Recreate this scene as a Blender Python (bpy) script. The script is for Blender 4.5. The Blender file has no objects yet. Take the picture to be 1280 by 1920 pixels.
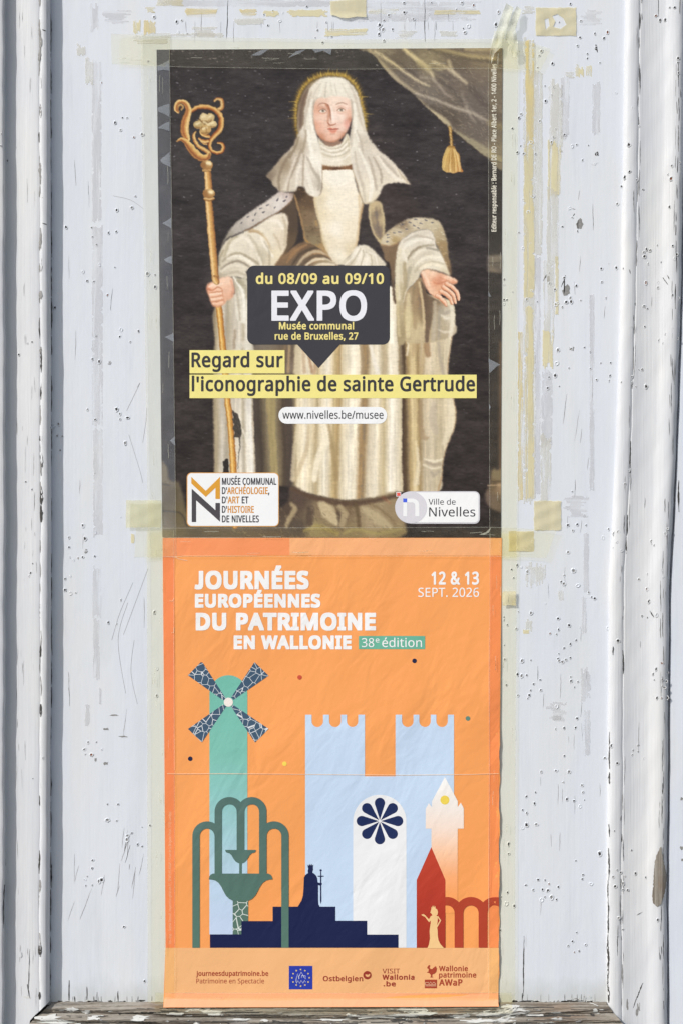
import bpy, bmesh, math, random
import numpy as np
from mathutils import Vector, Matrix

# ------------------------------------------------------------------ camera, sky, sun, exposure
S = 0.00065625                   # metres per plan pixel (plan = 1280 x 1920 over the door front)
Z0 = 1.45                        # height of the plan's centre above the ground
CAM_D = 2.0
sc = bpy.context.scene
cam_d = bpy.data.cameras.new('camera'); cam = bpy.data.objects.new('camera', cam_d); sc.collection.objects.link(cam)
cam.location = (0, -CAM_D, Z0); cam.rotation_euler = (math.radians(90), 0, 0)
cam_d.sensor_fit = 'VERTICAL'; cam_d.sensor_height = 36; cam_d.lens = 36 * CAM_D / (1920 * S)
cam_d.clip_start = 0.05; cam_d.clip_end = 200
sc.camera = cam
AZ, EL = math.radians(50), math.radians(36)      # sun: to the left of the door's normal, above the horizon
to_sun = Vector((-math.sin(AZ) * math.cos(EL), -math.cos(AZ) * math.cos(EL), math.sin(EL)))
sun_d = bpy.data.lights.new('sun', 'SUN'); sun = bpy.data.objects.new('sun', sun_d); sc.collection.objects.link(sun)
sun_d.energy = 3.9; sun_d.angle = math.radians(0.5); sun_d.color = (1, .965, .91)
sun.rotation_euler = (-to_sun).to_track_quat('-Z', 'Y').to_euler(); sun.location = (-3, -4, 5)
world = bpy.data.worlds.new('World'); sc.world = world; world.use_nodes = True
wn = world.node_tree; bg = wn.nodes['Background']
sky = wn.nodes.new('ShaderNodeTexSky'); sky.sky_type = 'NISHITA'; sky.sun_disc = False
sky.sun_elevation = EL; sky.sun_rotation = math.radians(180) + AZ
hs = wn.nodes.new('ShaderNodeHueSaturation'); hs.inputs['Saturation'].default_value = .5      # hazy, paler sky
wn.links.new(sky.outputs[0], hs.inputs['Color']); wn.links.new(hs.outputs[0], bg.inputs[0]); bg.inputs[1].default_value = 0.15
sc.view_settings.view_transform = 'Standard'; sc.view_settings.look = 'None'
sc.view_settings.exposure = -0.12; sc.view_settings.gamma = 1.0; sc.view_settings.use_curve_mapping = False
sc.cycles.max_bounces = 8; sc.cycles.transparent_max_bounces = 16

# glyph outlines used for the lettering
GLYPHS = r"""
&587 244,581 265,580 284,578 302,573 318,567 333,558 345,549 356,537 366,524 373,510 378,494 381,477 383,458 380,434 374,411 364,391 350,372 333,355 313,338 292,323 268,308 423,159 433,172 442,186 450,200 457,216 479,286 550,286 543,261 536,237 527,213 518,191 508,170 496,150 483,131 468,114 585,0 490,0 420,67 408,56 394,46 381,37 366,28 352,20 336,13 320,7 303,2 285,-3 265,-6 245,-7 223,-8 196,-7 171,-4 148,2 127,10 108,20 91,32 77,47 65,63 55,82 48,102 44,125 43,149 43,169 46,187 51,204 57,220 66,234 75,248 87,261 100,273 115,284 131,296 148,307 166,318 133,358 118,379 107,403 99,429 96,456 97,475 101,493 106,509 114,524 124,537 135,548 149,558 165,567 182,573 201,578 222,580|209,273 159,239 141,221 128,201 119,178 116,152 118,131 124,112 133,95 146,81 162,69 181,61 202,56 225,55 250,56 273,59 294,64 314,71 331,80 347,90 362,100 375,111|241,524 211,519 186,506 171,485 165,457 169,429 180,404 189,391 199,378 211,364 225,350 247,363 265,376 280,389 292,401 301,414 308,428 311,442 313,458 308,484 294,505 271,519
'180 128,573 112,366 68,366 52,573
,215 154,84 136,23 111,-42 85,-103 33,-103 49,-38 63,31 73,93 148,93
-258 32,184 32,246 226,246 226,184
.215 58,43 61,69 72,85 88,94 107,97 126,94 142,85 153,69 157,43 153,18 142,2 126,-8 107,-11 88,-8 72,2 61,18
/298 290,573 77,0 8,0 221,573
0459 419,287 419,253 417,221 414,191 409,163 403,137 395,112 386,90 376,70 363,52 349,37 334,23 316,12 297,3 276,-3 253,-7 229,-8 198,-6 170,1 145,12 122,27 103,47 86,70 71,98 60,129 51,163 44,201 41,243 39,287 40,332 44,373 50,411 58,446 69,477 83,504 99,527 119,547 141,562 167,573 196,579 229,581 259,579 287,573 313,562 335,547 355,527 372,504 387,477 399,446 408,411 414,373 418,332|110,287 111,249 113,215 116,184 121,156 128,132 137,111 147,93 159,78 173,67 190,59 208,54 229,52 249,54 268,59 284,67 298,78 310,92 320,110 329,131 336,156 341,184 345,215 347,249 348,287 347,325 345,359 341,390 336,417 329,442 320,463 310,481 298,495 284,507 268,515 249,520 229,521 208,520 190,515 173,507 159,495 147,481 137,463 128,442 121,417 116,390 113,359 111,325
1459 285,0 216,0 216,400 216,439 217,470 219,499 196,477 169,455 108,405 71,452 226,573 285,573
2459 417,0 38,0 38,59 188,210 261,287 275,304 287,320 298,337 306,353 313,370 318,387 321,405 322,424 320,446 315,466 306,482 294,496 278,507 261,514 242,519 221,520 200,520 181,517 164,512 147,506 131,498 115,489 99,478 83,466 45,513 94,548 108,555 122,561 137,567 153,572 169,576 186,578 203,580 221,581 246,579 270,576 293,570 313,562 331,552 347,540 361,526 372,510 382,492 388,472 392,451 394,428 393,406 389,385 383,364 375,344 365,324 353,305 340,286 324,267 247,185 128,67 128,64 417,64
3459 395,439 394,420 392,403 387,387 381,372 373,359 363,347 352,336 340,326 326,318 310,311 294,306 277,302 277,298 309,293 337,283 360,271 379,255 394,236 405,214 411,190 413,163 412,139 407,116 400,94 390,74 377,56 360,40 341,26 318,14 292,4 263,-3 230,-7 193,-8 171,-8 150,-6 130,-4 110,-1 91,3 72,8 54,15 36,23 36,89 54,81 74,73 93,67 114,61 135,57 155,54 175,52 194,51 230,53 260,59 285,68 305,81 320,98 331,117 337,139 339,164 338,182 335,197 329,211 320,223 310,233 297,242 282,249 265,255 246,260 226,263 203,265 179,265 123,265 123,326 180,326 202,326 223,329 242,333 259,339 274,347 286,356 298,366 307,377 319,404 323,434 321,454 316,471 307,486 295,498 280,508 262,516 242,520 219,521 190,520 164,515 117,498 75,473 39,521 55,533 73,544 93,554 115,563 139,571 163,576 190,579 218,581 260,578 296,571 327,558 352,540 371,519 384,495 393,468
4459 443,130 359,130 359,0 291,0 291,130 17,130 17,190 286,576 359,576 359,193 443,193|291,374 291,412 293,444 294,474 295,500 292,500 276,468 257,438 86,193 291,193
5459 221,351 249,350 275,346 300,340 322,331 343,320 361,307 376,291 389,274 400,254 407,232 412,209 413,183 411,154 407,128 399,103 387,81 373,60 356,43 336,28 314,15 289,5 261,-2 231,-7 199,-8 177,-8 156,-6 136,-4 116,0 97,4 80,10 65,16 51,23 51,90 66,81 82,74 101,68 121,62 141,58 161,55 181,53 200,52 220,53 239,55 257,60 274,65 289,73 302,82 313,93 323,106 331,121 336,137 340,156 341,176 339,202 332,225 321,245 306,262 287,275 262,284 232,290 197,292 146,288 99,280 64,302 86,573 373,573 373,508 146,508 132,342 169,348
6459 44,245 45,269 46,294 48,318 51,342 55,366 60,389 67,412 75,433 84,454 95,474 107,492 121,510 137,525 155,539 174,551 196,562 220,570 246,576 275,579 306,581 344,579 377,573 377,513 344,520 308,523 281,522 257,518 235,512 216,504 198,494 183,483 169,469 158,454 148,437 139,419 132,400 127,380 122,359 119,337 116,314 115,291 119,291 133,309 150,326 170,339 194,350 208,353 223,356 238,358 255,358 279,357 302,353 323,347 342,338 360,327 375,313 389,297 400,279 409,258 416,236 420,211 421,184 420,156 415,129 408,104 399,82 386,61 372,44 355,28 336,15 314,5 291,-2 266,-7 239,-8 219,-7 199,-4 181,1 163,7 146,16 130,26 115,39 101,54 88,70 77,89 67,110 59,133 52,158 48,185 45,214|238,51 262,53 284,59 303,70 320,84 334,102 343,125 349,153 351,184 350,210 344,233 336,254 324,271 308,285 289,295 267,301 241,303 222,302 205,299 189,294 175,287 150,270 131,248 119,223 115,198 117,172 123,146 133,121 146,99 164,79 185,64 210,55
7459 109,0 344,508 35,508 35,573 419,573 419,518 187,0
8459 229,581 253,580 276,577 298,572 318,565 336,556 352,546 366,533 378,519 388,503 395,485 399,465 400,443 399,427 396,411 392,397 385,383 377,371 368,359 357,348 346,338 333,328 320,319 306,311 291,303 308,294 325,285 340,275 355,265 369,254 381,242 392,229 401,216 409,201 414,185 418,167 419,148 417,125 413,104 406,84 395,65 383,49 367,34 350,22 330,11 308,3 284,-3 258,-7 231,-8 201,-7 174,-3 149,2 126,10 106,21 89,33 74,47 61,63 52,81 45,101 41,122 39,146 40,165 43,183 49,199 56,214 65,228 75,241 86,253 99,264 113,274 128,283 143,291 158,299 144,307 131,316 119,326 107,336 87,358 71,383 65,396 61,411 59,427 58,444 59,465 63,485 70,503 80,518 92,533 107,545 123,556 141,565 161,572 182,577 205,580|108,145 110,125 116,107 125,90 138,76 155,64 176,55 200,50 229,48 257,50 281,55 302,64 319,76 332,91 342,108 348,127 350,148 346,174 335,197 317,217 293,235 279,243 264,251 247,258 229,265 217,270 200,262 184,254 170,246 157,237 136,219 121,197 111,173|228,524 207,522 188,518 170,512 155,502 143,491 134,476 128,460 127,441 130,414 141,391 157,373 179,357 232,330 282,357 302,373 317,392 327,414 330,441 329,460 323,476 315,491 302,502 287,512 270,518 250,522
9459 417,328 417,304 415,279 413,255 410,231 406,207 401,183 394,161 387,139 377,118 366,99 354,80 340,63 324,47 306,33 286,21 265,11 241,3 214,-3 185,-7 154,-8 117,-6 82,0 82,60 115,53 152,50 179,51 204,54 226,60 245,68 262,78 278,90 291,103 303,118 313,135 322,153 329,172 334,192 339,213 342,235 344,258 346,281 341,281 327,263 310,247 290,233 266,223 252,219 237,216 222,215 204,214 181,215 158,219 138,226 118,235 101,246 85,260 72,275 61,294 52,314 45,336 41,361 40,387 42,416 46,443 53,468 63,491 76,511 90,529 107,544 127,557 148,568 171,575 196,579 223,581 243,580 262,577 281,572 299,565 316,556 332,545 347,533 361,518 373,501 384,483 394,462 402,439 409,415 413,388 416,359|223,521 199,519 178,513 159,503 142,488 128,470 118,447 112,420 110,388 112,362 117,339 125,318 137,301 152,287 171,277 193,271 220,269 238,270 256,273 272,278 286,285 311,303 330,325 342,349 346,374 344,400 338,426 328,451 315,474 298,493 277,508 252,518
:215 58,43 61,69 72,85 88,94 107,97 126,94 142,85 153,69 157,43 153,18 142,2 126,-8 107,-11 88,-8 72,2 61,18|58,387 61,412 72,429 88,438 107,441 126,438 142,429 153,412 157,387 153,362 142,345 126,335 107,332 88,335 72,345 61,362
A512 437,0 368,177 141,177 73,0 0,0 224,575 289,575 512,0|282,415 274,438 263,473 255,500 247,468 238,438 230,415 165,241 346,241
B521 241,573 292,571 336,565 373,555 404,541 428,522 445,497 455,467 459,431 458,414 456,399 452,384 446,371 431,347 409,328 396,320 382,313 367,308 350,304 350,300 367,297 384,292 400,286 415,279 429,271 441,261 452,249 461,236 468,221 474,203 477,184 478,163 476,138 472,115 464,93 454,74 441,57 425,42 406,29 385,19 362,11 337,5 309,1 279,0 78,0 78,573|256,329 290,330 318,335 340,342 357,352 369,366 377,382 382,401 384,423 382,445 376,463 365,478 351,490 332,499 308,506 279,510 245,511 150,511 150,329|150,269 150,61 265,61 301,63 330,68 354,78 371,91 384,107 394,125 399,145 401,168 398,197 388,221 370,241 344,256 327,262 307,266 285,268 260,269
C507 323,517 301,516 280,513 260,508 241,502 223,493 206,482 192,470 178,456 166,440 155,423 146,404 139,383 133,361 129,337 126,312 125,286 126,252 131,220 138,191 147,164 160,139 175,117 192,99 213,83 236,71 262,62 291,57 322,55 341,56 359,57 377,59 394,62 460,78 460,15 443,10 427,5 410,1 393,-2 375,-5 356,-7 335,-8 312,-8 270,-6 232,1 197,12 166,28 139,48 115,72 95,99 78,131 65,165 56,203 51,244 49,287 50,319 53,349 59,378 67,406 77,432 89,456 103,478 120,499 138,517 159,534 181,548 206,559 233,569 261,575 292,579 324,581 346,580 367,578 388,576 409,572 429,567 448,561 465,554 482,547 453,486 394,508 378,512 360,515 342,517
D585 536,292 534,246 528,203 516,165 501,131 481,100 457,74 430,51 399,33 364,18 325,8 283,2 237,0 78,0 78,573 254,573 296,571 335,565 371,555 404,540 434,523 460,501 483,475 502,446 517,413 528,377 534,336|460,289 459,326 454,359 446,388 435,415 421,437 404,457 384,474 361,487 336,498 308,505 277,509 244,511 150,511 150,62 228,62 282,65 329,76 369,94 402,119 428,151 446,190 457,236
E446 398,0 78,0 78,573 398,573 398,509 150,509 150,330 383,330 383,268 150,268 150,63 398,63
G584 326,302 524,302 524,22 501,15 478,8 454,3 431,-1 406,-4 380,-6 352,-8 323,-8 280,-6 241,1 205,12 173,28 145,47 120,71 98,98 81,130 67,164 57,202 51,243 49,286 51,330 58,370 69,407 84,442 104,473 127,500 154,524 186,544 220,560 259,571 300,578 346,581 369,580 392,578 415,576 437,572 458,567 478,561 498,554 516,547 489,484 473,491 457,497 439,503 421,508 401,512 382,515 362,517 342,517 309,515 278,510 250,501 225,489 202,474 181,455 164,434 150,409 139,382 131,353 126,321 124,286 126,253 130,222 137,193 146,166 159,141 175,119 194,100 216,84 241,71 270,62 303,56 340,55 404,59 452,68 452,238 326,238
H594 516,0 443,0 443,267 150,267 150,0 78,0 78,573 150,573 150,330 443,330 443,573 516,573
I272 239,0 32,0 32,42 99,57 99,515 32,531 32,573 239,573 239,531 172,515 172,57 239,42
J219 -3,-152 -37,-150 -63,-142 -63,-81 -35,-87 -5,-89 15,-87 33,-81 50,-70 63,-53 71,-29 74,3 74,573 146,573 146,9 145,-18 141,-42 136,-63 128,-82 117,-99 105,-113 91,-125 75,-135 58,-143 39,-148 19,-151
L420 78,0 78,573 150,573 150,64 400,64 400,0
M727 330,0 142,502 139,502 142,461 144,407 144,347 144,0 78,0 78,573 184,573 361,103 364,103 544,573 650,573 650,0 578,0 578,352 579,408 581,460 584,501 581,501 390,0
N609 532,0 447,0 141,476 138,476 141,432 143,378 144,320 144,0 78,0 78,573 161,573 467,99 470,99 468,137 466,193 464,249 464,573 532,573
O626 577,287 576,255 573,224 568,194 561,166 551,140 540,116 526,94 510,73 493,54 473,38 451,24 428,13 402,4 375,-3 345,-7 314,-8 281,-7 251,-3 222,4 196,13 173,25 151,39 131,55 114,73 98,94 85,116 74,141 65,167 58,195 53,224 50,255 49,288 51,331 56,370 65,408 78,442 94,473 114,500 138,524 166,545 197,561 232,572 271,579 314,581 356,579 393,572 428,561 459,545 486,525 510,501 530,473 547,442 560,408 570,370 576,330|125,287 126,252 130,220 136,190 145,163 157,138 171,117 188,98 207,83 230,70 255,62 283,56 314,55 345,56 373,62 398,70 420,83 439,98 456,117 470,138 481,163 490,190 496,220 500,252 501,287 498,338 490,384 476,423 456,457 431,484 398,503 360,514 314,518 283,516 255,511 230,502 207,490 188,475 171,457 157,435 145,411 136,384 130,354 126,322
P485 229,573 282,570 326,562 363,548 393,528 415,504 431,475 441,442 444,404 444,387 441,370 438,353 433,336 426,321 417,306 407,292 395,278 380,266 364,255 345,246 324,238 301,231 275,227 247,224 216,223 150,223 150,0 78,0 78,573|223,511 150,511 150,285 208,285 234,285 258,288 279,291 298,296 315,303 330,311 342,322 352,334 360,347 365,363 369,381 370,401 367,427 361,449 350,468 334,484 314,495 289,504 258,509
R499 236,573 270,571 301,568 329,562 353,555 375,544 393,532 409,517 422,500 432,481 439,460 443,436 444,410 443,388 440,368 435,350 427,334 418,319 408,306 397,295 385,285 371,277 358,269 344,262 330,257 487,0 403,0 264,237 150,237 150,0 78,0 78,573|232,510 150,510 150,298 236,298 268,299 296,304 319,313 338,325 352,341 362,359 368,381 370,407 369,424 366,440 361,455 355,467 336,486 310,500 293,504 275,507 254,509
S440 403,153 401,128 396,106 389,85 378,66 364,49 348,35 328,22 307,11 283,3 257,-3 228,-7 198,-8 137,-5 83,4 41,19 41,88 56,82 73,76 92,70 113,65 134,60 156,57 179,55 201,55 222,55 240,57 257,61 273,66 298,79 316,98 327,120 330,147 327,173 318,194 302,213 277,230 261,238 242,247 220,255 196,265 131,294 106,311 85,330 69,351 57,375 53,389 50,403 49,418 48,435 50,457 54,477 61,496 71,513 84,528 99,542 116,553 136,563 157,571 180,576 205,579 231,581 254,580 276,578 297,576 318,572 337,567 355,562 372,555 389,549 366,487 302,508 284,512 266,515 248,517 229,517 212,517 196,515 182,511 169,507 148,494 133,478 124,457 121,434 124,407 133,386 149,367 172,351 187,343 204,335 224,327 246,318 270,309 293,299 313,289 332,279 348,268 362,255 374,242 385,228 392,212 398,194 401,175
T446 259,0 187,0 187,509 8,509 8,573 437,573 437,509 259,509
U586 513,202 512,173 507,146 500,120 489,95 476,72 459,52 439,35 416,20 389,8 360,-1 327,-6 290,-8 240,-4 196,7 159,25 128,50 104,82 86,118 76,158 72,204 72,573 144,573 144,201 147,168 154,139 165,114 182,93 203,76 228,64 259,57 294,55 319,56 342,59 361,65 379,73 394,84 407,96 418,110 427,126 433,143 438,161 441,181 442,202 442,573 513,573
V481 481,573 277,0 204,0 0,573 75,573 204,205 220,160 231,119 241,80 250,119 262,161 277,207 405,573
W746 735,573 583,0 510,0 399,375 389,410 380,443 373,471 370,488 367,471 361,443 352,409 342,373 234,0 161,0 10,573 85,573 174,223 183,186 190,151 196,118 201,87 206,119 213,154 222,191 232,227 333,573 407,573 512,225 523,187 532,151 538,117 544,87 550,129 560,175 572,224 660,573
X470 467,0 385,0 233,249 79,0 3,0 193,298 15,573 95,573 236,348 377,573 453,573 276,300
a450 231,437 268,435 299,428 326,418 347,403 364,383 376,358 383,328 385,293 385,0 334,0 320,61 317,61 298,40 279,22 258,9 234,-1 220,-4 206,-6 190,-8 172,-8 154,-7 136,-5 119,0 103,6 88,13 75,23 64,34 55,48 47,63 41,80 38,99 37,119 40,150 50,176 65,199 87,219 116,234 152,245 194,253 243,257 316,259 316,285 315,309 310,330 303,347 293,359 280,368 265,375 247,379 227,380 210,379 194,378 178,374 163,370 106,347 84,400 99,408 115,414 132,421 151,426 170,431 190,434 210,436|252,208 215,205 184,200 159,192 141,182 127,170 118,155 112,138 110,119 115,87 132,66 157,53 188,49 215,51 238,56 260,66 279,79 295,96 306,117 313,142 315,172 315,210
b493 139,461 138,410 135,373 139,373 149,386 161,398 174,409 189,419 206,427 226,432 248,436 272,437 310,434 344,423 374,406 401,381 422,350 437,312 446,267 449,215 448,180 444,147 437,118 427,91 415,68 400,48 384,31 365,17 344,6 322,-2 298,-6 272,-8 248,-7 226,-3 206,2 189,10 174,20 161,31 149,42 139,55 133,55 119,0 68,0 68,609 139,609|260,379 238,377 219,374 202,369 188,361 175,351 165,339 157,325 150,308 145,289 142,268 139,244 139,217 139,214 140,177 145,144 153,116 165,93 181,74 202,61 229,53 261,51 288,53 312,61 332,74 348,93 360,117 369,145 374,178 376,216 374,254 369,287 360,315 348,338 331,356 311,368 288,376
c385 241,-8 213,-7 187,-2 162,5 139,15 118,28 99,45 83,65 69,87 58,114 50,143 46,176 44,213 46,250 51,284 59,315 71,342 85,365 102,385 121,401 142,415 166,425 191,432 217,436 245,438 262,437 278,436 293,434 309,431 336,424 358,415 337,356 292,370 244,376 223,375 204,371 187,366 172,358 159,347 148,335 138,320 131,303 125,284 120,263 118,239 117,213 118,189 120,166 125,145 131,126 138,109 148,94 159,82 172,71 186,63 202,58 220,54 240,53 257,53 273,55 288,57 302,60 351,78 351,15 328,5 304,-2 290,-5 275,-7 258,-8
d493 221,-8 182,-5 148,6 118,23 92,48 71,79 56,117 47,162 44,214 47,266 56,311 71,350 93,381 119,406 149,424 183,434 221,438 253,436 280,429 303,420 323,407 340,391 354,374 359,374 356,405 354,438 354,609 425,609 425,0 368,0 358,58 354,58 340,40 323,24 303,11 279,1 252,-6|232,51 263,53 290,60 311,71 328,88 340,109 348,135 354,165 355,200 355,213 354,251 349,284 340,313 329,336 313,355 291,369 264,377 231,379 204,376 181,368 162,354 146,334 133,309 124,281 119,249 117,213 119,176 124,144 133,116 146,93 162,74 181,61 205,53
e452 234,438 261,436 286,432 308,424 329,414 348,401 364,385 378,367 390,346 399,323 406,299 410,272 411,244 411,201 117,201 120,167 127,137 139,111 154,90 174,74 197,62 224,55 254,52 274,53 293,54 310,56 327,60 392,82 392,20 376,13 359,8 343,3 327,-1 310,-4 292,-6 272,-8 251,-8 221,-6 194,-2 167,6 143,17 121,31 101,48 85,68 70,91 59,117 51,146 46,177 44,212 46,246 50,277 57,306 68,333 81,357 96,378 114,395 134,411 157,423 181,431 207,436|233,380 209,378 188,372 170,362 154,348 140,330 130,309 123,285 119,257 338,257 337,275 335,292 331,307 326,322 312,346 292,364 280,371 266,376 251,379
f276 266,375 158,375 158,0 87,0 87,375 12,375 12,408 87,432 87,457 88,483 92,507 97,528 104,547 113,563 124,577 137,588 152,597 168,604 186,609 206,612 227,613 274,609 310,599 292,544 262,552 228,556 197,550 175,532 168,519 162,502 159,481 158,458 158,430 266,430
g493 221,438 241,437 261,434 280,429 297,422 314,413 329,402 343,388 355,373 359,373 369,430 425,430 425,-7 424,-36 420,-63 413,-88 404,-109 392,-129 378,-146 361,-160 341,-172 318,-181 293,-187 264,-191 233,-192 210,-192 188,-191 167,-189 147,-186 128,-182 110,-177 94,-172 78,-165 78,-100 94,-108 111,-114 129,-120 149,-125 170,-129 191,-132 214,-133 237,-134 263,-132 286,-126 306,-116 324,-101 337,-84 347,-63 353,-39 355,-13 355,4 356,32 358,57 354,57 343,42 329,28 315,17 299,8 281,1 263,-4 243,-7 221,-8 182,-4 147,7 117,25 91,51 70,83 56,121 47,164 44,214 47,263 56,306 70,344 91,377 117,404 147,423 181,434|230,379 213,377 197,374 182,368 169,359 157,349 147,336 138,320 130,303 125,284 120,262 118,239 117,213 119,176 124,143 134,115 146,92 163,73 182,60 205,52 232,50 262,52 288,58 309,69 326,85 340,105 349,131 352,145 354,161 356,179 356,197 356,214 355,242 353,267 349,289 343,309 335,326 326,340 315,352 302,362 287,369 270,374 251,377
h496 139,431 138,399 135,370 140,370 155,391 174,407 196,420 221,429 247,435 273,437 298,436 321,433 342,428 360,421 377,411 391,400 403,386 413,370 421,351 426,330 430,306 431,280 431,0 361,0 361,275 359,299 355,321 348,338 338,353 324,364 308,372 288,377 265,379 242,377 222,374 204,368 189,360 177,350 166,338 157,324 150,308 145,289 142,269 139,246 139,222 139,0 68,0 68,609 139,609
i207 139,430 139,0 68,0 68,430|104,591 119,588 133,580 142,566 145,546 142,526 133,512 119,504 104,501 88,504 75,512 66,526 63,546 66,566 75,580 88,588
j207 18,-192 -18,-190 -44,-183 -44,-126 -19,-132 9,-134 32,-130 51,-120 64,-100 68,-67 68,430 139,430 139,-64 138,-84 136,-101 132,-118 126,-133 110,-159 87,-177 72,-184 56,-189 38,-192|63,546 66,566 75,580 88,588 104,591 119,588 133,580 142,566 145,546 142,526 133,512 119,504 104,501 88,504 75,512 66,526
l207 139,0 68,0 68,609 139,609
m750 540,438 574,436 603,429 628,417 649,401 665,379 676,352 683,319 685,280 685,0 615,0 615,277 614,300 610,321 603,338 594,353 582,364 567,372 549,377 528,379 499,376 474,369 454,358 438,342 426,322 418,298 413,270 411,237 411,0 342,0 342,277 339,308 332,333 320,353 303,367 281,376 253,379 233,377 215,374 199,368 185,360 174,350 164,338 156,324 150,308 145,290 141,269 139,247 139,223 139,0 68,0 68,430 125,430 136,371 140,371 155,392 173,409 194,422 217,431 241,436 266,438 290,437 312,433 332,428 349,420 365,410 378,398 389,383 398,366 402,366 414,383 427,398 443,410 461,420 480,428 499,433 519,437
n496 275,438 311,436 343,429 369,417 391,401 409,379 421,352 428,319 431,280 431,0 361,0 361,275 359,299 355,321 348,338 338,353 324,364 308,372 288,377 265,379 232,376 204,368 182,356 166,338 154,316 146,289 140,258 139,223 139,0 68,0 68,430 125,430 136,371 140,371 156,392 175,409 198,422 222,431 248,436
o485 442,216 441,190 438,165 434,142 428,121 420,101 411,82 400,66 388,51 374,37 359,25 342,15 324,7 305,0 285,-4 264,-7 241,-8 221,-7 200,-4 181,0 163,7 145,15 129,25 114,37 100,51 88,66 77,82 67,101 59,121 52,142 48,165 45,190 44,216 46,250 50,282 58,310 68,336 81,360 97,380 116,397 137,412 161,423 186,431 214,436 244,438 272,436 299,431 324,423 347,412 368,397 387,380 403,360 417,336 428,310 436,282 440,250|117,216 118,191 120,169 125,147 130,128 138,110 147,95 159,82 172,71 187,62 203,56 222,52 243,51 264,52 282,56 299,62 314,71 327,82 339,95 348,110 356,128 361,147 366,169 368,191 369,216 368,240 365,263 361,284 355,303 348,320 338,335 327,348 314,359 299,367 282,374 263,377 242,379 212,376 185,368 164,354 147,335 134,311 124,284 119,252
p493 273,438 310,434 344,424 374,407 401,383 422,351 437,313 446,268 449,216 448,181 444,148 437,119 427,93 415,69 401,49 384,31 365,17 345,6 322,-2 298,-6 272,-8 241,-6 213,1 190,11 170,24 139,55 134,55 137,20 139,-16 139,-192 68,-192 68,430 126,430 136,371 139,371 153,389 170,405 189,419 213,429 226,433 240,436 256,437|260,379 239,377 221,374 204,369 190,362 178,353 167,342 158,328 152,313 146,295 142,275 140,254 139,229 139,216 139,190 142,167 145,145 150,126 157,109 165,93 176,80 188,70 203,61 220,55 239,52 261,51 280,52 297,56 312,63 326,72 338,84 348,98 357,113 364,131 369,150 373,171 375,193 376,217 374,252 369,283 360,310 348,334 331,354 311,367 288,376
r331 269,438 295,437 319,433 310,368 287,372 264,374 240,371 217,363 195,351 176,334 161,313 149,289 144,275 141,261 139,245 139,229 139,0 68,0 68,430 126,430 134,351 137,351 152,374 170,395 191,413 214,426 240,435
s384 348,119 347,99 343,80 336,64 327,49 316,36 302,24 286,14 268,6 248,0 226,-4 202,-7 176,-8 155,-8 135,-6 116,-4 99,-1 83,3 68,8 55,13 42,19 42,83 104,60 122,55 141,52 159,50 178,49 203,50 224,53 242,59 256,66 274,86 280,112 278,128 271,141 259,154 239,167 174,196 103,228 76,245 57,266 45,292 41,324 44,350 52,372 66,392 85,408 109,421 137,430 168,436 202,438 221,437 240,436 258,434 275,430 292,426 308,421 324,415 339,409 315,353 258,372 243,376 228,378 213,380 197,380 177,379 159,377 144,372 131,366 114,350 108,328 111,312 119,298 133,286 154,274 219,246 289,215 314,197 333,176 344,150
t289 212,50 245,53 272,59 272,5 240,-4 200,-8 183,-7 167,-5 152,-1 138,4 124,11 112,20 101,31 91,44 84,60 78,79 75,100 74,125 74,375 13,375 13,409 75,437 103,528 144,528 144,430 269,430 269,375 144,375 144,127 146,108 149,93 155,79 163,69 185,54
u496 427,430 427,0 370,0 359,57 356,57 340,36 321,20 298,8 273,-1 247,-6 220,-8 195,-7 173,-4 152,1 134,8 117,18 103,29 91,43 81,59 73,78 68,99 64,122 63,148 63,430 135,430 135,153 136,129 141,108 148,91 158,76 171,65 188,57 207,52 230,51 253,52 273,55 291,61 306,69 319,79 330,91 338,105 345,121 350,140 354,160 356,182 357,206 357,430
v407 163,0 0,430 75,430 167,176 180,137 193,96 201,63 204,63 214,96 227,138 241,176 332,430 407,430 244,0
w630 346,243 336,276 328,308 321,335 316,357 313,357 308,335 302,307 294,275 284,242 207,1 127,1 9,431 82,431 141,201 153,154 163,109 169,73 172,73 178,97 185,128 193,160 201,188 277,431 354,431 428,188 440,149 451,109 457,74 460,74 466,108 477,153 489,201 549,431 621,431 502,1 419,1
x424 170,220 22,430 102,430 213,268 322,430 402,430 253,220 410,0 330,0 213,172 94,0 14,0
"""

# ------------------------------------------------------------------ helpers
random.seed(11)
COL = sc.collection

def P(x, y, h=0.):
    """plan pixel + height in front of the panel (in plan pixels) -> metres; measured widths are those of the photo at that height"""
    k = 1 - h * S / CAM_D
    return ((x - 640) * S * k, -h * S, (960 - y) * S * k + Z0)

def thing(name, label, cat, at, group=None):
    o = bpy.data.objects.new(name, None); COL.objects.link(o); o.location = at; o.empty_display_size = .05
    o['label'] = label; o['category'] = cat
    if group: o['group'] = group
    return o

def link_mesh(name, me, parent=None, mats=()):
    for m in mats: me.materials.append(m)
    o = bpy.data.objects.new(name, me); COL.objects.link(o)
    if parent is not None:
        base = parent
        off = Vector((0, 0, 0))
        while base is not None:
            off += base.location; base = base.parent
        me.transform(Matrix.Translation(-off)); o.parent = parent
    return o

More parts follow.
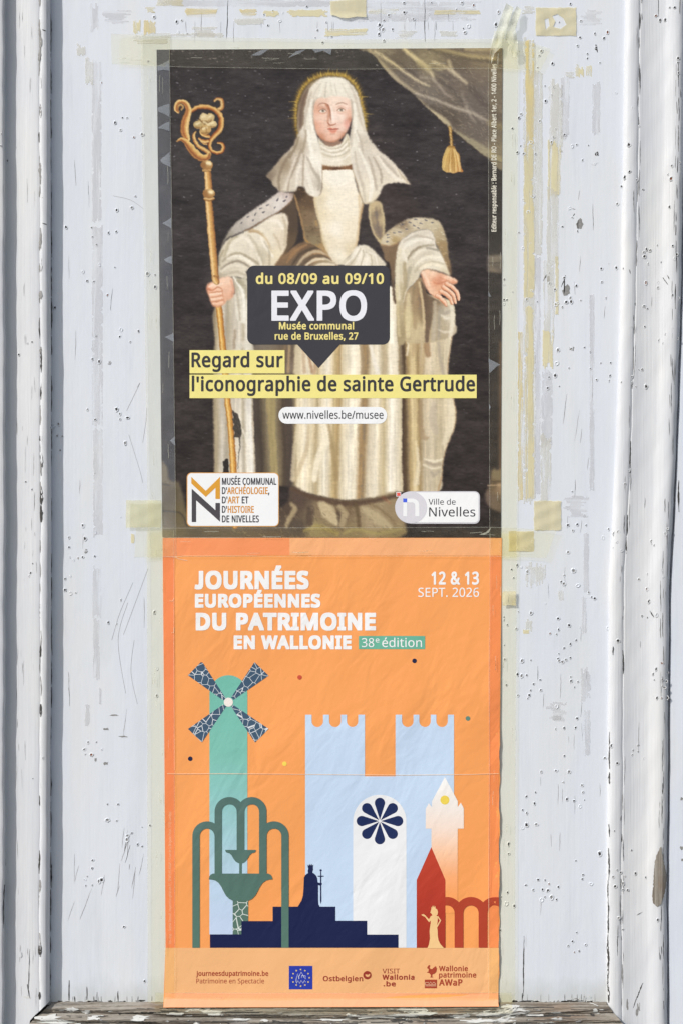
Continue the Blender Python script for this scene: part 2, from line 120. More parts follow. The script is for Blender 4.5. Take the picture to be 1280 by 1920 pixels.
class MB:
    """collects faces with a material slot each; heights are in plan pixels"""
    def __init__(s): s.v = []; s.f = []; s.m = []
    def add(s, verts, faces, m=0):
        b = len(s.v); s.v += verts
        for f in faces: s.f.append([b + i for i in f]); s.m.append(m)
    def grid(s, rows, m=0):
        n = len(rows[0]); vs = [p for r in rows for p in r]
        s.add(vs, [(i * n + j, (i + 1) * n + j, (i + 1) * n + j + 1, i * n + j + 1) for i in range(len(rows) - 1) for j in range(n - 1)], m)
    def build(s, name, mats, parent=None, smooth=False, sharp=None):
        me = bpy.data.meshes.new(name); me.from_pydata(s.v, [], s.f); me.polygons.foreach_set('material_index', s.m)
        if smooth: me.polygons.foreach_set('use_smooth', [True] * len(s.f))
        if sharp: me.set_sharp_from_angle(angle=math.radians(sharp))
        me.update()
        return link_mesh(name, me, parent, mats)

def lin(c):
    c = c.lstrip('#'); v = np.array([int(c[i:i + 2], 16) / 255 for i in (0, 2, 4)])
    return np.where(v <= .04045, v / 12.92, ((v + .055) / 1.055) ** 2.4)

INK = 1.0     # print colour to albedo

class N:
    def __init__(s, name):
        s.m = bpy.data.materials.new(name); s.m.use_nodes = True; s.t = s.m.node_tree
        s.b = s.t.nodes['Principled BSDF']; s.out = s.t.nodes['Material Output']
    def n(s, kind, **kw):
        n = s.t.nodes.new('ShaderNode' + kind)
        for k, v in kw.items():
            if k.startswith('i_'): n.inputs[k[2:].replace('_', ' ')].default_value = v
            else: setattr(n, k, v)
        return n
    def l(s, a, b): s.t.links.new(a, b)
    def coord(s, scale=(1, 1, 1), rot=(0, 0, 0)):
        if not hasattr(s, 'tc'): s.tc = s.n('TexCoord')
        mp = s.n('Mapping'); mp.inputs['Scale'].default_value = scale; mp.inputs['Rotation'].default_value = rot
        s.l(s.tc.outputs['Object'], mp.inputs[0]); return mp.outputs[0]
    def slant(s, stretch, ang):
        if not hasattr(s, 'tc'): s.tc = s.n('TexCoord')
        mp = s.n('Mapping', vector_type='TEXTURE'); mp.inputs['Scale'].default_value = stretch; mp.inputs['Rotation'].default_value = (0, ang, 0)
        s.l(s.tc.outputs['Object'], mp.inputs[0]); return mp.outputs[0]
    def noise(s, vec, scale, detail=3, rough=.55, dist=0):
        n = s.n('TexNoise'); n.inputs['Scale'].default_value = scale; n.inputs['Detail'].default_value = detail
        n.inputs['Roughness'].default_value = rough; n.inputs['Distortion'].default_value = dist; s.l(vec, n.inputs['Vector']); return n.outputs['Fac']
    def ramp(s, fac, stops):
        r = s.n('ValToRGB'); el = r.color_ramp.elements
        while len(el) < len(stops): el.new(.5)
        for e, (p, c) in zip(el, stops): e.position = p; e.color = tuple(c) + (1,) if len(c) == 3 else c
        s.l(fac, r.inputs[0]); return r.outputs[0]
    def mix(s, fac, a, b, blend='MIX'):
        m = s.n('Mix', data_type='RGBA', blend_type=blend)
        for sock, v in ((m.inputs[0], fac), (m.inputs[6], a), (m.inputs[7], b)):
            if hasattr(v, 'links'): s.l(v, sock)
            else: sock.default_value = v if not isinstance(v, (tuple, list, np.ndarray)) else tuple(v) + (1,)
        return m.outputs[2]
    def math(s, op, a, b=0.):
        m = s.n('Math', operation=op)
        for sock, v in ((m.inputs[0], a), (m.inputs[1], b)):
            if hasattr(v, 'links'): s.l(v, sock)
            else: sock.default_value = v
        return m.outputs[0]
    def bump(s, h, dist, strength=1., prev=None):
        b = s.n('Bump'); b.inputs['Distance'].default_value = dist; b.inputs['Strength'].default_value = strength
        s.l(h, b.inputs['Height'])
        if prev is not None: s.l(prev, b.inputs['Normal'])
        return b.outputs['Normal']
    def col(s, c):
        if hasattr(c, 'links'): s.l(c, s.b.inputs['Base Color'])
        else: s.b.inputs['Base Color'].default_value = tuple(c) + (1,)
    def norm(s, n): s.l(n, s.b.inputs['Normal'])
    def set(s, rough=.5, spec=.5): s.b.inputs['Roughness'].default_value = rough; s.b.inputs['Specular IOR Level'].default_value = spec

# ---- paint on wood
def paint_mat(name, a, b, grime=None, grain=1.):
    m = N(name); m.set(.42, .4)
    patch = m.noise(m.coord((1, 1, .35)), 9, 4, .6)
    c = m.mix(m.ramp(patch, [(.35, (0, 0, 0)), (.7, (1, 1, 1))]), a, b)
    streak = m.noise(m.coord((260, 60, 5)), 1, 3, .6)
    c = m.mix(m.ramp(streak, [(.5, (0, 0, 0)), (.8, (.35, .35, .35))]), c, tuple(np.array(a) * .92))
    hair = m.noise(m.coord((900, 60, 10)), 1, 2, .5)
    gate = m.noise(m.coord((6, 1, 4)), 1, 2)
    hl = m.math('MULTIPLY', m.ramp(hair, [(.70, (0, 0, 0)), (.78, (1, 1, 1))]), m.ramp(gate, [(.5, (0, 0, 0)), (.7, (.3, .3, .3))]))
    c = m.mix(hl, c, tuple(np.array(a) * .55))
    warm = m.noise(m.coord((1, 1, .22)), 17, 4, .62, .4)                      # yellowing and wiped dirt, in long vertical clouds
    c = m.mix(m.ramp(warm, [(.48, (0, 0, 0)), (.72, (.38, .38, .38))]), c, (.73, .72, .67))
    smud = m.noise(m.coord((30, 1, 4)), 1, 4, .65, .5)
    c = m.mix(m.ramp(smud, [(.56, (0, 0, 0)), (.74, (.4, .4, .4))]), c, tuple(np.array(a) * .84))
    if grime:                                # algae and dirt collected along the bottom edge, in its own ragged shape
        sep = m.n('SeparateXYZ'); m.l(m.tc.outputs['Object'], sep.inputs[0])
        z = m.math('ADD', sep.outputs[2], m.math('MULTIPLY', m.noise(m.coord((1, 1, .6)), 22, 4, .6), .06))
        g = m.ramp(m.math('MULTIPLY', m.math('SUBTRACT', grime + .062, z), 22), [(0, (0, 0, 0)), (1, (.6, .6, .6))])
        c = m.mix(g, c, (.34, .34, .27))
    m.col(c)
    n1 = m.bump(m.noise(m.coord((420, 60, 9)), 1, 3, .6), .0003, .4 * grain)
    n2 = m.bump(m.noise(m.coord((1, 1, .5)), 90, 3, .5), .0006, .35, n1)
    m.norm(m.bump(m.noise(m.coord((1, 1, .2)), 14, 2, .5), .003, .35, n2))
    return m.m

def flat_mat(name, c, rough=.6, spec=.3, var=.0, scale=200):
    m = N(name); m.set(rough, spec)
    if var:
        f = m.noise(m.coord(), scale, 3)
        m.col(m.mix(f, tuple(np.array(c) * (1 - var)), tuple(np.array(c) * (1 + var))))
    else: m.col(c)
    return m.m

def wood_mat(name, horizontal=True, flakes=.0):
    m = N(name); m.set(.85, .15)
    sc_ = (7, 60, 260) if horizontal else (260, 60, 7)
    g = m.noise(m.coord(sc_), 1, 5, .65, .3)
    g2 = m.noise(m.coord((12, 30, 60) if horizontal else (60, 30, 12)), 1, 4, .6)
    c = m.ramp(g, [(.25, (.035, .028, .022)), (.42, (.17, .145, .12)), (.55, (.30, .27, .23)), (.7, (.40, .375, .34)), (.85, (.22, .19, .16))])
    c = m.mix(m.ramp(g2, [(.54, (0, 0, 0)), (.72, (.6, .6, .6))]), c, (.21, .13, .08))
    c = m.mix(m.ramp(g2, [(.3, (.8, .8, .8)), (.45, (0, 0, 0))]), c, (.30, .30, .29))
    if flakes:
        f = m.noise(m.coord((16, 40, 60)), 1, 5, .62, .4)
        k = m.ramp(f, [(1 - flakes, (0, 0, 0)), (1.015 - flakes, (1, 1, 1))])
        c = m.mix(k, c, (.55, .55, .53))
        nb = m.bump(k, .0009, .8)
    else: nb = None
    m.col(c)
    m.norm(m.bump(g, .0016, .9, nb))
    return m.m

# ---- printed paper
def crumple(m, k=1.):
    if not k: return None
    soft = m.noise(m.slant((1, 1, 2.3), .5), 36, 2, .5, .7)
    fine = m.noise(m.slant((1, 1, 1.8), .7), 110, 3, .55, .5)
    big = m.noise(m.slant((1, 1, 2.6), .35), 12, 1, .4, .4)
    gate = m.ramp(m.noise(m.coord(), 7, 1, .4), [(.38, (.12, .12, .12)), (.68, (1, 1, 1))])       # some areas lie flat, others buckle
    n = m.bump(big, .010, .30 * k)
    n = m.bump(m.math('MULTIPLY', soft, gate), .0036, .46 * k, n)
    return m.bump(fine, .0007, .4 * k, n)

_inks = {}
def ink(c, k=1., rough=.42, name='ink'):
    key = (c, k, rough)
    if key not in _inks:
        m = N('printed_' + name); m.set(rough, .35)
        v = lin(c) * INK
        fade = m.noise(m.coord(), 9, 3, .6)
        m.col(m.mix(fade, tuple(v * .965), tuple(np.minimum(v * 1.035, .92))))
        nb = crumple(m, k)
        if nb: m.norm(nb)
        _inks[key] = m.m
    return _inks[key]

def grad_ink(stops, y0, y1, root_z, k=1.):
    """a printed gradient that runs down the sheet"""
    m = N('printed_gradient'); m.set(.42, .35)
    m.coord(); sep = m.n('SeparateXYZ'); m.l(m.tc.outputs['Object'], sep.inputs[0])
    za, zb = P(0, y0)[2] - root_z, P(0, y1)[2] - root_z
    t = m.math('DIVIDE', m.math('SUBTRACT', sep.outputs[2], za), zb - za)
    m.col(m.ramp(t, [(p, lin(c) * INK) for p, c in stops]))
    m.norm(crumple(m, k)); return m.m

# ---- lettering: outlines of a humanist sans, one glyph per line: advance, then contours
GLY = {}
for line in GLYPHS.strip('\n').split('\n'):
    ch, rest = line[0], line[1:]
    a, cs = rest.split(' ', 1)
    GLY[ch] = (int(a), [[tuple(map(int, p.split(','))) for p in c.split(' ')] for c in cs.split('|')])
GLY['J'] = (330, [[(250, 573), (178, 573), (178, 170), (170, 112), (150, 80), (115, 66), (75, 66), (28, 76), (18, 8), (60, -6), (112, -10), (168, -2), (212, 30), (241, 80), (250, 160)]])    # sits on the baseline
CAP = 573.
ACC = {'É': 'E', 'é': 'e', 'ë': 'e'}
def layout(s, track=0):
    """contours in font units"""
    x = 0; out = []
    for ch in s:
        if ch == ' ': x += 215 + track; continue
        b = ACC.get(ch, ch); a, cs = GLY[b]
        for c in cs: out.append([(px + x, py) for px, py in c])
        if ch in 'Éé':
            m = a / 2 + x; y = 640 if ch == 'É' else 480
            out.append([(m - 30, y), (m + 20, y + 130), (m + 125, y + 130), (m + 25, y)])
        if ch == 'ë':
            for d in (-90, 30): out.append([(x + a / 2 + d, 490), (x + a / 2 + d, 560), (x + a / 2 + d + 60, 560), (x + a / 2 + d + 60, 490)])
        x += a + track
    return out
def outline(cs, d, sub=3):
    """union of the contours grown by d: signed distance on a lattice, then its level line (rounded corners, clean counters)"""
    pad = d + 2; P_ = np.array([q for c in cs for q in c])
    x0, y0 = P_.min(0) - pad; x1, y1 = P_.max(0) + pad
    w, h = int((x1 - x0) * sub) + 2, int((y1 - y0) * sub) + 2
    dist = np.full((h, w), 9.); wind = np.zeros((h, w), np.int32)
    gx = x0 + np.arange(w) / sub; gy = y0 + np.arange(h) / sub
    R = d + 1.5
    for c in cs:
        for k in range(len(c)):
            a, b = np.array(c[k - 1], float), np.array(c[k], float); e = b - a; L = e @ e
            if L < 1e-12: continue
            i0, i1 = max(0, int((min(a[0], b[0]) - R - x0) * sub)), min(w, int((max(a[0], b[0]) + R - x0) * sub) + 2)
            j0, j1 = max(0, int((min(a[1], b[1]) - R - y0) * sub)), min(h, int((max(a[1], b[1]) + R - y0) * sub) + 2)
            X = gx[None, i0:i1] - a[0]; Y = gy[j0:j1, None] - a[1]
            t = np.clip((X * e[0] + Y * e[1]) / L, 0, 1)
            dist[j0:j1, i0:i1] = np.minimum(dist[j0:j1, i0:i1], np.hypot(X - t * e[0], Y - t * e[1]) if d < 1.6 else ((X - t * e[0]) ** 6 + (Y - t * e[1]) ** 6) ** (1 / 6))     # heavy cuts keep square corners
            sel = np.where((gy >= min(a[1], b[1])) & (gy < max(a[1], b[1])))[0]     # winding number, scan by scan
            if len(sel):
                xs = a[0] + (gy[sel] - a[1]) / e[1] * e[0]; n = np.clip(np.ceil((xs - x0) * sub).astype(int), 0, w)
                s_ = 1 if e[1] > 0 else -1
                for jj_, m_ in zip(sel, n): wind[jj_, m_:] += s_
    f = np.where(wind != 0, -dist, dist) - d
    f[0] = f[-1] = 1; f[:, 0] = f[:, -1] = 1
    f[np.abs(f) < 1e-6] = 1e-6
    ins = f < 0; seg = {}
    def ex(j, i): t = f[j, i] / (f[j, i] - f[j, i + 1]); return (x0 + (i + t) / sub, y0 + j / sub)
    def ey(j, i): t = f[j, i] / (f[j, i] - f[j + 1, i]); return (x0 + i / sub, y0 + (j + t) / sub)
    code = ins[:-1, :-1] * 1 + ins[:-1, 1:] * 2 + ins[1:, 1:] * 4 + ins[1:, :-1] * 8
    T = {1: 'LT', 2: 'TR', 3: 'LR', 4: 'RB', 6: 'TB', 7: 'LB', 8: 'BL', 9: 'BT', 11: 'BR', 12: 'RL', 13: 'RT', 14: 'TL'}
    pos = {}
    for j, i in zip(*np.where((code > 0) & (code < 15))):
        k = code[j, i]
        prs = [T[k]] if k in T else (['LT', 'RB'] if k == 5 else ['TR', 'BL'])
        for p in prs:
            ids = []
            for e_ in p:
                key = {'L': ('v', j, i), 'R': ('v', j, i + 1), 'T': ('h', j, i), 'B': ('h', j + 1, i)}[e_]
                if key not in pos: pos[key] = ey(key[1], key[2]) if key[0] == 'v' else ex(key[1], key[2])
                ids.append(key)
            seg[ids[0]] = ids[1]
    out = []
    while seg:
        st, nx_ = next(iter(seg.items())); ring = []; cur = st
        while cur in seg: ring.append(pos[cur]); cur = seg.pop(cur)
        if len(ring) > 5: out.append(ring)
    return out
def runs(parts, x0, x1, base, cap, bold=.0):
    """one line of lettering set to run from x0 to x1, as one outline list per part"""
    track = (1.05 if bold > 1.6 else 1.5) * bold * CAP / cap; x = 0; raw = []
    for s in parts:
        raw.append([[(p[0] + x, p[1]) for p in c] for c in layout(s, track)])
        x += sum((215 if ch == ' ' else GLY[ACC.get(ch, ch)][0]) + track for ch in s)
    allx = [p[0] for r in raw for c in r for p in c]; mn, mx = min(allx), max(allx)
    kx = (x1 - x0) / (mx - mn); ky = cap / CAP
    return [outline([[(x0 + (p[0] - mn) * kx, base - p[1] * ky) for p in c] for c in r], bold, 3 if cap > 15 else 5) for r in raw]
def text(s, x0, x1, base, cap, bold=.0): return runs([s], x0, x1, base, cap, bold)[0]
def text_up(s, x, y0, y1, cap, bold=.0):
    """reads upward: starts at y0 (bottom), ends at y1 (top), baseline at x"""
    return [[(x + q[1], y0 - q[0]) for q in c] for c in text(s, 0, y0 - y1, 0, cap, bold)]

def rect(x0, y0, x1, y1): return [(x0, y0), (x1, y0), (x1, y1), (x0, y1)]
def rrect(x0, y0, x1, y1, r, n=6):
    out = []
    for cx, cy, a in ((x1 - r, y0 + r, -90), (x1 - r, y1 - r, 0), (x0 + r, y1 - r, 90), (x0 + r, y0 + r, 180)):
        for k in range(n + 1):
            t = math.radians(a + 90 * k / n); out.append((cx + r * math.cos(t), cy + r * math.sin(t)))
    return out
def circ(cx, cy, r, n=40, ry=None): return [(cx + r * math.cos(2 * math.pi * k / n), cy + (ry or r) * math.sin(2 * math.pi * k / n)) for k in range(n)]
def arc(cx, cy, r, a0, a1, n=24): return [(cx + r * math.cos(math.radians(a0 + (a1 - a0) * k / n)), cy + r * math.sin(math.radians(a0 + (a1 - a0) * k / n))) for k in range(n + 1)]
def band(pts, w):
    """outline of a stroke of width w along pts"""
    p = [Vector(q) for q in pts]; L = []; R = []
    for i in range(len(p)):
        d = (p[min(i + 1, len(p) - 1)] - p[max(i - 1, 0)]).normalized(); n = Vector((-d.y, d.x)) * w / 2
        L.append(tuple(p[i] + n)); R.append(tuple(p[i] - n))
    return L + R[::-1]

def shape(name, contours, mat, h, parent, hf=None, cut=24.):
    """flat print: outlines (holes by even-odd) filled, cut along a lattice so that it follows the sheet, lifted h above it"""
    if contours and not isinstance(contours[0][0], (tuple, list)): contours = [contours]
    cu = bpy.data.curves.new('outline', 'CURVE'); cu.dimensions = '2D'; cu.fill_mode = 'BOTH'; 
    for c in contours:
        sp = cu.splines.new('POLY'); sp.points.add(len(c) - 1); sp.use_cyclic_u = True
        for q, pt in zip(c, sp.points): pt.co = (q[0], -q[1], 0, 1)
    o = bpy.data.objects.new('outline', cu); COL.objects.link(o)
    dg = bpy.context.evaluated_depsgraph_get(); dg.update()
    me = bpy.data.meshes.new_from_object(o.evaluated_get(dg)); bpy.data.objects.remove(o); bpy.data.curves.remove(cu)
    me.name = name
    bm = bmesh.new(); bm.from_mesh(me)
    if hf:
        for ax in (0, 1):
            vs = [v.co[ax] for v in bm.verts]
            if not vs: break
            k = math.floor(min(vs) / cut) + 1
            while k * cut < max(vs):
                co = [0, 0, 0]; co[ax] = k * cut; no = [0, 0, 0]; no[ax] = 1
                bmesh.ops.bisect_plane(bm, geom=bm.verts[:] + bm.edges[:] + bm.faces[:], plane_co=co, plane_no=no, dist=1e-4)
                k += 1
    for f in bm.faces:
        if f.normal.z < 0: f.normal_flip()
    for v in bm.verts:
        x, y = v.co.x, -v.co.y
        v.co = P(x, y, h + (hf(x, y) if hf else 0))
    bm.to_mesh(me); bm.free(); me.materials.clear()
    return link_mesh(name, me, parent, [mat])

# ------------------------------------------------------------------ the printed painting, worked out stroke by stroke
PX0, PY0, PW, PH = 286, 82, 664, 934          # painted area in plan pixels

def hx(c):
    c = c.lstrip('#')
    return np.array([int(c[i:i + 2], 16) / 255 for i in (0, 2, 4)])

def spline(pts, closed=False, n=5):
    p = np.array(pts, float); N = len(p)
    if N < 3: return p
    out = []
    rng_ = range(N) if closed else range(N - 1)
    for i in rng_:
        if closed: a, b, c, d = p[i - 1], p[i], p[(i + 1) % N], p[(i + 2) % N]
        else: a, b, c, d = p[max(i - 1, 0)], p[i], p[i + 1], p[min(i + 2, N - 1)]
        for k in range(n):
            t = k / n
            out.append(.5 * (2 * b + (c - a) * t + (2 * a - 5 * b + 4 * c - d) * t * t + (3 * b - a - 3 * c + d) * t ** 3))
    if not closed: out.append(p[-1])
    return np.array(out)

def zm(ox, oy, s, *xy):
    return [(ox + xy[i] / s, oy + xy[i + 1] / s) for i in range(0, len(xy), 2)]

def blur(m, r):
    r = max(1, int(round(r)))
    for _ in range(2):
        for ax in (0, 1):
            c = np.cumsum(np.concatenate([np.zeros_like(np.take(m, [0], ax)), np.repeat(np.take(m, [0], ax), r, ax), m,
                                          np.repeat(np.take(m, [-1], ax), r, ax)], ax), ax)
            k = 2 * r + 1
            n = m.shape[ax]
            m = (np.take(c, range(k, k + n), ax) - np.take(c, range(0, n), ax)) / k
    return m

def vnoise(shape, sx, sy, rs):
    h, w = shape
    gy, gx = int(h / sy) + 3, int(w / sx) + 3
    g = rs.rand(gy, gx)
    y = np.arange(h) / sy; x = np.arange(w) / sx
    yi = y.astype(int); xi = x.astype(int)
    fy = (y - yi)[:, None]; fx = (x - xi)[None, :]
    fy = fy * fy * (3 - 2 * fy); fx = fx * fx * (3 - 2 * fx)
    a = g[yi][:, xi]; b = g[yi][:, xi + 1]; c = g[yi + 1][:, xi]; d = g[yi + 1][:, xi + 1]
    return (a * (1 - fx) + b * fx) * (1 - fy) + (c * (1 - fx) + d * fx) * fy - .5

class Canvas:
    def __init__(s, x0, y0, w, h):
        s.x0, s.y0, s.w, s.h = x0, y0, w, h
        s.img = np.zeros((h, w, 3)); s.lab = np.zeros((h, w), np.int32)
    def mask(s, pts, f=0):
        p = np.array(pts) - (s.x0, s.y0)
        m = np.zeros((s.h, s.w))
        ya, yb = int(max(0, p[:, 1].min())), int(min(s.h - 1, p[:, 1].max()))
        q = np.roll(p, -1, 0)
        SS = 3
        for y in range(ya, yb + 1):
            for k in range(SS):
                yy = y + (k + .5) / SS
                sel = (p[:, 1] <= yy) != (q[:, 1] <= yy)
                if not sel.any(): continue
                a, b = p[sel], q[sel]
                xs = np.sort(a[:, 0] + (yy - a[:, 1]) / (b[:, 1] - a[:, 1]) * (b[:, 0] - a[:, 0]))
                for i in range(0, len(xs) - 1, 2):
                    l, r = max(xs[i], 0), min(xs[i + 1], s.w)
                    if r <= l: continue
                    li, ri = int(l), min(int(r), s.w - 1)
                    if li == ri: m[y, li] += (r - l) / SS
                    else:
                        m[y, li] += (li + 1 - l) / SS
                        m[y, li + 1:ri] += 1 / SS
                        m[y, ri] += (r - ri) / SS
        m = np.minimum(m, 1)
        return blur(m, f) if f >= 1 else m
    def colour(s, col, bb):
        if isinstance(col, str): return hx(col)
        if isinstance(col, list):
            y, x = np.mgrid[bb[1]:bb[3], bb[0]:bb[2]]
            acc = 0; ws = 0
            for cx, cy, c in col:
                w = 1 / ((x + s.x0 - cx) ** 2 + (y + s.y0 - cy) ** 2 + 20) ** 1.5
                acc = acc + w[..., None] * hx(c); ws = ws + w
            return acc / ws[..., None]
        return col[bb[1]:bb[3], bb[0]:bb[2]]
    def put(s, m, col, a=1., lab=None):
        ys, xs = np.where(m > .002)
        if len(ys) == 0: return m
        bb = (xs.min(), ys.min(), xs.max() + 1, ys.max() + 1)
        sl = (slice(bb[1], bb[3]), slice(bb[0], bb[2]))
        k = (m[sl] * a)[..., None]
        s.img[sl] = s.img[sl] * (1 - k) + s.colour(col, bb) * k
        if lab is not None: s.lab[sl][m[sl] > .5] = lab
        return m
    def fill(s, pts, col, f=0, a=1., lab=None, clip=None, smooth=True):
        m = s.mask(spline(pts, True) if smooth else pts, f)
        if clip is not None: m = m * clip
        return s.put(m, col, a, lab)
    def stroke(s, pts, w, col, a=1., f=1., lab=None, clip=None, ramp=None):
        p = spline(pts) - (s.x0, s.y0)
        if np.isscalar(w): w = [w, w]
        ww = np.interp(np.linspace(0, 1, len(p)), np.linspace(0, 1, len(w)), w) / 2
        best = np.full((s.h, s.w), 1e9); side = np.zeros((s.h, s.w)); wm = np.full((s.h, s.w), .5)
        for i in range(len(p) - 1):
            A, B = p[i], p[i + 1]; R = max(ww[i], ww[i + 1]) + f + 1
            x0, x1 = int(max(0, min(A[0], B[0]) - R)), int(min(s.w, max(A[0], B[0]) + R + 2))
            y0, y1 = int(max(0, min(A[1], B[1]) - R)), int(min(s.h, max(A[1], B[1]) + R + 2))
            if x1 <= x0 or y1 <= y0: continue
            y, x = np.mgrid[y0:y1, x0:x1]
            x = x + .5 - A[0]; y = y + .5 - A[1]
            d = B - A; L2 = max(d @ d, 1e-9)
            t = np.clip((x * d[0] + y * d[1]) / L2, 0, 1)
            ex, ey = x - t * d[0], y - t * d[1]
            W = ww[i] * (1 - t) + ww[i + 1] * t
            dist = np.hypot(ex, ey)
            v = dist - W
            sg = np.sign(d[0] * ey - d[1] * ex) * dist / np.maximum(W, .3)
            sub = best[y0:y1, x0:x1]; u = v < sub
            sub[u] = v[u]; side[y0:y1, x0:x1][u] = sg[u]
        m = np.clip(.5 - best / max(f, .5), 0, 1)
        if clip is not None: m = m * clip
        if ramp is not None:
            ks = np.array([r[0] for r in ramp]); cs = np.array([hx(r[1]) for r in ramp])
            col = np.stack([np.interp(side, ks, cs[:, c]) for c in range(3)], -1)
        return s.put(m, col, a, lab)

L_BACK, L_CURT, L_TASS, L_BODY, L_VEIL, L_CROS, L_MOUSE, L_MOUSE2, L_GROUND, L_HALO, L_MAS1, L_MAS2 = range(12)

def paint():
    C = Canvas(PX0, PY0, PW, PH); rs = np.random.RandomState(5)
    sh = (PH, PW); yy, xx = np.mgrid[0:PH, 0:PW]; yy = yy + PY0; xx = xx + PX0
    F = C.fill; S = C.stroke
    # dark backdrop, warmer and browner lower down
    t = np.clip((yy - 300) / 600, 0, 1)[..., None]
    C.img[:] = hx('#3c3738') * (1 - t) + hx('#383130') * t
    F([(560, 240), (700, 240), (800, 430), (860, 470), (760, 470), (700, 420), (560, 330)], '#4c403c', f=30, a=.5, smooth=False)
    n = vnoise(sh, 7, 2.2, rs) * .05 + vnoise(sh, 22, 9, rs) * .06 + vnoise(sh, 60, 50, rs) * .05
    C.img += n[..., None] * np.array([1, .97, .95])
    for _ in range(900):                                     # dry horizontal flecks of the canvas
        x, y = rs.randint(300, 935), rs.randint(95, 1000); l = rs.uniform(2, 9)
        S([(x, y), (x + l, y + rs.uniform(-1.5, 1.5))], rs.uniform(.5, 1), '#77727a' if rs.rand() < .45 else '#2f2b2e', a=rs.uniform(.2, .6))
    for _ in range(330):                                     # white specks, mostly upper left
        x, y = 318 + 560 * rs.rand() ** 1.6, 95 + 300 * rs.rand() ** 2
        S([(x, y), (x + rs.uniform(.4, 3.2), y + rs.uniform(-.5, .5))], rs.uniform(.6, 1.4), '#bcb8be', a=rs.uniform(.2, .85), f=.8)
    for _ in range(60):
        x, y = rs.randint(320, 935), rs.randint(400, 985)
        S([(x, y), (x + rs.uniform(.3, 2), y)], rs.uniform(.6, 1.1), '#b3aeb3', a=rs.uniform(.2, .6), f=.8)
    # masonry at the edges
    F([(286, 868), (312, 872), (318, 900), (336, 905), (344, 930), (352, 960), (380, 985), (420, 1010), (286, 1012)],
      [(300, 890, '#8a806c'), (318, 930, '#6c6250'), (330, 960, '#75694f'), (380, 1005, '#6b6254'), (296, 985, '#8c8270')], f=2, a=.9, lab=L_GROUND)
    S([(296, 958), (338, 962), (350, 985)], 3, '#3e3834', a=.6, f=3); S([(296, 905), (318, 910)], 3, '#453e36', a=.6, f=3)
    F([(286, 440), (306, 440), (308, 700), (304, 880), (286, 880)], '#5f5a55', f=3, a=.45, smooth=False)
    F([(913, 480), (950, 476), (950, 512), (913, 510)], [(925, 487, '#8f867e'), (930, 500, '#6d6560'), (925, 508, '#94887c')], f=2, a=.8, lab=L_MAS1, smooth=False)
    S([(913, 494), (945, 492)], 2, '#4a4442', a=.7, f=2)
    F([(935, 640), (950, 640), (950, 900), (934, 890)], '#7b6450', f=2, a=.7, smooth=False)
    F([(922, 880), (932, 882), (950, 880), (950, 955), (918, 952), (908, 930), (916, 910)],
      [(930, 890, '#8a7c64'), (925, 908, '#6c5c4a'), (936, 912, '#ab927a'), (915, 935, '#7a6a5e'), (935, 945, '#77685a')], f=2, a=.9, lab=L_MAS2)
    S([(914, 910), (945, 909)], 2.4, '#b09a82', a=.8, f=2); S([(922, 903), (945, 902)], 3, '#5a4c3e', a=.8, f=2)
    # ---- curtain
    G = lambda *a: zm(690, 80, 4.923, *a)
    cm = F(G(-30, 20, 60, 120, 150, 240, 250, 350, 420, 480, 560, 620, 700, 750, 800, 830, 950, 950, 1080, 1050, 1290, 1120, 1290, 20),
      [(720, 100, '#7d7362'), (745, 105, '#64574c'), (800, 120, '#857a60'), (770, 130, '#655a52'), (850, 150, '#6a5e55'), (900, 110, '#7a6c5a'),
       (900, 200, '#665c57'), (800, 180, '#6f655c'), (840, 220, '#5f5349'), (900, 250, '#675c54'), (930, 200, '#6f6359'), (860, 115, '#64564b'), (920, 290, '#7c7160')],
      f=1, lab=L_CURT)
    for pts, w, c, a in [((10, 60, 90, 170, 200, 280, 330, 390, 470, 480), (20, 34, 40, 22, 8), '#a99c7b', .8),
        ((60, 80, 200, 170, 350, 280, 470, 360, 560, 400), (14, 20, 18, 14, 6), '#c9bb93', .9),
        ((330, 60, 430, 140, 540, 230, 615, 340), (26, 34, 24, 5), '#c6b88c', .9), ((460, 180, 560, 240, 700, 240), (30, 50, 10), '#a3966f', .7),
        ((600, 180, 700, 220, 800, 290, 905, 375), (20, 26, 30, 20), '#beb08e', .75), ((740, 170, 760, 230, 800, 290), (26, 26, 8), '#b5a88d', .7),
        ((590, 62, 720, 82, 900, 120, 1160, 150), (24, 36, 40, 34), '#a29268', .8), ((900, 60, 1200, 62), 24, '#b4a376', .6),
        ((440, 470, 600, 520, 800, 600, 960, 650, 1090, 720), (10, 18, 22, 20, 10), '#b0a698', .75), ((900, 590, 950, 690, 990, 740), (20, 14, 5), '#a39a8e', .6),
        ((440, 510, 560, 610, 700, 720, 760, 780), (14, 28, 40, 20), '#b0a37e', .9), ((800, 820, 950, 920, 1100, 1020, 1230, 1090), (16, 60, 70, 40), '#98906f', .75),
        ((480, 320, 600, 340, 700, 460, 780, 520), (10, 18, 16, 8), '#a89d90', .6), ((860, 450, 900, 560, 1060, 740), (14, 18, 8), '#8f857c', .5),
        ((1120, 740, 1230, 780), 50, '#8f8456', .4)]:
        S(G(*pts), [x / 4.9 * 1.15 for x in (w if isinstance(w, tuple) else (w, w))], c, a=min(1, a * 1.05), f=5.5, clip=cm)
    for pts, w, c in [((560, 60, 760, 110, 930, 150, 1230, 190), 30, '#4f443b'), ((150, 100, 300, 200, 430, 300), 26, '#574b43'), ((620, 330, 760, 420, 860, 540), 30, '#544a45'),
                      ((500, 560, 700, 650, 830, 760), 40, '#54483f'), ((950, 420, 1100, 600, 1220, 690), 60, '#554a46'), ((600, 250, 740, 330), 30, '#584f4a')]:
        S(G(*pts), w / 4.9, c, a=.55, f=5, clip=cm)
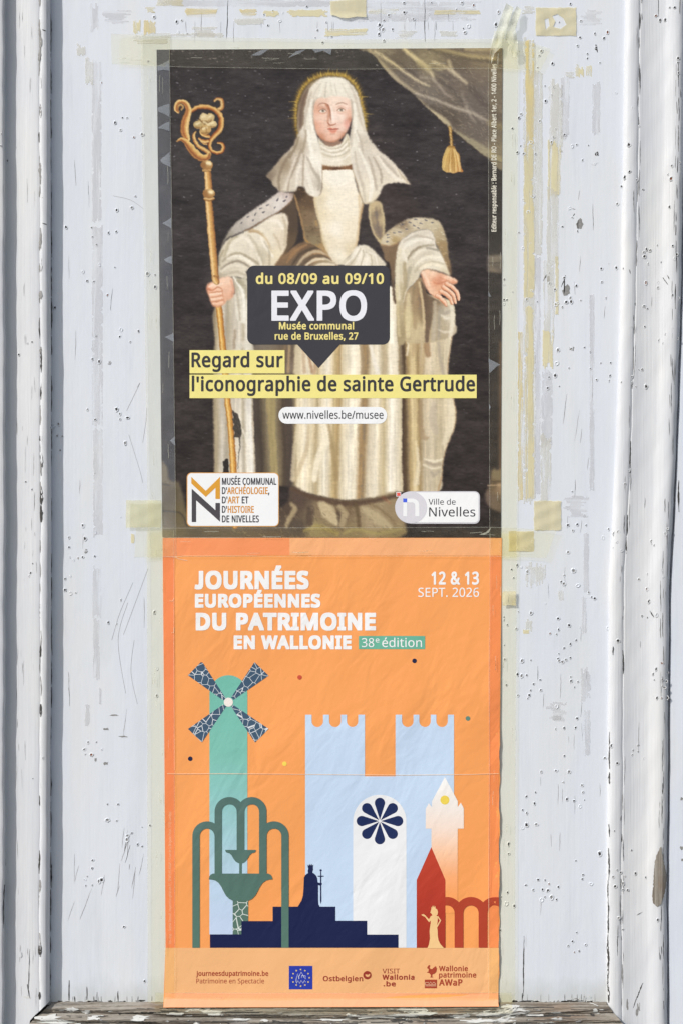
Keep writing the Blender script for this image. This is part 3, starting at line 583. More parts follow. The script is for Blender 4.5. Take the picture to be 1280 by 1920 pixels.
    for _ in range(1500):
        x, y = rs.randint(690, 945), rs.randint(90, 300)
        a = rs.uniform(-.5, 1.2); l = rs.uniform(2, 9)
        S([(x, y), (x + l * math.cos(a), y + l * math.sin(a))], rs.uniform(.6, 1.2), rs.choice(['#b0a588', '#4a403a', '#8e857a']), a=.35, clip=cm)
    S(G(560, 620, 700, 755, 800, 835, 950, 955, 1090, 1058, 1280, 1122), 2, '#3a3230', a=.6, f=2)
    # tassel
    S(G(752, 785, 760, 870, 768, 975), (6.5, 5, 6), '#cfae6c', lab=L_TASS, ramp=[(-1, '#8b6a3a'), (0, '#d9bd84'), (1, '#a27f46')])
    for k in range(6): S(G(742, 800 + 30 * k, 782, 815 + 30 * k), 1.2, '#8a6638', a=.7)
    tm = F(G(735, 955, 790, 955, 815, 1000, 843, 1050, 852, 1140, 874, 1190, 830, 1195, 780, 1205, 690, 1182, 680, 1100, 700, 1020),
      [(835, 285, '#cdb070'), (848, 288, '#b08a50'), (855, 300, '#c79a58'), (832, 310, '#c9ad74'), (845, 318, '#d4b47a'), (862, 318, '#ba8048')], lab=L_TASS)
    for k in range(34):
        x = rs.uniform(690, 860); S(G(770 + (x - 770) * .35, 985, 770 + (x - 770) * .8, 1080, x, 1190), .9, rs.choice(['#f0dba4', '#8c6432', '#e2c37c', '#a67a40']), a=.6, clip=tm)
    S(G(740, 958, 790, 962), 3, '#8a6636', a=.7, f=1.5)
    # ---- halo
    A = lambda *a: zm(540, 120, 8, *a)
    halo = A(150, 1090, 120, 900, 118, 720, 138, 570, 180, 450, 230, 355, 310, 270, 410, 205, 520, 168, 640, 158, 760, 165, 860, 190, 940, 240, 1010, 320, 1070, 450, 1100, 600, 1130, 720, 1150, 850, 1155, 990)
    S(halo, (4, 8, 9, 10, 10, 10, 10, 9, 8, 5), '#9c7c34', a=.5, f=12, lab=L_HALO)
    S(halo, (1, 3, 4, 4, 4, 4.5, 4, 4, 3, 1.5), '#d8b45a', a=.6, f=6)
    hp = spline(halo)
    for i in list(range(2, len(hp) - 2)) * 2:
        d = hp[i] - np.array([620, 215]); d /= np.hypot(*d); b_ = hp[i] + rs.uniform(-2.5, 2.5, 2); q = b_ + d * rs.uniform(2, 6.5)
        S([b_, q], (1.5, .4), rs.choice(['#d3b04c', '#b98f38', '#ecd070']), a=.42, f=1.4)
    for a, b in [((605, 150), (617, 60)), ((735, 160), (742, 70)), ((850, 180), (875, 80)), ((970, 260), (1030, 205)), ((130, 570), (10, 566)), ((1110, 495), (1200, 488)), ((1160, 745), (1280, 752)), ((120, 690), (20, 690)), ((140, 810), (0, 815)), ((490, 165), (490, 110)), ((320, 240), (290, 190))]:
        S(A(*a, *b), (2.0, .5), '#dcbe62', a=.7, f=1.2)
    # ---- cloak linings (brown) and dress body
    H = lambda *a: zm(480, 280, 4, *a); Cc = lambda *a: zm(380, 340, 6.4, *a); D = lambda *a: zm(690, 380, 6.4, *a)
    F(H(300, 330, 230, 420, 150, 500, 200, 760, 130, 900, 620, 900, 960, 900, 940, 840, 800, 860, 780, 700, 800, 420, 600, 330), '#3c3433', f=1, lab=L_BODY, smooth=False)
    F(H(275, 320, 300, 330, 305, 440, 318, 560, 300, 690, 240, 765, 150, 880, 60, 880, 120, 700, 200, 440), [(550, 370, '#5f4c3c'), (555, 420, '#5d4a3a'), (545, 460, '#6d573f'), (535, 490, '#7d5f40')], f=1, lab=L_BODY)
    F(H(150, 880, 240, 770, 300, 720, 365, 690, 400, 705, 470, 740, 540, 790, 610, 870, 600, 890), [(545, 470, '#9a744e'), (570, 465, '#7d5f44'), (600, 478, '#a07a54'), (560, 490, '#77634e')], f=1, lab=L_BODY)
    for k, (pts, c) in enumerate([((270, 870, 330, 790, 420, 745, 500, 740), '#5c4c3c'), ((310, 870, 370, 800, 450, 765, 530, 790), '#c7b79c'), ((345, 870, 410, 815, 480, 800, 560, 830), '#6d5a47'),
                                  ((370, 875, 430, 835, 500, 822, 575, 850), '#e6dbc4'), ((410, 880, 470, 850, 530, 845, 590, 865), '#a3947c'), ((440, 880, 500, 862, 590, 868), '#e9dfca'), ((230, 850, 300, 760, 380, 715), '#a87d50')]):
        S(H(*pts), (3, 6, 6, 4), c, a=.85, f=3)
    dm = F(H(285, 330, 300, 285, 355, 282, 390, 330, 450, 350, 450, 480, 495, 640, 530, 740, 600, 850, 520, 780, 430, 715, 368, 690, 350, 600, 318, 470, 288, 380),
      [(560, 360, '#513d2e'), (580, 375, '#6e543b'), (575, 410, '#8b7050'), (588, 430, '#7d674b'), (590, 450, '#94805c'), (600, 470, '#b0946c'), (597, 420, '#a58c66')], f=1, lab=L_BODY)
    S(H(290, 345, 312, 430, 345, 560, 372, 680, 470, 735), (3, 4, 4, 4, 3), '#b98d55', a=.8, f=3, clip=dm)
    for _ in range(130):
        x, y = rs.uniform(550, 612), rs.uniform(352, 475)
        S([(x, y), (x + rs.uniform(1, 4), y + rs.uniform(-1, 1))], 1, rs.choice(['#a98658', '#4c3626', '#8f6b42']), a=.5, clip=dm)
    F(H(768, 320, 800, 400, 803, 430, 778, 560, 762, 700, 720, 780, 740, 600, 755, 430), [(674, 370, '#c9b494'), (677, 400, '#b99a74'), (672, 440, '#c2a680')], f=1, lab=L_BODY)
    sm = F(H(495, 148, 722, 148, 740, 230, 768, 330, 790, 400, 778, 470, 768, 560, 760, 660, 745, 740, 700, 800, 640, 858, 600, 866, 545, 795, 500, 690, 478, 580, 450, 470, 435, 400, 440, 345, 480, 330, 497, 280),
      [(632, 330, '#f1ece0'), (620, 380, '#f0e9d8'), (650, 380, '#efe7d6'), (630, 430, '#f1eadb'), (655, 430, '#eae0cb'), (600, 400, '#e4d8bd'), (612, 450, '#e6dbc3'), (635, 480, '#ece4d2'), (625, 492, '#d9ceb8'), (660, 470, '#ded0b4'), (600, 375, '#e0d4ba')], f=1, lab=L_BODY)
    S(H(447, 360, 440, 400, 455, 480, 490, 640, 530, 760), (3, 7, 7, 5), '#d2bd94', a=.6, f=5, clip=sm); S(H(770, 350, 775, 470, 762, 640, 740, 750), 4, '#cfb58c', a=.6, f=4, clip=sm)
    F(H(495, 106, 718, 104, 722, 152, 497, 154), [(610, 312, '#8a5d39'), (630, 310, '#6a4630'), (650, 315, '#966840'), (655, 309, '#7c4f33')], lab=L_BODY, smooth=False)
    for _ in range(60): S([(rs.uniform(605, 660), rs.uniform(307, 318))] * 2, 1.2, rs.choice(['#c08a52', '#47301f', '#a8764a']), a=.6)
    # right hip drape
    hm = F(H(640, 868, 700, 800, 745, 735, 790, 715, 850, 730, 910, 790, 960, 880), [(670, 470, '#e9e3d4'), (690, 470, '#ded6c4'), (710, 490, '#d9d0be'), (680, 492, '#efe8d8'), (655, 494, '#d6ccb8')], f=1, lab=L_BODY)
    for k in range(7): S(H(655 + 42 * k, 875, 720 + 28 * k, 815 - 4 * k, 770 + 10 * k, 740 + 6 * k), 2.2, '#b3a892' if k % 2 else '#f5efe2', a=.7, f=2.5, clip=hm)
    # ---- lower robe with its hanging folds
    robe = [(404, 575), (403, 640), (400, 740), (401, 800), (402, 890), (402, 905), (545, 912), (548, 918), (580, 926), (620, 934), (648, 938), (694, 934), (736, 926), (745, 922), (820, 924), (828, 891), (830, 867), (836.6, 838), (851, 803), (854.5, 773),
            (850, 749), (842, 715), (839, 694), (845, 644), (852, 600), (850, 575), (835, 560), (740, 540), (690, 520), (560, 520), (470, 540)]
    cols = [(400, '#a3957c'), (408, '#b8aa8f'), (418, '#cfc7b8'), (428, '#b7ac97'), (440, '#d0c7b6'), (452, '#dcd4c4'), (458, '#bdb29c'), (464, '#e5dfd2'), (472, '#e9e4da'), (475, '#c5b9a4'), (478, '#61544a'), (488, '#5e5144'), (496, '#7d6d54'), (506, '#a4956f'), (516, '#a89972'), (522, '#8c7a5c'),
            (530, '#665646'), (545, '#62544a'), (551, '#9b8a6c'), (556, '#dccfb2'), (570, '#e6dcc6'), (582, '#dccfb2'), (592, '#bfae8c'), (600, '#dfd3b8'), (610, '#ece4d1'), (617, '#e0d4bb'), (624, '#c7b48c'), (632, '#b39c74'), (640, '#ddd0b4'), (655, '#ebe3d0'), (667, '#e5dbc4'), (675, '#a98f6b'), (682, '#a58e6d'), (690, '#d6cab2'),
            (703, '#e8dfcb'), (711, '#cdbfa2'), (718, '#c3b492'), (730, '#f0e9da'), (742, '#e6dcc6'), (750, '#ccbfa2'), (753, '#5f4c3c'), (758, '#70593f'), (764, '#a68f69'), (772, '#d6c49c'), (779, '#c9b68e'), (784, '#a08b68'), (792, '#c2b49a'), (806, '#d3c6ad'), (822, '#cbbda0'), (834, '#d6c9ae'), (848, '#e0d4ba'), (858, '#bba986')]
    ks = np.array([c[0] for c in cols]); cv = np.array([hx(c[1]) for c in cols])
    warp = 5 * vnoise(sh, 70, 160, rs) + 2.5 * vnoise(sh, 16, 60, rs)
    # folds gather towards the waist on the left, flare a little on the way down
    xs_ = xx + warp + (820 - yy) * np.interp(xx, [400, 480, 600, 700, 760, 860], [0, .03, -.02, -.03, .035, 0]) * .6
    rc = np.stack([np.interp(xs_, ks, cv[:, c]) for c in range(3)], -1)
    lightn = .10 * vnoise(sh, 3, 45, rs) + .07 * vnoise(sh, 9, 120, rs) + .05 * vnoise(sh, 26, 26, rs)
    mean_ = np.array([.80, .745, .64]); rc = mean_ + (rc - mean_) * 1.10
    rc = np.clip(rc * (1 + 1.25 * lightn[..., None]), 0, 1)
    rm = C.put(C.mask(spline(robe, True, 4), 1), rc, lab=L_BODY)
    E = lambda *a: zm(380, 600, 4.923, *a); Fz = lambda *a: zm(620, 600, 4.571, *a)
    # brown hollow in the middle left, above the title strip
    F([(480, 640), (545, 640), (556, 700), (545, 702), (478, 702)], [(490, 660, '#857868'), (510, 680, '#6d5c4a'), (535, 670, '#77634e'), (550, 690, '#94806a')], f=5, a=.85, clip=rm)
    for pts, w, c, a in [((760, 240, 740, 480), 6, '#8d7254', .8), ((800, 240, 790, 480), 5, '#b59d7c', .8), ((880, 250, 870, 480), 12, '#d3c6aa', .9), ((930, 280, 940, 480), 7, '#c2ab90', .8), ((980, 330, 1010, 480), 4, '#a07c60', .8),
                         ((1040, 400, 1030, 490), 6, '#b7977a', .7), ((320, 240, 440, 240, 430, 480), 12, '#d8d2c4', .8), ((300, 100, 290, 260), 4, '#94816c', .7),
                         ((1120, 960, 1140, 1100, 1060, 1300, 1030, 1470), (16, 18, 12, 10), '#efe6cf', .9), ((1160, 960, 1200, 1200, 1230, 1470), (5, 8, 9), '#a38d68', .7), ((980, 980, 960, 1200, 850, 1470), (5, 8, 10), '#c3b08f', .6),
                         ((880, 980, 850, 1180, 830, 1470), (4, 7, 9), '#d9ccb0', .7), ((370, 1010, 420, 1160, 455, 1300), 1.8, '#f2ecdf', .9), ((350, 1060, 380, 1300, 390, 1400), 6, '#b9b2a4', .5)]:
        S(E(*pts), w, c, a=a, f=4, clip=rm)
    for pts, w, c, a in [((255, 220, 275, 330, 270, 470), 5, '#a28f74', .8), ((340, 220, 370, 350, 400, 450), (6, 8, 8), '#efe9dc', .8), ((440, 220, 470, 340, 450, 460), 6, '#bfae92', .7), ((520, 220, 530, 360, 545, 460), 8, '#e6dcc8', .8), ((575, 0, 590, 200, 600, 460), (4, 6, 9), '#8a7558', .85),
                         ((630, 0, 660, 180, 650, 300), 3, '#f0e6d0', .9), ((800, 0, 800, 200, 775, 460), (5, 8, 8), '#c2ab84', .7), ((830, 0, 820, 200, 830, 300), (8, 12, 10), '#97795a', .75), ((720, 0, 740, 120, 700, 300), (12, 14, 8), '#b49a78', .5), ((920, 200, 930, 300, 960, 460), 6, '#aaa091', .7),
                         ((940, 100, 1000, 110, 1040, 90), (2, 4, 3), '#efe6d4', .7), ((930, 60, 960, 90, 1020, 60), (5, 8, 5), '#bcb2a2', .7),
                         ((770, 700, 760, 850, 790, 1000, 830, 1010), (6, 10, 10, 4), '#a28c6e', .6), ((880, 720, 870, 850, 900, 960), (9, 14, 10), '#bdb1a0', .6), ((1010, 700, 1030, 800, 1010, 930, 960, 1060), (8, 12, 10, 6), '#e3d8bf', .7),
                         ((800, 1190, 880, 1210, 965, 1190), (2, 3.5, 3), '#f0e7d0', .9), ((810, 1215, 880, 1240, 940, 1230), (3, 5, 4), '#a99c8c', .8), ((790, 1240, 860, 1270, 940, 1262), (2, 3, 2), '#e9e0cc', .8), ((860, 1310, 880, 1330, 920, 1300), 7, '#b0a594', .7),
                         ((740, 1100, 750, 1250, 730, 1400), (4, 8, 10), '#d8ccb8', .6), ((725, 1040, 745, 1250, 720, 1470), (3, 4, 4), '#efe2c0', .6)]:
        S(Fz(*pts), w, c, a=a, f=4, clip=rm)
    S([(403, 580), (402, 650), (400, 740), (402, 900)], 3, '#8b7a60', a=.6, f=3, clip=rm)
    S(Fz(1060, 0, 1030, 200, 1000, 430, 1050, 680, 1072, 790, 1055, 930, 990, 1090, 960, 1220, 950, 1330, 915, 1470), 2.5, '#a8825c', a=.6, f=2, clip=rm)
    # ---- ground under the hem
    gm = F([(380, 985), (420, 975), (530, 950), (545, 912), (580, 926), (620, 934), (648, 938), (694, 934), (745, 922), (752, 950), (760, 985), (757, 1003), (700, 1012), (420, 1012)],
      [(420, 1000, '#6d6253'), (540, 950, '#57493f'), (560, 935, '#5c4d44'), (600, 960, '#8b7a60'), (640, 960, '#7d6b54'), (700, 975, '#a8977a'), (740, 970, '#99876a'), (660, 1000, '#8d7d60'), (590, 990, '#998a66'), (560, 990, '#5b4f45'), (740, 1000, '#8a7b5c')], f=2, lab=L_GROUND)
    S([(545, 915), (580, 930), (620, 940), (648, 944), (694, 940), (745, 929)], (6, 9, 10, 10, 9, 7), '#5d4a3d', a=.9, f=5, clip=gm)
    R7 = lambda *a: zm(320, 780, 4, *a); R8 = lambda *a: zm(630, 780, 4, *a)
    for f_, pts, w, c, a in [(R7, (905, 660, 930, 700, 880, 790, 870, 830), (6, 10, 8, 6), '#b7a582', .8), (R7, (1130, 660, 1180, 720, 1240, 800), (12, 26, 12), '#cbbb98', .85), (R7, (1000, 860, 1100, 830, 1250, 880), (4, 10, 8), '#a2925f', .8), (R7, (1050, 700, 1040, 800), 14, '#574940', .8),
                             (R7, (1260, 720, 1275, 830), 8, '#54463c', .7), (R8, (30, 680, 60, 740, 40, 820), (10, 14, 10), '#b3a281', .8), (R8, (150, 660, 165, 760, 170, 830), 7, '#66543f', .8), (R8, (200, 690, 290, 760, 400, 830), (8, 20, 10), '#b9a988', .8),
                             (R8, (250, 660, 330, 700, 440, 800), 5, '#7e6a50', .6), (R8, (60, 880, 150, 850, 300, 880, 480, 850), (4, 7, 7, 5), '#a4966a', .8), (R8, (350, 610, 400, 650), 5, '#a06048', .35), (R8, (100, 650, 110, 720), 8, '#6b5844', .5)]:
        S(f_(*pts), w, c, a=a, f=5, clip=gm)
    for _ in range(260):
        x, y = rs.uniform(420, 758), rs.uniform(935, 1008); a = rs.uniform(.2, 1.2)
        S([(x, y), (x + 6 * math.cos(a), y + 6 * math.sin(a))], rs.uniform(1, 2), rs.choice(['#c7b78f', '#4e4036', '#8a785a', '#a08f70']), a=.3, f=1.5, clip=gm)
    # ---- left arm: ermine, sleeve, cuff
    em = F(Cc(920, 125, 1000, 135, 1090, 150, 1070, 225, 1035, 270, 900, 372, 750, 452, 620, 532, 500, 592, 380, 645, 290, 690, 235, 775, 205, 860, 250, 720, 310, 610, 380, 520, 500, 420, 640, 320, 780, 230),
      [(540, 366, '#d3c7c2'), (525, 380, '#ded7d0'), (500, 400, '#d2cac0'), (475, 415, '#cac2b8'), (450, 430, '#b9b2a9'), (430, 448, '#9f9789'), (545, 362, '#a58f84')], f=1, lab=L_BODY)
    for x, y, a, l in [(970, 240, -.6, 5.5), (895, 230, -1.1, 4.5), (775, 290, -.5, 4), (690, 330, -.4, 4), (865, 318, -.8, 3), (725, 375, -.5, 4), (630, 400, -1, 4), (540, 430, -.7, 3), (600, 470, -.6, 3), (460, 500, -.6, 3), (1010, 190, -.8, 2.5)]:
        p = Cc(x, y)[0]; S([p, (p[0] + l * math.cos(a), p[1] + l * math.sin(a))], (2.6, 1.2), '#55515a', a=.9, f=1.2)
    S(Cc(1070, 230, 1030, 275, 900, 378, 750, 458, 620, 538, 500, 600), 1.8, '#8f6c4c', a=.8, f=1.6)
    sl = F(Cc(195, 980, 200, 880, 240, 780, 300, 700, 400, 655, 500, 605, 610, 560, 750, 465, 900, 390, 985, 385, 1020, 430, 1028, 520, 1015, 700, 1000, 800, 950, 890, 870, 1000, 860, 1060, 540, 1060, 540, 1170, 390, 1145, 200, 1165, 185, 1130),
      [(510, 410, '#e9e0cf'), (530, 405, '#dfd5c4'), (533, 450, '#dccfba'), (480, 440, '#e3dccb'), (455, 450, '#ddd6c5'), (440, 470, '#e4ddcc'), (420, 470, '#cfc6b2'), (500, 450, '#e8dfcd'), (515, 480, '#e6dac0'), (470, 480, '#e0d8c7'), (490, 480, '#c9c0ac'), (425, 505, '#d0c7b5'), (440, 515, '#d9d0be'), (410, 520, '#b7ab96'), (460, 520, '#e2dac9')], f=1, lab=L_BODY)
    for pts, w, c, a in [((600, 570, 560, 600, 640, 600, 720, 650), (3, 4, 4, 2), '#a6825a', .7), ((590, 580, 690, 615, 780, 720, 830, 860), (2, 4, 4, 3), '#c9b592', .7), ((240, 960, 350, 880, 450, 870, 560, 920, 680, 1000), (3, 5, 5, 6, 4), '#a79b86', .8),
                         ((230, 1050, 330, 980, 430, 960, 520, 1000, 570, 1030), (3, 4, 4, 4, 3), '#8f8474', .8), ((300, 930, 420, 895, 540, 950, 620, 1010), (3, 6, 7, 4), '#f1ebdd', .8), ((260, 900, 330, 720, 420, 660), (3, 5, 4), '#b3a98f', .7),
                         ((300, 900, 360, 760, 470, 680), (3, 6, 6), '#eee7d7', .7), ((560, 650, 640, 760, 700, 900, 730, 1000), (5, 5, 4, 4), '#bcb29d', .6), ((700, 680, 760, 780, 840, 900), (4, 7, 5), '#f3eddf', .8), ((740, 720, 800, 840, 800, 1000), (2, 4, 4), '#a69b86', .6),
                         ((860, 640, 900, 700, 940, 820), (4, 4, 3), '#bdae94', .6), ((820, 470, 900, 480, 960, 560), (5, 8, 6), '#f3ecde', .7), ((960, 430, 1000, 560, 985, 760), (3, 5, 4), '#c3b59c', .7), ((650, 880, 690, 950, 700, 1010), 5, '#efe8d8', .7), ((480, 660, 560, 720, 600, 800), (4, 7, 5), '#f0eadc', .6),
                         ((220, 1080, 350, 1010, 480, 1010), (4, 6, 6), '#e5ddcd', .7), ((250, 1140, 400, 1090, 530, 1130), (3, 5, 4), '#b5aa98', .6), ((205, 1010, 210, 930, 250, 830), 3, '#8f836a', .6)]:
        S(Cc(*pts), w, c, a=a, f=3.5, clip=sl)
    hs = F(Cc(360, 1140, 450, 1165, 540, 1180, 545, 1665, 425, 1670, 400, 1500, 390, 1380, 385, 1260), [(450, 530, '#bfb8a4'), (445, 560, '#dcd6c8'), (455, 590, '#e4dfd2'), (460, 540, '#d6d0c0')], f=1, lab=L_BODY)
    S(Cc(370, 1150, 420, 1220, 480, 1330, 500, 1500, 500, 1660), (3, 4, 5, 5, 4), '#f2eee4', a=.9, f=3, clip=hs); S(Cc(430, 1190, 520, 1280, 540, 1400), (6, 8, 4), '#a9a08a', a=.7, f=4, clip=hs); S(Cc(395, 1260, 430, 1440, 450, 1660), 4, '#b5ab97', a=.7, f=3, clip=hs)
    # ---- right side: fur edge, lining, sleeve
    F(D(150, 480, 360, 490, 335, 650, 320, 900, 310, 1000, 340, 1180, 300, 1180, 262, 760, 200, 690, 180, 590), [(720, 470, '#8b6e50'), (735, 480, '#866a4d'), (730, 510, '#83694e'), (738, 540, '#6f5945')], f=1, lab=L_BODY)
    for x in (90, 130): pass
    f1 = F(D(5, 30, 0, 130, 20, 260, 60, 380, 110, 460, 165, 505, 198, 390, 198, 220, 182, 100, 145, -10, 60, -20), [(700, 390, '#c9b792'), (705, 400, '#8d7d6a'), (706, 430, '#8b7a68'), (718, 410, '#c4b28e'), (712, 450, '#b8a680'), (714, 440, '#94816c')], f=1, lab=L_BODY)
    S(D(15, 60, 25, 230, 80, 390, 150, 480), 3.5, '#cdbd98', a=.8, f=3, clip=f1); S(D(150, 20, 185, 200, 180, 400), 3.5, '#c6b690', a=.8, f=3, clip=f1); S(D(90, 60, 110, 250, 140, 420), 4, '#75645a', a=.5, f=4, clip=f1)
    f2 = F(D(150, 500, 180, 400, 270, 310, 400, 228, 520, 185, 640, 178, 780, 193, 860, 240, 905, 330, 945, 470, 962, 640, 985, 740, 995, 870, 940, 820, 880, 640, 800, 470, 750, 345, 640, 325, 500, 375, 400, 450, 340, 492, 250, 520),
      [(745, 435, '#cfc3aa'), (780, 415, '#d3c8b0'), (810, 420, '#c8bca2'), (725, 450, '#d2c6ac'), (740, 450, '#b29b72'), (830, 440, '#b5a688'), (830, 460, '#a08a68'), (835, 490, '#9c7f58'), (843, 510, '#7d6248'), (750, 420, '#8d7a64')], f=1, lab=L_BODY)
    for _ in range(260):
        x, y = rs.uniform(712, 845), rs.uniform(408, 500); a = rs.uniform(2.2, 3.4)
        S([(x, y), (x + 4 * math.cos(a), y - 4 * math.sin(a) * .6)], 1, rs.choice(['#eae1cc', '#a3937a', '#f1ead9', '#8d7c66']), a=.45, clip=f2)
    for x, y in [(560, 200), (680, 210), (540, 272), (450, 320), (490, 235), (300, 362), (225, 385), (230, 420), (215, 470), (620, 245), (760, 240), (590, 300), (400, 260), (365, 350)]:
        p = D(x, y)[0]; S([p, (p[0] + 4, p[1] + rs.uniform(-.5, 1.5))], (2.4, 1.2), '#5d5a68', a=.85, f=1.2)
    S(D(160, 505, 260, 525, 350, 490, 430, 430), 2, '#a17c58', a=.7, f=2)
    ft = F(D(430, 1180, 460, 1060, 540, 975, 600, 895, 650, 920, 700, 1090, 800, 1150, 950, 1230, 1020, 1225, 1035, 1400, 1010, 1600, 440, 1670), [(770, 560, '#b5a284'), (765, 600, '#c9b990'), (790, 560, '#93785a'), (805, 560, '#7c644c'), (800, 590, '#8a7458'), (820, 600, '#b9ac92'), (840, 590, '#d5cbb8'), (780, 620, '#cbbb98')], f=1, lab=L_BODY)
    for pts, w, c, a in [((640, 960, 690, 1180, 710, 1400, 700, 1660), (5, 12, 10, 7), '#6f5641', .85), ((740, 1120, 740, 1300, 720, 1500), (12, 14, 8), '#7e664d', .7), ((570, 960, 560, 1200, 560, 1500), (6, 9, 6), '#a08a6c', .6), ((610, 960, 650, 1200, 670, 1500), 4, '#e0cfaa', .8),
                         ((480, 1100, 480, 1300, 470, 1600), (6, 10, 8), '#d9cba6', .8), ((545, 1000, 530, 1200), 5, '#8d7b60', .5), ((800, 1200, 790, 1400, 780, 1650), (8, 8, 8), '#c1b7a4', .7), ((850, 1250, 850, 1400, 840, 1650), (6, 6, 5), '#a69e92', .6), ((880, 1350, 930, 1390, 970, 1380), (3, 5, 3), '#eee6d6', .8),
                         ((1000, 1250, 1010, 1400, 980, 1640), (8, 9, 7), '#e8e0cd', .8), ((890, 1290, 900, 1330, 960, 1310), 6, '#aaa192', .7), ((850, 1530, 920, 1555, 1000, 1530), (2, 4, 3), '#efe7d6', .7)]:
        S(D(*pts), w, c, a=a, f=4, clip=ft)
    sl2 = F(D(400, 445, 520, 362, 640, 325, 740, 332, 790, 410, 820, 530, 870, 610, 920, 720, 975, 875, 900, 840, 740, 800, 655, 815, 600, 895, 540, 970, 460, 1055, 430, 1180, 430, 1400, 440, 1670, 350, 1670, 335, 1180, 318, 900, 330, 660, 355, 530),
      [(765, 450, '#e0dacd'), (790, 440, '#d7cfbf'), (805, 450, '#e4ddcf'), (755, 480, '#e2dac8'), (780, 475, '#d9d0bf'), (800, 480, '#cdc4b2'), (820, 490, '#ebe4d4'), (800, 495, '#e9e1cf'), (835, 508, '#d9cdb3'), (775, 500, '#cfc6b2'), (750, 500, '#d5ccb4'), (745, 540, '#c2b596'), (760, 520, '#d7cdb5'), (748, 590, '#b9a988'), (750, 620, '#a89878')], f=1, lab=L_BODY)
    for pts, w, c, a in [((420, 470, 560, 400, 700, 420, 780, 440), (3, 4, 4, 3), '#b9af9f', .7), ((480, 660, 560, 570, 660, 520, 780, 510), (4, 5, 4, 4), '#a59a86', .8), ((470, 690, 520, 590, 620, 530), 2.5, '#8b7c68', .6), ((430, 540, 520, 470, 640, 440, 740, 450), (4, 7, 6, 4), '#efe9dc', .8),
                         ((540, 660, 600, 590, 720, 560, 800, 580), (3, 5, 5, 3), '#f0e9d8', .7), ((560, 760, 640, 680, 760, 650, 860, 660), (3, 6, 6, 4), '#f3ecda', .85), ((560, 830, 660, 740, 780, 710, 900, 740), (3, 4, 4, 3), '#bdb29b', .7), ((620, 790, 700, 745, 820, 745, 930, 790), (4, 7, 7, 4), '#eee5cf', .8), ((700, 545, 780, 560, 830, 570), 3.5, '#8e8577', .7),
                         ((500, 780, 470, 900, 460, 1010), (6, 8, 5), '#a9a18e', .7), ((430, 730, 440, 850, 440, 980, 420, 1150), (6, 8, 7, 6), '#a8997a', .7), ((380, 560, 350, 750, 350, 950, 360, 1150), (5, 6, 7, 7), '#e3dac3', .8), ((410, 560, 440, 660, 460, 700), (4, 6, 3), '#eee7d8', .7), ((600, 900, 530, 980, 455, 1065, 430, 1190), 2.2, '#f3ecdc', .9), ((340, 1000, 350, 1300, 370, 1600), 5, '#d9cba6', .6)]:
        S(D(*pts), w, c, a=a, f=3.5, clip=sl2)
    # ---- crosier staff (below the hand) then hand
    staff = [(-1, '#8a5a33'), (-.5, '#c08a4c'), (0, '#dca95e'), (.45, '#efce92'), (.8, '#d6a868'), (1, '#9c7445')]
    staff2 = [(-1, '#9a5f2c'), (-.55, '#c98a3c'), (-.1, '#e2a84c'), (.3, '#f5d487'), (.7, '#d4963c'), (1, '#a06a30')]
    S([(390.5, 376), (393, 390), (397, 440), (402, 496), (406, 545)], (12, 13.5, 14.5, 13.5, 12), None, f=1, lab=L_CROS, ramp=staff)
    S([(411, 575), (413.5, 600), (418.6, 653), (426.7, 748), (431, 783), (436, 844), (438.5, 890), (441, 986)], (12, 11.5, 11.5, 11.5, 12, 12), None, f=1, lab=L_CROS, ramp=staff2)
    hd = F(Cc(190, 1175, 250, 1148, 335, 1148, 368, 1190, 385, 1290, 380, 1350, 350, 1400, 300, 1430, 255, 1480, 185, 1508, 125, 1495, 90, 1420, 62, 1345, 45, 1270, 70, 1225, 130, 1205),
      [(425, 525, '#f0cfb8'), (405, 535, '#efcdb4'), (390, 540, '#e3a98c'), (395, 550, '#f0ccb2'), (400, 560, '#eac0a4'), (410, 572, '#e2b090'), (430, 545, '#e8bfa6'), (436, 550, '#d9a78c'), (398, 572, '#d49a7c'), (388, 548, '#cf8f72')], f=1, lab=L_BODY)
    for pts, w, c, a in [((60, 1290, 110, 1310, 180, 1270, 230, 1285), (2, 2.4, 2, 1.6), '#b97455', .8), ((85, 1340, 140, 1330, 230, 1320, 240, 1300), (1.8, 2, 2, 1.5), '#bf7c5c', .8), ((100, 1395, 160, 1385, 240, 1370), 1.8, '#c07f60', .75), ((115, 1445, 180, 1440, 250, 1420), 1.8, '#bd7a5b', .75), ((240, 1300, 245, 1380, 255, 1450), 1.8, '#cd967a', .6),
                         ((80, 1265, 150, 1235, 240, 1230), (3, 5, 4), '#f6dcc8', .8), ((100, 1360, 160, 1352, 220, 1345), 4, '#f7dfca', .7), ((110, 1415, 170, 1408, 230, 1400), 4, '#f4d8c2', .7), ((130, 1470, 190, 1468, 240, 1450), 4, '#f1cfb6', .7), ((340, 1190, 370, 1290, 350, 1380), 4, '#cf9c82', .6), ((120, 1500, 180, 1510, 250, 1485), 2, '#a8694c', .7), ((50, 1280, 70, 1380, 110, 1470), 1.6, '#a9684c', .7)]:
        S(Cc(*pts), w, c, a=a, f=1.6, clip=hd)
    S(Cc(150, 1170, 170, 1205), (12, 12), None, f=1, ramp=staff, lab=L_CROS)
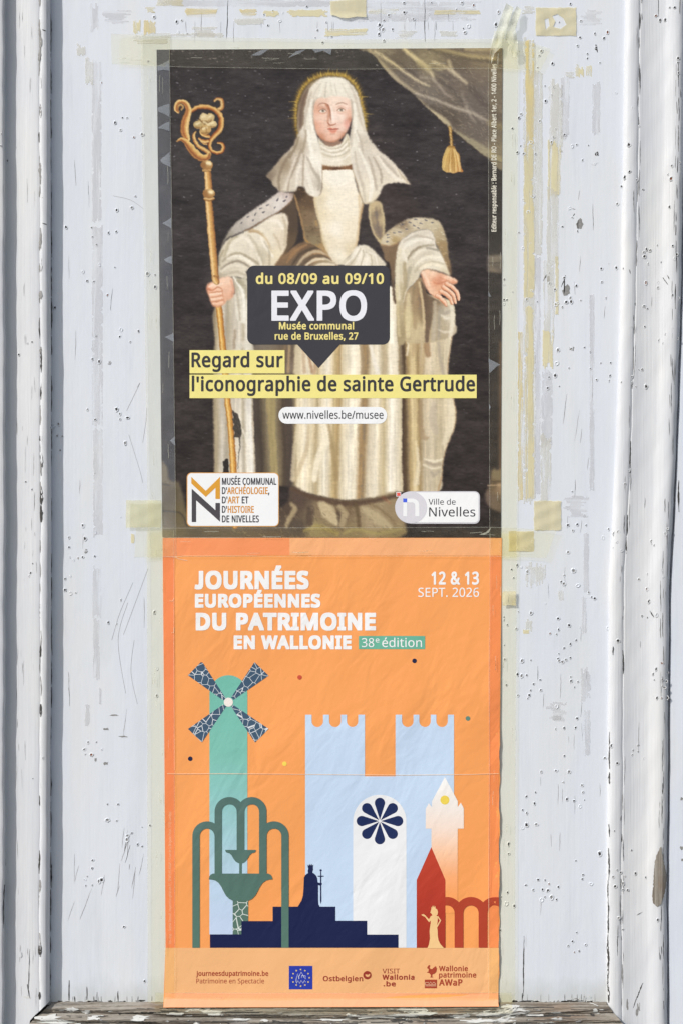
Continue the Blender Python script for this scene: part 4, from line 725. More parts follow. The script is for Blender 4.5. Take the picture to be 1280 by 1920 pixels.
    # right hand, palm open
    hand = F(D(628, 850, 660, 812, 720, 800, 830, 830, 930, 865, 1000, 895, 1062, 930, 1062, 965, 1015, 982, 965, 965, 940, 985, 905, 1050, 850, 1122, 800, 1142, 740, 1092, 685, 1012, 650, 930),
      [(795, 512, '#efcdb2'), (810, 512, '#f0cfb5'), (800, 530, '#eec6aa'), (815, 528, '#dca283'), (822, 525, '#d99d80'), (805, 548, '#f0caae'), (818, 555, '#eabd9e'), (838, 522, '#f0cbb0'), (852, 528, '#e2a888'), (790, 525, '#e0b094'), (825, 540, '#e3b08f')], f=1, lab=L_BODY)
    for pts, w in [((935, 975, 1000, 1010, 1050, 1060, 1072, 1110, 1080, 1165), (7, 7.5, 7, 6.5, 4)), ((900, 1015, 965, 1060, 1015, 1110, 1042, 1195), (7.5, 7.5, 7, 4.5)), ((868, 1065, 930, 1100, 980, 1150, 1005, 1210), (7.5, 7.5, 7, 4.5)), ((825, 1120, 870, 1150, 905, 1190, 932, 1228), (7, 7, 6.5, 4.5))]:
        S(D(*pts), [x + 1.2 for x in w], '#b06e50', a=.75, f=1.5, lab=L_BODY)
        S(D(*pts), w, None, f=1, lab=L_BODY, ramp=[(-1, '#f4d6be'), (-.2, '#f0cab0'), (.5, '#e0a887'), (1, '#c07f60')])
    for pts, w, c, a in [((780, 950, 830, 975, 900, 950, 960, 930), (1.5, 3, 3, 1.5), '#c27e60', .7), ((860, 900, 930, 930, 990, 960, 1050, 960), (2, 2.5, 2.5, 1.5), '#cf8f70', .6), ((800, 930, 860, 950, 880, 1000), (2, 5, 3), '#d2977a', .6), ((630, 860, 650, 930, 690, 1020, 745, 1095, 805, 1142), 2, '#b5795a', .7), ((650, 830, 700, 920, 730, 1000), (4, 5, 3), '#f6dcc6', .6), ((950, 885, 1010, 910, 1050, 935), 3, '#f6dac4', .7), ((640, 820, 730, 800, 840, 832, 960, 872), 1.6, '#c29a78', .7)]:
        S(D(*pts), w, c, a=a, f=2, clip=hand)
    # ---- veil
    bk = F(A(100, 1180, 150, 1060, 140, 900, 150, 720, 185, 550, 240, 410, 330, 300, 440, 235, 520, 205, 450, 300, 400, 500, 380, 900, 330, 1200), [(565, 180, '#85705f'), (575, 165, '#94836f'), (562, 220, '#8b7968'), (561, 245, '#9a8b78'), (590, 152, '#a39276')], f=1, lab=L_VEIL)
    S(A(300, 380, 240, 520, 200, 700, 190, 950), (2, 4, 4, 4), '#6f5c50', a=.7, f=4, clip=bk); S(A(170, 560, 150, 750, 150, 950, 160, 1080), 2.4, '#a5947e', a=.7, f=2.5, clip=bk)
    # face
    fm = F(A(385, 640, 370, 720, 378, 820, 390, 900, 410, 1000, 440, 1060, 500, 1120, 580, 1165, 650, 1180, 720, 1165, 800, 1110, 870, 1030, 930, 900, 965, 760, 960, 600, 930, 500, 840, 460, 660, 460, 480, 490, 410, 540),
      [(625, 186, '#f0dccd'), (635, 190, '#f0dccd'), (605, 190, '#e5c5b2'), (594, 205, '#dcae96'), (600, 222, '#ecccba'), (592, 235, '#dca990'), (610, 240, '#e9c6b3'), (640, 220, '#f2ddd0'), (646, 200, '#f0d8ca'), (655, 210, '#e2bba6'), (652, 235, '#e3b3a4'), (640, 240, '#efd3c5'), (625, 252, '#ebc9b6'), (600, 258, '#c58f74'), (622, 262, '#e2b69f'), (645, 252, '#cc9a80'), (626, 220, '#f3e0d4'), (657, 225, '#c98f76')], f=1, lab=L_BODY)
    for pts, w, c, a, f in [((490, 1110, 560, 1165, 650, 1180, 740, 1160, 840, 1080), (4, 6, 6, 6, 4), '#b57f62', .8, 4), ((580, 625, 615, 700, 612, 780, 600, 860), (4, 5, 4.5, 3), '#c28a70', .8, 4), ((600, 610, 632, 700, 640, 800, 650, 870), (1.6, 2.4, 2.4, 1.6), '#9c6248', .8, 2),
                            ((650, 640, 668, 760, 672, 850), (3, 4, 5), '#f8e9df', .8, 4), ((600, 880, 625, 915, 680, 912, 722, 895), (2.2, 2.6, 2, 1.2), '#a8664e', .85, 1.8), ((655, 860, 680, 875), 4, '#f6ddd0', .7, 3), ((600, 930, 630, 945), 3, '#c98e74', .5, 3),
                            ((448, 632, 480, 600, 530, 588, 575, 598, 605, 625), (.9, 1.5, 1.7, 1.5, 1.1), '#94644e', .75, 1.8), ((722, 608, 760, 588, 810, 582, 850, 592, 882, 605), (1, 1.6, 1.5, 1.2, .8), '#8b604c', .75, 1.8), ((560, 600, 605, 640, 612, 680), (2, 3, 2), '#a96f55', .7, 2.5),
                            ((445, 665, 500, 650, 570, 672), (3, 4, 3), '#c99a84', .7, 3), ((735, 650, 790, 632, 850, 655), (3, 3.5, 3), '#dcb4a0', .7, 3), ((478, 735, 530, 745, 580, 725), 2, '#c9967e', .6, 2.5), ((745, 730, 800, 742, 850, 722), 2, '#d6aa96', .6, 2.5)]:
        S(A(*pts), w, c, a=a, f=f, clip=fm)
    for ex, ey in ((525, 705), (797, 690)):
        F(A(ex - 58, ey + 8, ex - 25, ey - 22, ex + 15, ey - 25, ex + 55, ey + 2, ex + 20, ey + 22, ex - 25, ey + 24), '#e9ddd2', f=0, clip=fm)
        S(A(ex - 3, ey - 2, ex + 3, ey), 4.4, '#948570', f=1.4); S(A(ex - 2, ey - 1, ex + 2, ey), 2.0, '#554a3e', a=.85, f=1.3)
        S(A(ex - 62, ey + 6, ex - 25, ey - 24, ex + 15, ey - 27, ex + 58, ey + 2), (1, 1.6, 1.6, 1), '#94604a', a=.85, f=1.2); S(A(ex - 60, ey + 10, ex - 20, ey + 26, ex + 22, ey + 24, ex + 56, ey + 4), .9, '#c08f78', a=.7)
    F(A(592, 972, 640, 958, 672, 968, 700, 962, 762, 970, 720, 990, 680, 985, 640, 990), '#c4705c', f=0, a=.9, clip=fm); F(A(610, 985, 650, 992, 700, 990, 735, 982, 715, 1025, 675, 1038, 640, 1025), '#d98d78', f=1, a=.9, clip=fm)
    S(A(592, 974, 640, 984, 680, 980, 764, 970), 1, '#9c4c40', a=.8, f=1); S(A(640, 1050, 700, 1048), 2.4, '#cf9c84', a=.6, f=3); S(A(460, 880, 500, 940, 520, 980), 8, '#e9b8a4', a=.5, f=8, clip=fm); S(A(870, 860, 890, 930), 7, '#e2a598', a=.55, f=7, clip=fm)
    # collar
    nk = F(A(455, 1110, 500, 1150, 560, 1210, 640, 1235, 720, 1220, 800, 1180, 870, 1050, 920, 1090, 940, 1200, 940, 1500, 500, 1510, 470, 1300), [(600, 275, '#dcd4c2'), (620, 285, '#ece6d8'), (640, 280, '#ece5d5'), (655, 270, '#dfd6c2'), (615, 300, '#e7e0d0'), (645, 302, '#e3dbc9')], f=1, lab=L_VEIL)
    F(A(480, 1100, 560, 1160, 650, 1185, 760, 1150, 800, 1180, 720, 1222, 640, 1235, 560, 1208), '#b98a6c', f=1, a=.8, lab=L_BODY)
    F(H(496, 0, 500, 60, 560, 95, 640, 112, 716, 108, 720, -20), [(610, 290, '#e0d8c6'), (630, 300, '#e9e2d2'), (650, 295, '#ded5c2')], f=1, lab=L_VEIL)
    for pts, w, c in [((480, 1200, 600, 1270, 760, 1260, 900, 1130), 2.4, '#b8ad98'), ((490, 1270, 620, 1330, 780, 1310, 920, 1200), 2.4, '#bdb39f'), ((510, 1340, 640, 1390, 800, 1370, 930, 1280), 2.4, '#c0b6a2'), ((500, 1225, 640, 1295, 800, 1270, 905, 1160), 3, '#f6f1e6'), ((510, 1300, 640, 1350, 800, 1335, 925, 1230), 3, '#f4efe3'), ((520, 1410, 660, 1450, 820, 1430, 930, 1350), 3, '#f3ede0'), ((880, 1080, 905, 1160, 910, 1240), 3, '#c9bda6')]:
        S(A(*pts), w, c, a=.75, f=2.5, lab=None)
    veil = [(622, 144), (640, 145.5), (655, 154), (668, 172), (676, 195), (681, 220), (686, 243), (694, 262), (703, 273), (711, 283), (722, 291), (735, 302.5), (746, 315), (757, 327), (764, 339), (769, 346), (755, 343), (740, 342), (724, 345), (716, 352), (711, 365), (702, 376), (691, 382), (683, 382),
            (677.5, 374), (671, 352), (665, 333), (661, 317), (657, 300), (656, 285), (656, 262), (657.5, 245), (659.5, 226), (658.5, 200), (655, 186), (646, 182.5), (635, 180.5), (622, 180.5), (612, 184), (600, 183.5), (592, 189), (588, 200), (587.5, 220), (589.5, 239), (594.5, 255), (598, 268), (602, 286), (604, 300), (604, 340), (603, 358), (599, 367),
            (592, 369), (582, 367), (574, 360), (569, 350), (558, 350.5), (555, 358), (542, 360), (525, 359.5), (520, 354), (512, 347), (508, 338), (499, 330), (510, 317), (520, 305), (532, 290), (544, 280), (556, 264), (560, 250), (570, 232), (571, 207), (576, 182), (581, 166), (594, 152), (606, 146)]
    vm = F(veil, [(622, 150, '#ebe6da'), (640, 165, '#ece6d9'), (600, 170, '#e3dccd'), (660, 170, '#e4ddcf'), (580, 190, '#dad1c2'), (578, 230, '#e6e0d3'), (585, 260, '#efeade'), (590, 300, '#f0ebe0'), (560, 270, '#b9ab97'), (535, 310, '#a4947f'), (505, 332, '#8b7d6c'), (520, 340, '#bdb09c'), (545, 345, '#d9d0c0'), (562, 310, '#d9d0c3'), (575, 330, '#e2dacd'), (598, 345, '#c9c0b2'), (585, 362, '#e9e2d4'),
                  (670, 200, '#d9d1c2'), (672, 240, '#e6dfd1'), (660, 270, '#ebe5d8'), (670, 310, '#ded6c9'), (690, 300, '#d6cdc0'), (690, 350, '#e6decd'), (705, 340, '#ddd4c4'), (720, 305, '#d9d0c2'), (745, 325, '#e2d9c9'), (765, 343, '#ded2bb'), (695, 375, '#e3d9c4'), (680, 265, '#cfc6b7')], f=1, lab=L_VEIL)
    for f_, pts, w, c, a in [(A, (580, 280, 560, 400, 555, 490), (1.2, 2.4, 2), '#b5ada0', .6), (A, (490, 290, 420, 400, 380, 500), (2, 3, 2), '#c4bcae', .5), (A, (705, 290, 715, 380, 740, 460), (1.2, 2, 1.5), '#bfb7a9', .55), (A, (640, 260, 650, 370, 655, 450), (2, 4, 3), '#d3ccbd', .5), (A, (530, 290, 490, 420, 470, 490), (2, 4, 3), '#f3efe4', .7), (A, (800, 290, 850, 380, 910, 500), (2, 3, 3), '#cbc3b4', .45), (A, (870, 250, 960, 370, 1010, 520), (2, 4, 4), '#c2b9aa', .6),
                             (A, (350, 420, 300, 600, 260, 800, 250, 1000), (3, 5, 5, 4), '#bcb2a2', .6), (A, (360, 540, 330, 700, 340, 850, 380, 1000), (3, 5, 5, 4), '#f2ede3', .8), (A, (395, 540, 375, 680, 385, 850), (1.6, 2, 2), '#a19588', .6), (A, (940, 540, 960, 650, 955, 800), (3, 4, 3), '#b7aa98', .7), (A, (1000, 480, 1040, 640, 1080, 830, 1150, 1000), (3, 4, 5, 4), '#cabfae', .7), (A, (985, 600, 1010, 760, 1010, 950, 1060, 1150), (4, 5, 6, 5), '#f1ece1', .8),
                             (A, (960, 900, 950, 1080, 940, 1250), (3, 5, 4), '#c1b5a6', .6), (A, (1030, 1000, 1090, 1180, 1130, 1400), (3, 4, 4), '#b9ae9f', .6), (A, (270, 1000, 260, 1150, 220, 1320), (3, 5, 5), '#a0927e', .7), (A, (300, 1000, 330, 1180, 370, 1400), (4, 6, 6), '#f4f0e6', .8), (A, (160, 1100, 110, 1250, 30, 1400), (3, 5, 5), '#85755f', .6),
                             (H, (340, 0, 300, 120, 250, 220, 240, 310), (3, 5, 4, 3), '#9d8f7d', .7), (H, (260, 20, 200, 130, 170, 230, 180, 310), (4, 6, 5, 3), '#8d7e6b', .7), (H, (300, 60, 260, 170, 215, 300), (3, 5, 4), '#e0d7c8', .7), (H, (360, 40, 355, 150, 352, 280), (2.5, 3.5, 3), '#a79a88', .8), (H, (330, 120, 310, 200, 305, 290), (4, 6, 4), '#ebe4d8', .7), (H, (385, 60, 430, 160, 480, 230, 470, 300), (3, 6, 8, 4), '#b3a99b', .75), (H, (370, 120, 400, 230, 430, 330), (4, 7, 6), '#efe9dd', .7), (H, (440, 40, 480, 140, 494, 240), (4, 6, 3), '#f2ede2', .8),
                             (H, (740, 20, 760, 150, 800, 280, 815, 390), (3, 5, 6, 4), '#c0b6a6', .6), (H, (770, 0, 830, 130, 870, 250, 850, 380), (4, 7, 8, 5), '#f0eade', .8), (H, (840, 60, 880, 180, 900, 300), (3, 5, 4), '#b2a797', .7), (H, (880, 60, 930, 160, 940, 250), (3, 5, 4), '#a79c8c', .7), (H, (930, 60, 1000, 130, 1060, 200), (4, 6, 4), '#b9aea0', .7), (H, (910, 50, 980, 150, 1050, 220, 1120, 240), (3, 6, 6, 3), '#efe8da', .8), (H, (1060, 150, 1100, 210, 1150, 262), (2, 3, 2), '#b8a890', .7),
                             (H, (950, 260, 1040, 245, 1140, 258), (1.6, 2, 1.4), '#f3ead6', .8), (H, (800, 405, 860, 400, 920, 350), 2, '#c4b08c', .6)]:
        S(f_(*pts), w, c, a=a, f=3, clip=vm)
    S(H(495, 130, 497, 210, 495, 290, 478, 345), 1.6, '#a2917a', a=.6, f=1.5); S(H(725, 150, 745, 220, 770, 310, 795, 390), 1.6, '#b09b7c', a=.6, f=1.5)
    # ---- crosier head
    B = lambda *a: zm(320, 170, 8.35, *a)
    gold = [(-1, '#7d4a2c'), (-.55, '#b6753a'), (-.05, '#d8a055'), (.4, '#ecca88'), (.75, '#dbb069'), (1, '#8f5f35')]
    goldr = [(-k, c) for k, c in reversed(gold)]
    S(B(745, 300, 800, 275, 815, 210, 790, 140, 730, 125, 690, 165), (7, 8.5, 8, 7, 5, 3), None, lab=L_CROS, ramp=[(-1, '#a0713c'), (-.3, '#e8c98a'), (.3, '#c88f4c'), (1, '#7a482a')])
    S(B(335, 320, 420, 262, 520, 252, 620, 268, 720, 320, 790, 420, 797, 530, 760, 630, 690, 700, 630, 780, 612, 870, 650, 945, 730, 975, 805, 950, 828, 880, 800, 825, 738, 818), (6, 8, 9, 9, 9.5, 10, 10.5, 10, 9, 8, 6, 6, 6.5, 7, 7, 5, 3.5), None, lab=L_CROS, ramp=[(-1, '#a97a40'), (-.5, '#e6c07a'), (0, '#d79b50'), (.5, '#a9622f'), (1, '#713c22')])
    S(B(170, 300, 195, 255, 165, 225, 115, 260, 110, 320, 125, 345), (3, 4, 4, 5, 6, 4), None, lab=L_CROS, ramp=[(-1, '#7d522c'), (0, '#bb8b4a'), (1, '#dcbf80')])
    S(B(128, 345, 85, 300, 90, 215, 165, 170, 245, 205, 283, 290, 270, 370, 240, 450, 222, 550, 228, 660, 270, 755), (4, 6, 7, 8, 10, 11.5, 13.5, 15, 16, 16, 10), None, lab=L_CROS, ramp=[(-1, '#d7b06a'), (-.55, '#ebcb88'), (-.1, '#d3984f'), (.35, '#a55f35'), (.7, '#c08546'), (1, '#7d4a2b')])
    S(B(470, 640, 510, 695, 600, 715), (3, 6, 6), None, lab=L_CROS, ramp=gold); S(B(445, 745, 510, 790, 590, 785), (3, 7, 6), None, lab=L_CROS, ramp=gold); S(B(510, 825, 560, 830), (3, 5), None, lab=L_CROS, ramp=gold)
    S(B(400, 640, 365, 700, 385, 790, 450, 880, 540, 930, 600, 985, 590, 1040), (2, 5.5, 7, 7, 8, 9, 8), None, lab=L_CROS, ramp=[(-1, '#b98646'), (-.3, '#e7c581'), (.3, '#cf9650'), (1, '#814d2b')])
    S(B(105, 790, 165, 760, 240, 800, 320, 900, 410, 1005, 500, 1055, 580, 1040, 600, 1000), (3, 6, 10, 15, 16, 13, 11, 6), None, lab=L_CROS, ramp=[(-1, '#e5c27c'), (-.4, '#dcae62'), (.1, '#b87840'), (.5, '#8f5330'), (.8, '#c08a4e'), (1, '#6f4024')])
    for cx, cy, rx, ry, c in [(545, 500, 120, 110, '#8d6d3c'), (440, 530, 82, 66, '#bda26b'), (625, 425, 66, 70, '#c9ae78'), (650, 525, 84, 60, '#d2b985'), (525, 425, 70, 76, '#d8c08c'), (550, 610, 88, 78, '#c49f62')]:
        pts = [(cx + rx * math.cos(t), cy + ry * math.sin(t)) for t in np.linspace(0, 6.283, 13)[:-1]]
        pm = F(B(*[v for p in pts for v in p]), c, lab=L_CROS)
        S(B(cx - rx * .4, cy - ry * .2, cx + rx * .2, cy - ry * .4), 4, '#efdfb2', a=.8, f=3, clip=pm); S(B(cx - rx * .7, cy + ry * .7, cx + rx * .7, cy + ry * .75), 3, '#8f6636', a=.8, f=2.5, clip=pm)
    S(B(460, 440, 500, 500, 590, 500, 640, 460), 1.6, '#6d4824', a=.8, f=1.3); S(B(500, 560, 480, 600), 1.4, '#7a5228', a=.8); S(B(560, 570, 560, 660), 1.4, '#8a6030', a=.7); S(B(520, 490, 600, 540), 4, '#e8d5a5', a=.8, f=2)
    S(B(575, 1240, 590, 1400, 600, 1565), (12.5, 13, 14), None, lab=L_CROS, ramp=staff)
    S(B(510, 1250, 560, 1258, 620, 1240), 4, '#cfa263', lab=L_CROS, f=1.2); S(B(512, 1262, 620, 1258), 1.4, '#7b4f2a', a=.7)
    for (cx, cy), r in (((567, 1165), 97), ((600, 1615), 97)):
        pts = [(cx + r * math.cos(t), cy + r * .78 * math.sin(t)) for t in np.linspace(0, 6.283, 13)[:-1]]
        pm = F(B(*[v for p in pts for v in p]), [(320 + cx / 8.35 - 7, 170 + cy / 8.35, '#9a6a3a'), (320 + cx / 8.35 + 5, 170 + cy / 8.35 - 4, '#e3c588'), (320 + cx / 8.35 + 3, 170 + cy / 8.35 + 7, '#a8763f'), (320 + cx / 8.35 + 11, 170 + cy / 8.35, '#a87440')], lab=L_CROS)
        S(B(cx + 10, cy - 30, cx + 50, cy - 20), 5, '#f5e6ba', a=.9, f=3, clip=pm)
    S(B(538, 1695, 605, 1712, 676, 1690), 5, None, lab=L_CROS, ramp=[(-1, '#ecd09a'), (0, '#cf9f5c'), (1, '#7a4c28')])
    # ---- mice on the staff
    m1 = F(E(272, 835, 300, 850, 330, 870, 335, 900, 352, 950, 362, 1030, 350, 1078, 320, 1085, 300, 1080, 288, 1115, 290, 1070, 298, 1040, 280, 1000, 290, 960, 268, 915, 285, 900), '#4b4541', f=0, lab=L_MOUSE)
    S(E(338, 1070, 345, 1150, 335, 1250, 325, 1375), (2.2, 1.6, 1.2, .8), '#4b433f', lab=L_MOUSE)
    for _ in range(50):
        x, y = rs.uniform(436, 454), rs.uniform(772, 820); S([(x, y), (x + 1.5, y + 3)], .9, rs.choice(['#7c736a', '#2c2828', '#6a6058']), a=.6, clip=m1)
    m2 = F(E(185, 1310, 205, 1300, 215, 1282, 238, 1282, 236, 1320, 248, 1345, 240, 1380, 255, 1450, 185, 1450, 195, 1360), '#35302e', f=0, lab=L_MOUSE2)
    # ---- overall: brush texture on everything, canvas weave
    n2 = vnoise(sh, 2.2, 2.2, rs) * .035 + vnoise(sh, 5, 3, rs) * .03
    n3 = vnoise(sh, 9, 1.3, rs) * .055 + vnoise(sh, 1.4, 6, rs) * .04          # weave and dry brush
    C.img *= (1 + (n2 + n3)[..., None])
    g_ = C.img.mean(-1, keepdims=True); C.img = (C.img - .5) * 1.06 + .5 - .006; C.img *= np.array([1.008, .998, .985])
    cu = C.lab == L_CURT; g_ = C.img.mean(-1, keepdims=True)
    C.img[cu] = ((C.img * .62 + g_ * .38) * 1.13 * np.array([1.02, .995, .955]))[cu]
    k_ = np.where(C.lab == L_CROS, .86, 1.) * np.where((C.lab == L_BODY) & (g_[..., 0] < .5), .76, 1.)
    g_ = C.img.mean(-1, keepdims=True); C.img = g_ + (C.img - g_) * k_[..., None]
    C.img[:] = np.clip(C.img, 0, 1)
    return C

# ------------------------------------------------------------------ the old painted door
rnd = random.Random(3)
door_at = Vector(P(640, 1900, 0))
door = thing('door', 'old white painted wooden door with cracked mouldings and tape marks behind both posters', 'door', door_at)

PAINT = paint_mat('white_door_paint', (.69, .725, .785), (.725, .75, .80), grime=P(0, 1885)[2] - door_at.z)
PAINT2 = paint_mat('white_moulding_paint', (.60, .615, .65), (.67, .675, .69), grain=2.6)
HOLE = flat_mat('dark_hole', (.06, .057, .054), .9, .1, .5, 900)
BARE = wood_mat('bare_wood', False)
SILLW = wood_mat('weathered_sill_wood', True, .40)
CHIP = flat_mat('worn_grey_wood', (.27, .265, .26), .9, .1, .45, 500)
FLAKE = flat_mat('flaked_white_paint', (.60, .60, .58), .6, .3, .15, 200)
RUSTY = flat_mat('rusty_hole', (.22, .09, .05), .9, .1, .4, 600)

XR = [(-40, 1173), (0, 1171), (480, 1164), (760, 1156), (1000, 1146), (1100, 1140), (1440, 1138), (1700, 1135.5), (1890, 1137), (2000, 1138)]
def xr(y): return float(np.interp(y, [a for a, _ in XR], [b for _, b in XR]))
def xl(y): return float(np.interp(y, [-40, 1000, 1900], [95.5, 97.5, 94.5]))
PL = [(0, -4), (.5, 6), (1.5, 13), (4, 18.5), (8, 22), (12, 23.4), (16, 23.6), (19, 22.4), (20.4, 19.4), (21.2, 18.2), (22.6, 18.8), (28, 18.9), (38, 17.6), (48, 15.8), (58, 14.2), (68, 13.2), (78, 12.6), (84.6, 13), (86, 18), (87, 26), (89, 30.6), (93, 32.4), (102, 33), (135, 33)]
PR = [(-.5, -4), (.5, 2), (2.5, 6), (7, 9.0), (13, 10.6), (19, 10.8), (24, 10.1), (27, 8.8), (28.4, 8.0), (30, 8.6), (36, 8.0), (44, 7.3), (54, 7.2), (64, 7.8), (74, 9.2), (81, 11.4), (88, 13.8), (95, 15.6), (101, 16), (106, 14.9), (110, 11.8), (113, 5), (114, -8)]
def dense(p):
    q = spline(p, False, 4); return [tuple(a) for a in q]
PLd, PRd = dense(PL), dense(PR)
_lu, _lh = zip(*sorted(PLd)); _ru, _rh = zip(*sorted(PRd))
def surf(x, y):
    if x < xl(y): return float(np.interp(xl(y) - x, _lu, _lh))
    if x > xr(y): return float(np.interp(x - xr(y), _ru, _rh))
    return 0.
def wob(u, y, s): return .5 * math.sin(y * .021 + s) + .35 * math.sin(y * .057 + 2 * s + u * .1) + .25 * math.sin(y * .13 + u * .3 + s)

def crack(mb, x, y0, y1, w, lean=0., slot=1, hf=surf, jag=1., lift=.35, step=5.):
    """a thin ragged split in the paint, dark inside"""
    n = max(3, int(abs(y1 - y0) / step)); L = []; R = []; cx = x
    for i in range(n + 1):
        t = i / n; y = y0 + (y1 - y0) * t
        cx += rnd.uniform(-.5, .5) * jag + lean * (y1 - y0) / n
        ww = w * (math.sin(math.pi * min(max(t, .04), .96)) ** .5) * rnd.uniform(.45, 1.2) / 2
        L.append((cx - ww, y)); R.append((cx + ww, y))
    vs = []
    for a, b in zip(L, R):
        for q in (a, b): vs.append(P(q[0], q[1], hf(*q) + lift))
    mb.add(vs, [(2 * i, 2 * i + 2, 2 * i + 3, 2 * i + 1) for i in range(n)], slot)

def blotch(mb, x, y, rx, ry, slot, hf=surf, lift=.3, n=14, rag=.4, ang=0.):
    vs = [P(x, y, hf(x, y) + lift)]
    for k in range(n):
        t = 2 * math.pi * k / n; r = 1 + rnd.uniform(-rag, rag)
        a, b = rx * r * math.cos(t), ry * r * math.sin(t)
        qx, qy = x + a * math.cos(ang) - b * math.sin(ang), y + a * math.sin(ang) + b * math.cos(ang)
        vs.append(P(qx, qy, hf(qx, qy) + lift))
    mb.add(vs, [(0, 1 + (k + 1) % n, 1 + k) for k in range(n)], slot)

def pit(mb, x, y, r, dark=1):
    """a staple or nail hole: pushed-up paint rim round a dark hollow"""
    n = 12; h = surf(x, y); off = rnd.uniform(0, 6.28); dx, dy = rnd.uniform(-.18, .18) * r, rnd.uniform(-.18, .18) * r
    jit = [rnd.uniform(.8, 1.2) for _ in range(n)]; sx_, sy_ = rnd.uniform(.75, 1.15), rnd.uniform(.85, 1.4); gap = rnd.random() < .4
    rings = []
    for rr, hh in ((1.2, .03), (.98, .26), (.8, .3), (.62, .10)):
        ring = []
        for k in range(n):
            t = off + 2 * math.pi * k / n
            hk = hh * (0.35 if gap and k in (0, 1, 2) else 1)
            ring.append(P(x + dx * (1 - rr) + r * rr * jit[k] * sx_ * math.cos(t), y + dy * (1 - rr) + r * rr * jit[k] * sy_ * math.sin(t), surf(x, y) + .06 + hk * r))
        rings.append(ring)
    vs = [p for rg in rings for p in rg]
    mb.add(vs, [(i * n + k, i * n + (k + 1) % n, (i + 1) * n + (k + 1) % n, (i + 1) * n + k) for i in range(3) for k in range(n)], 0)
    mb.add(rings[3] + [P(x + dx, y + dy, h + .05)], [(k, (k + 1) % n, n) for k in range(n)], dark)

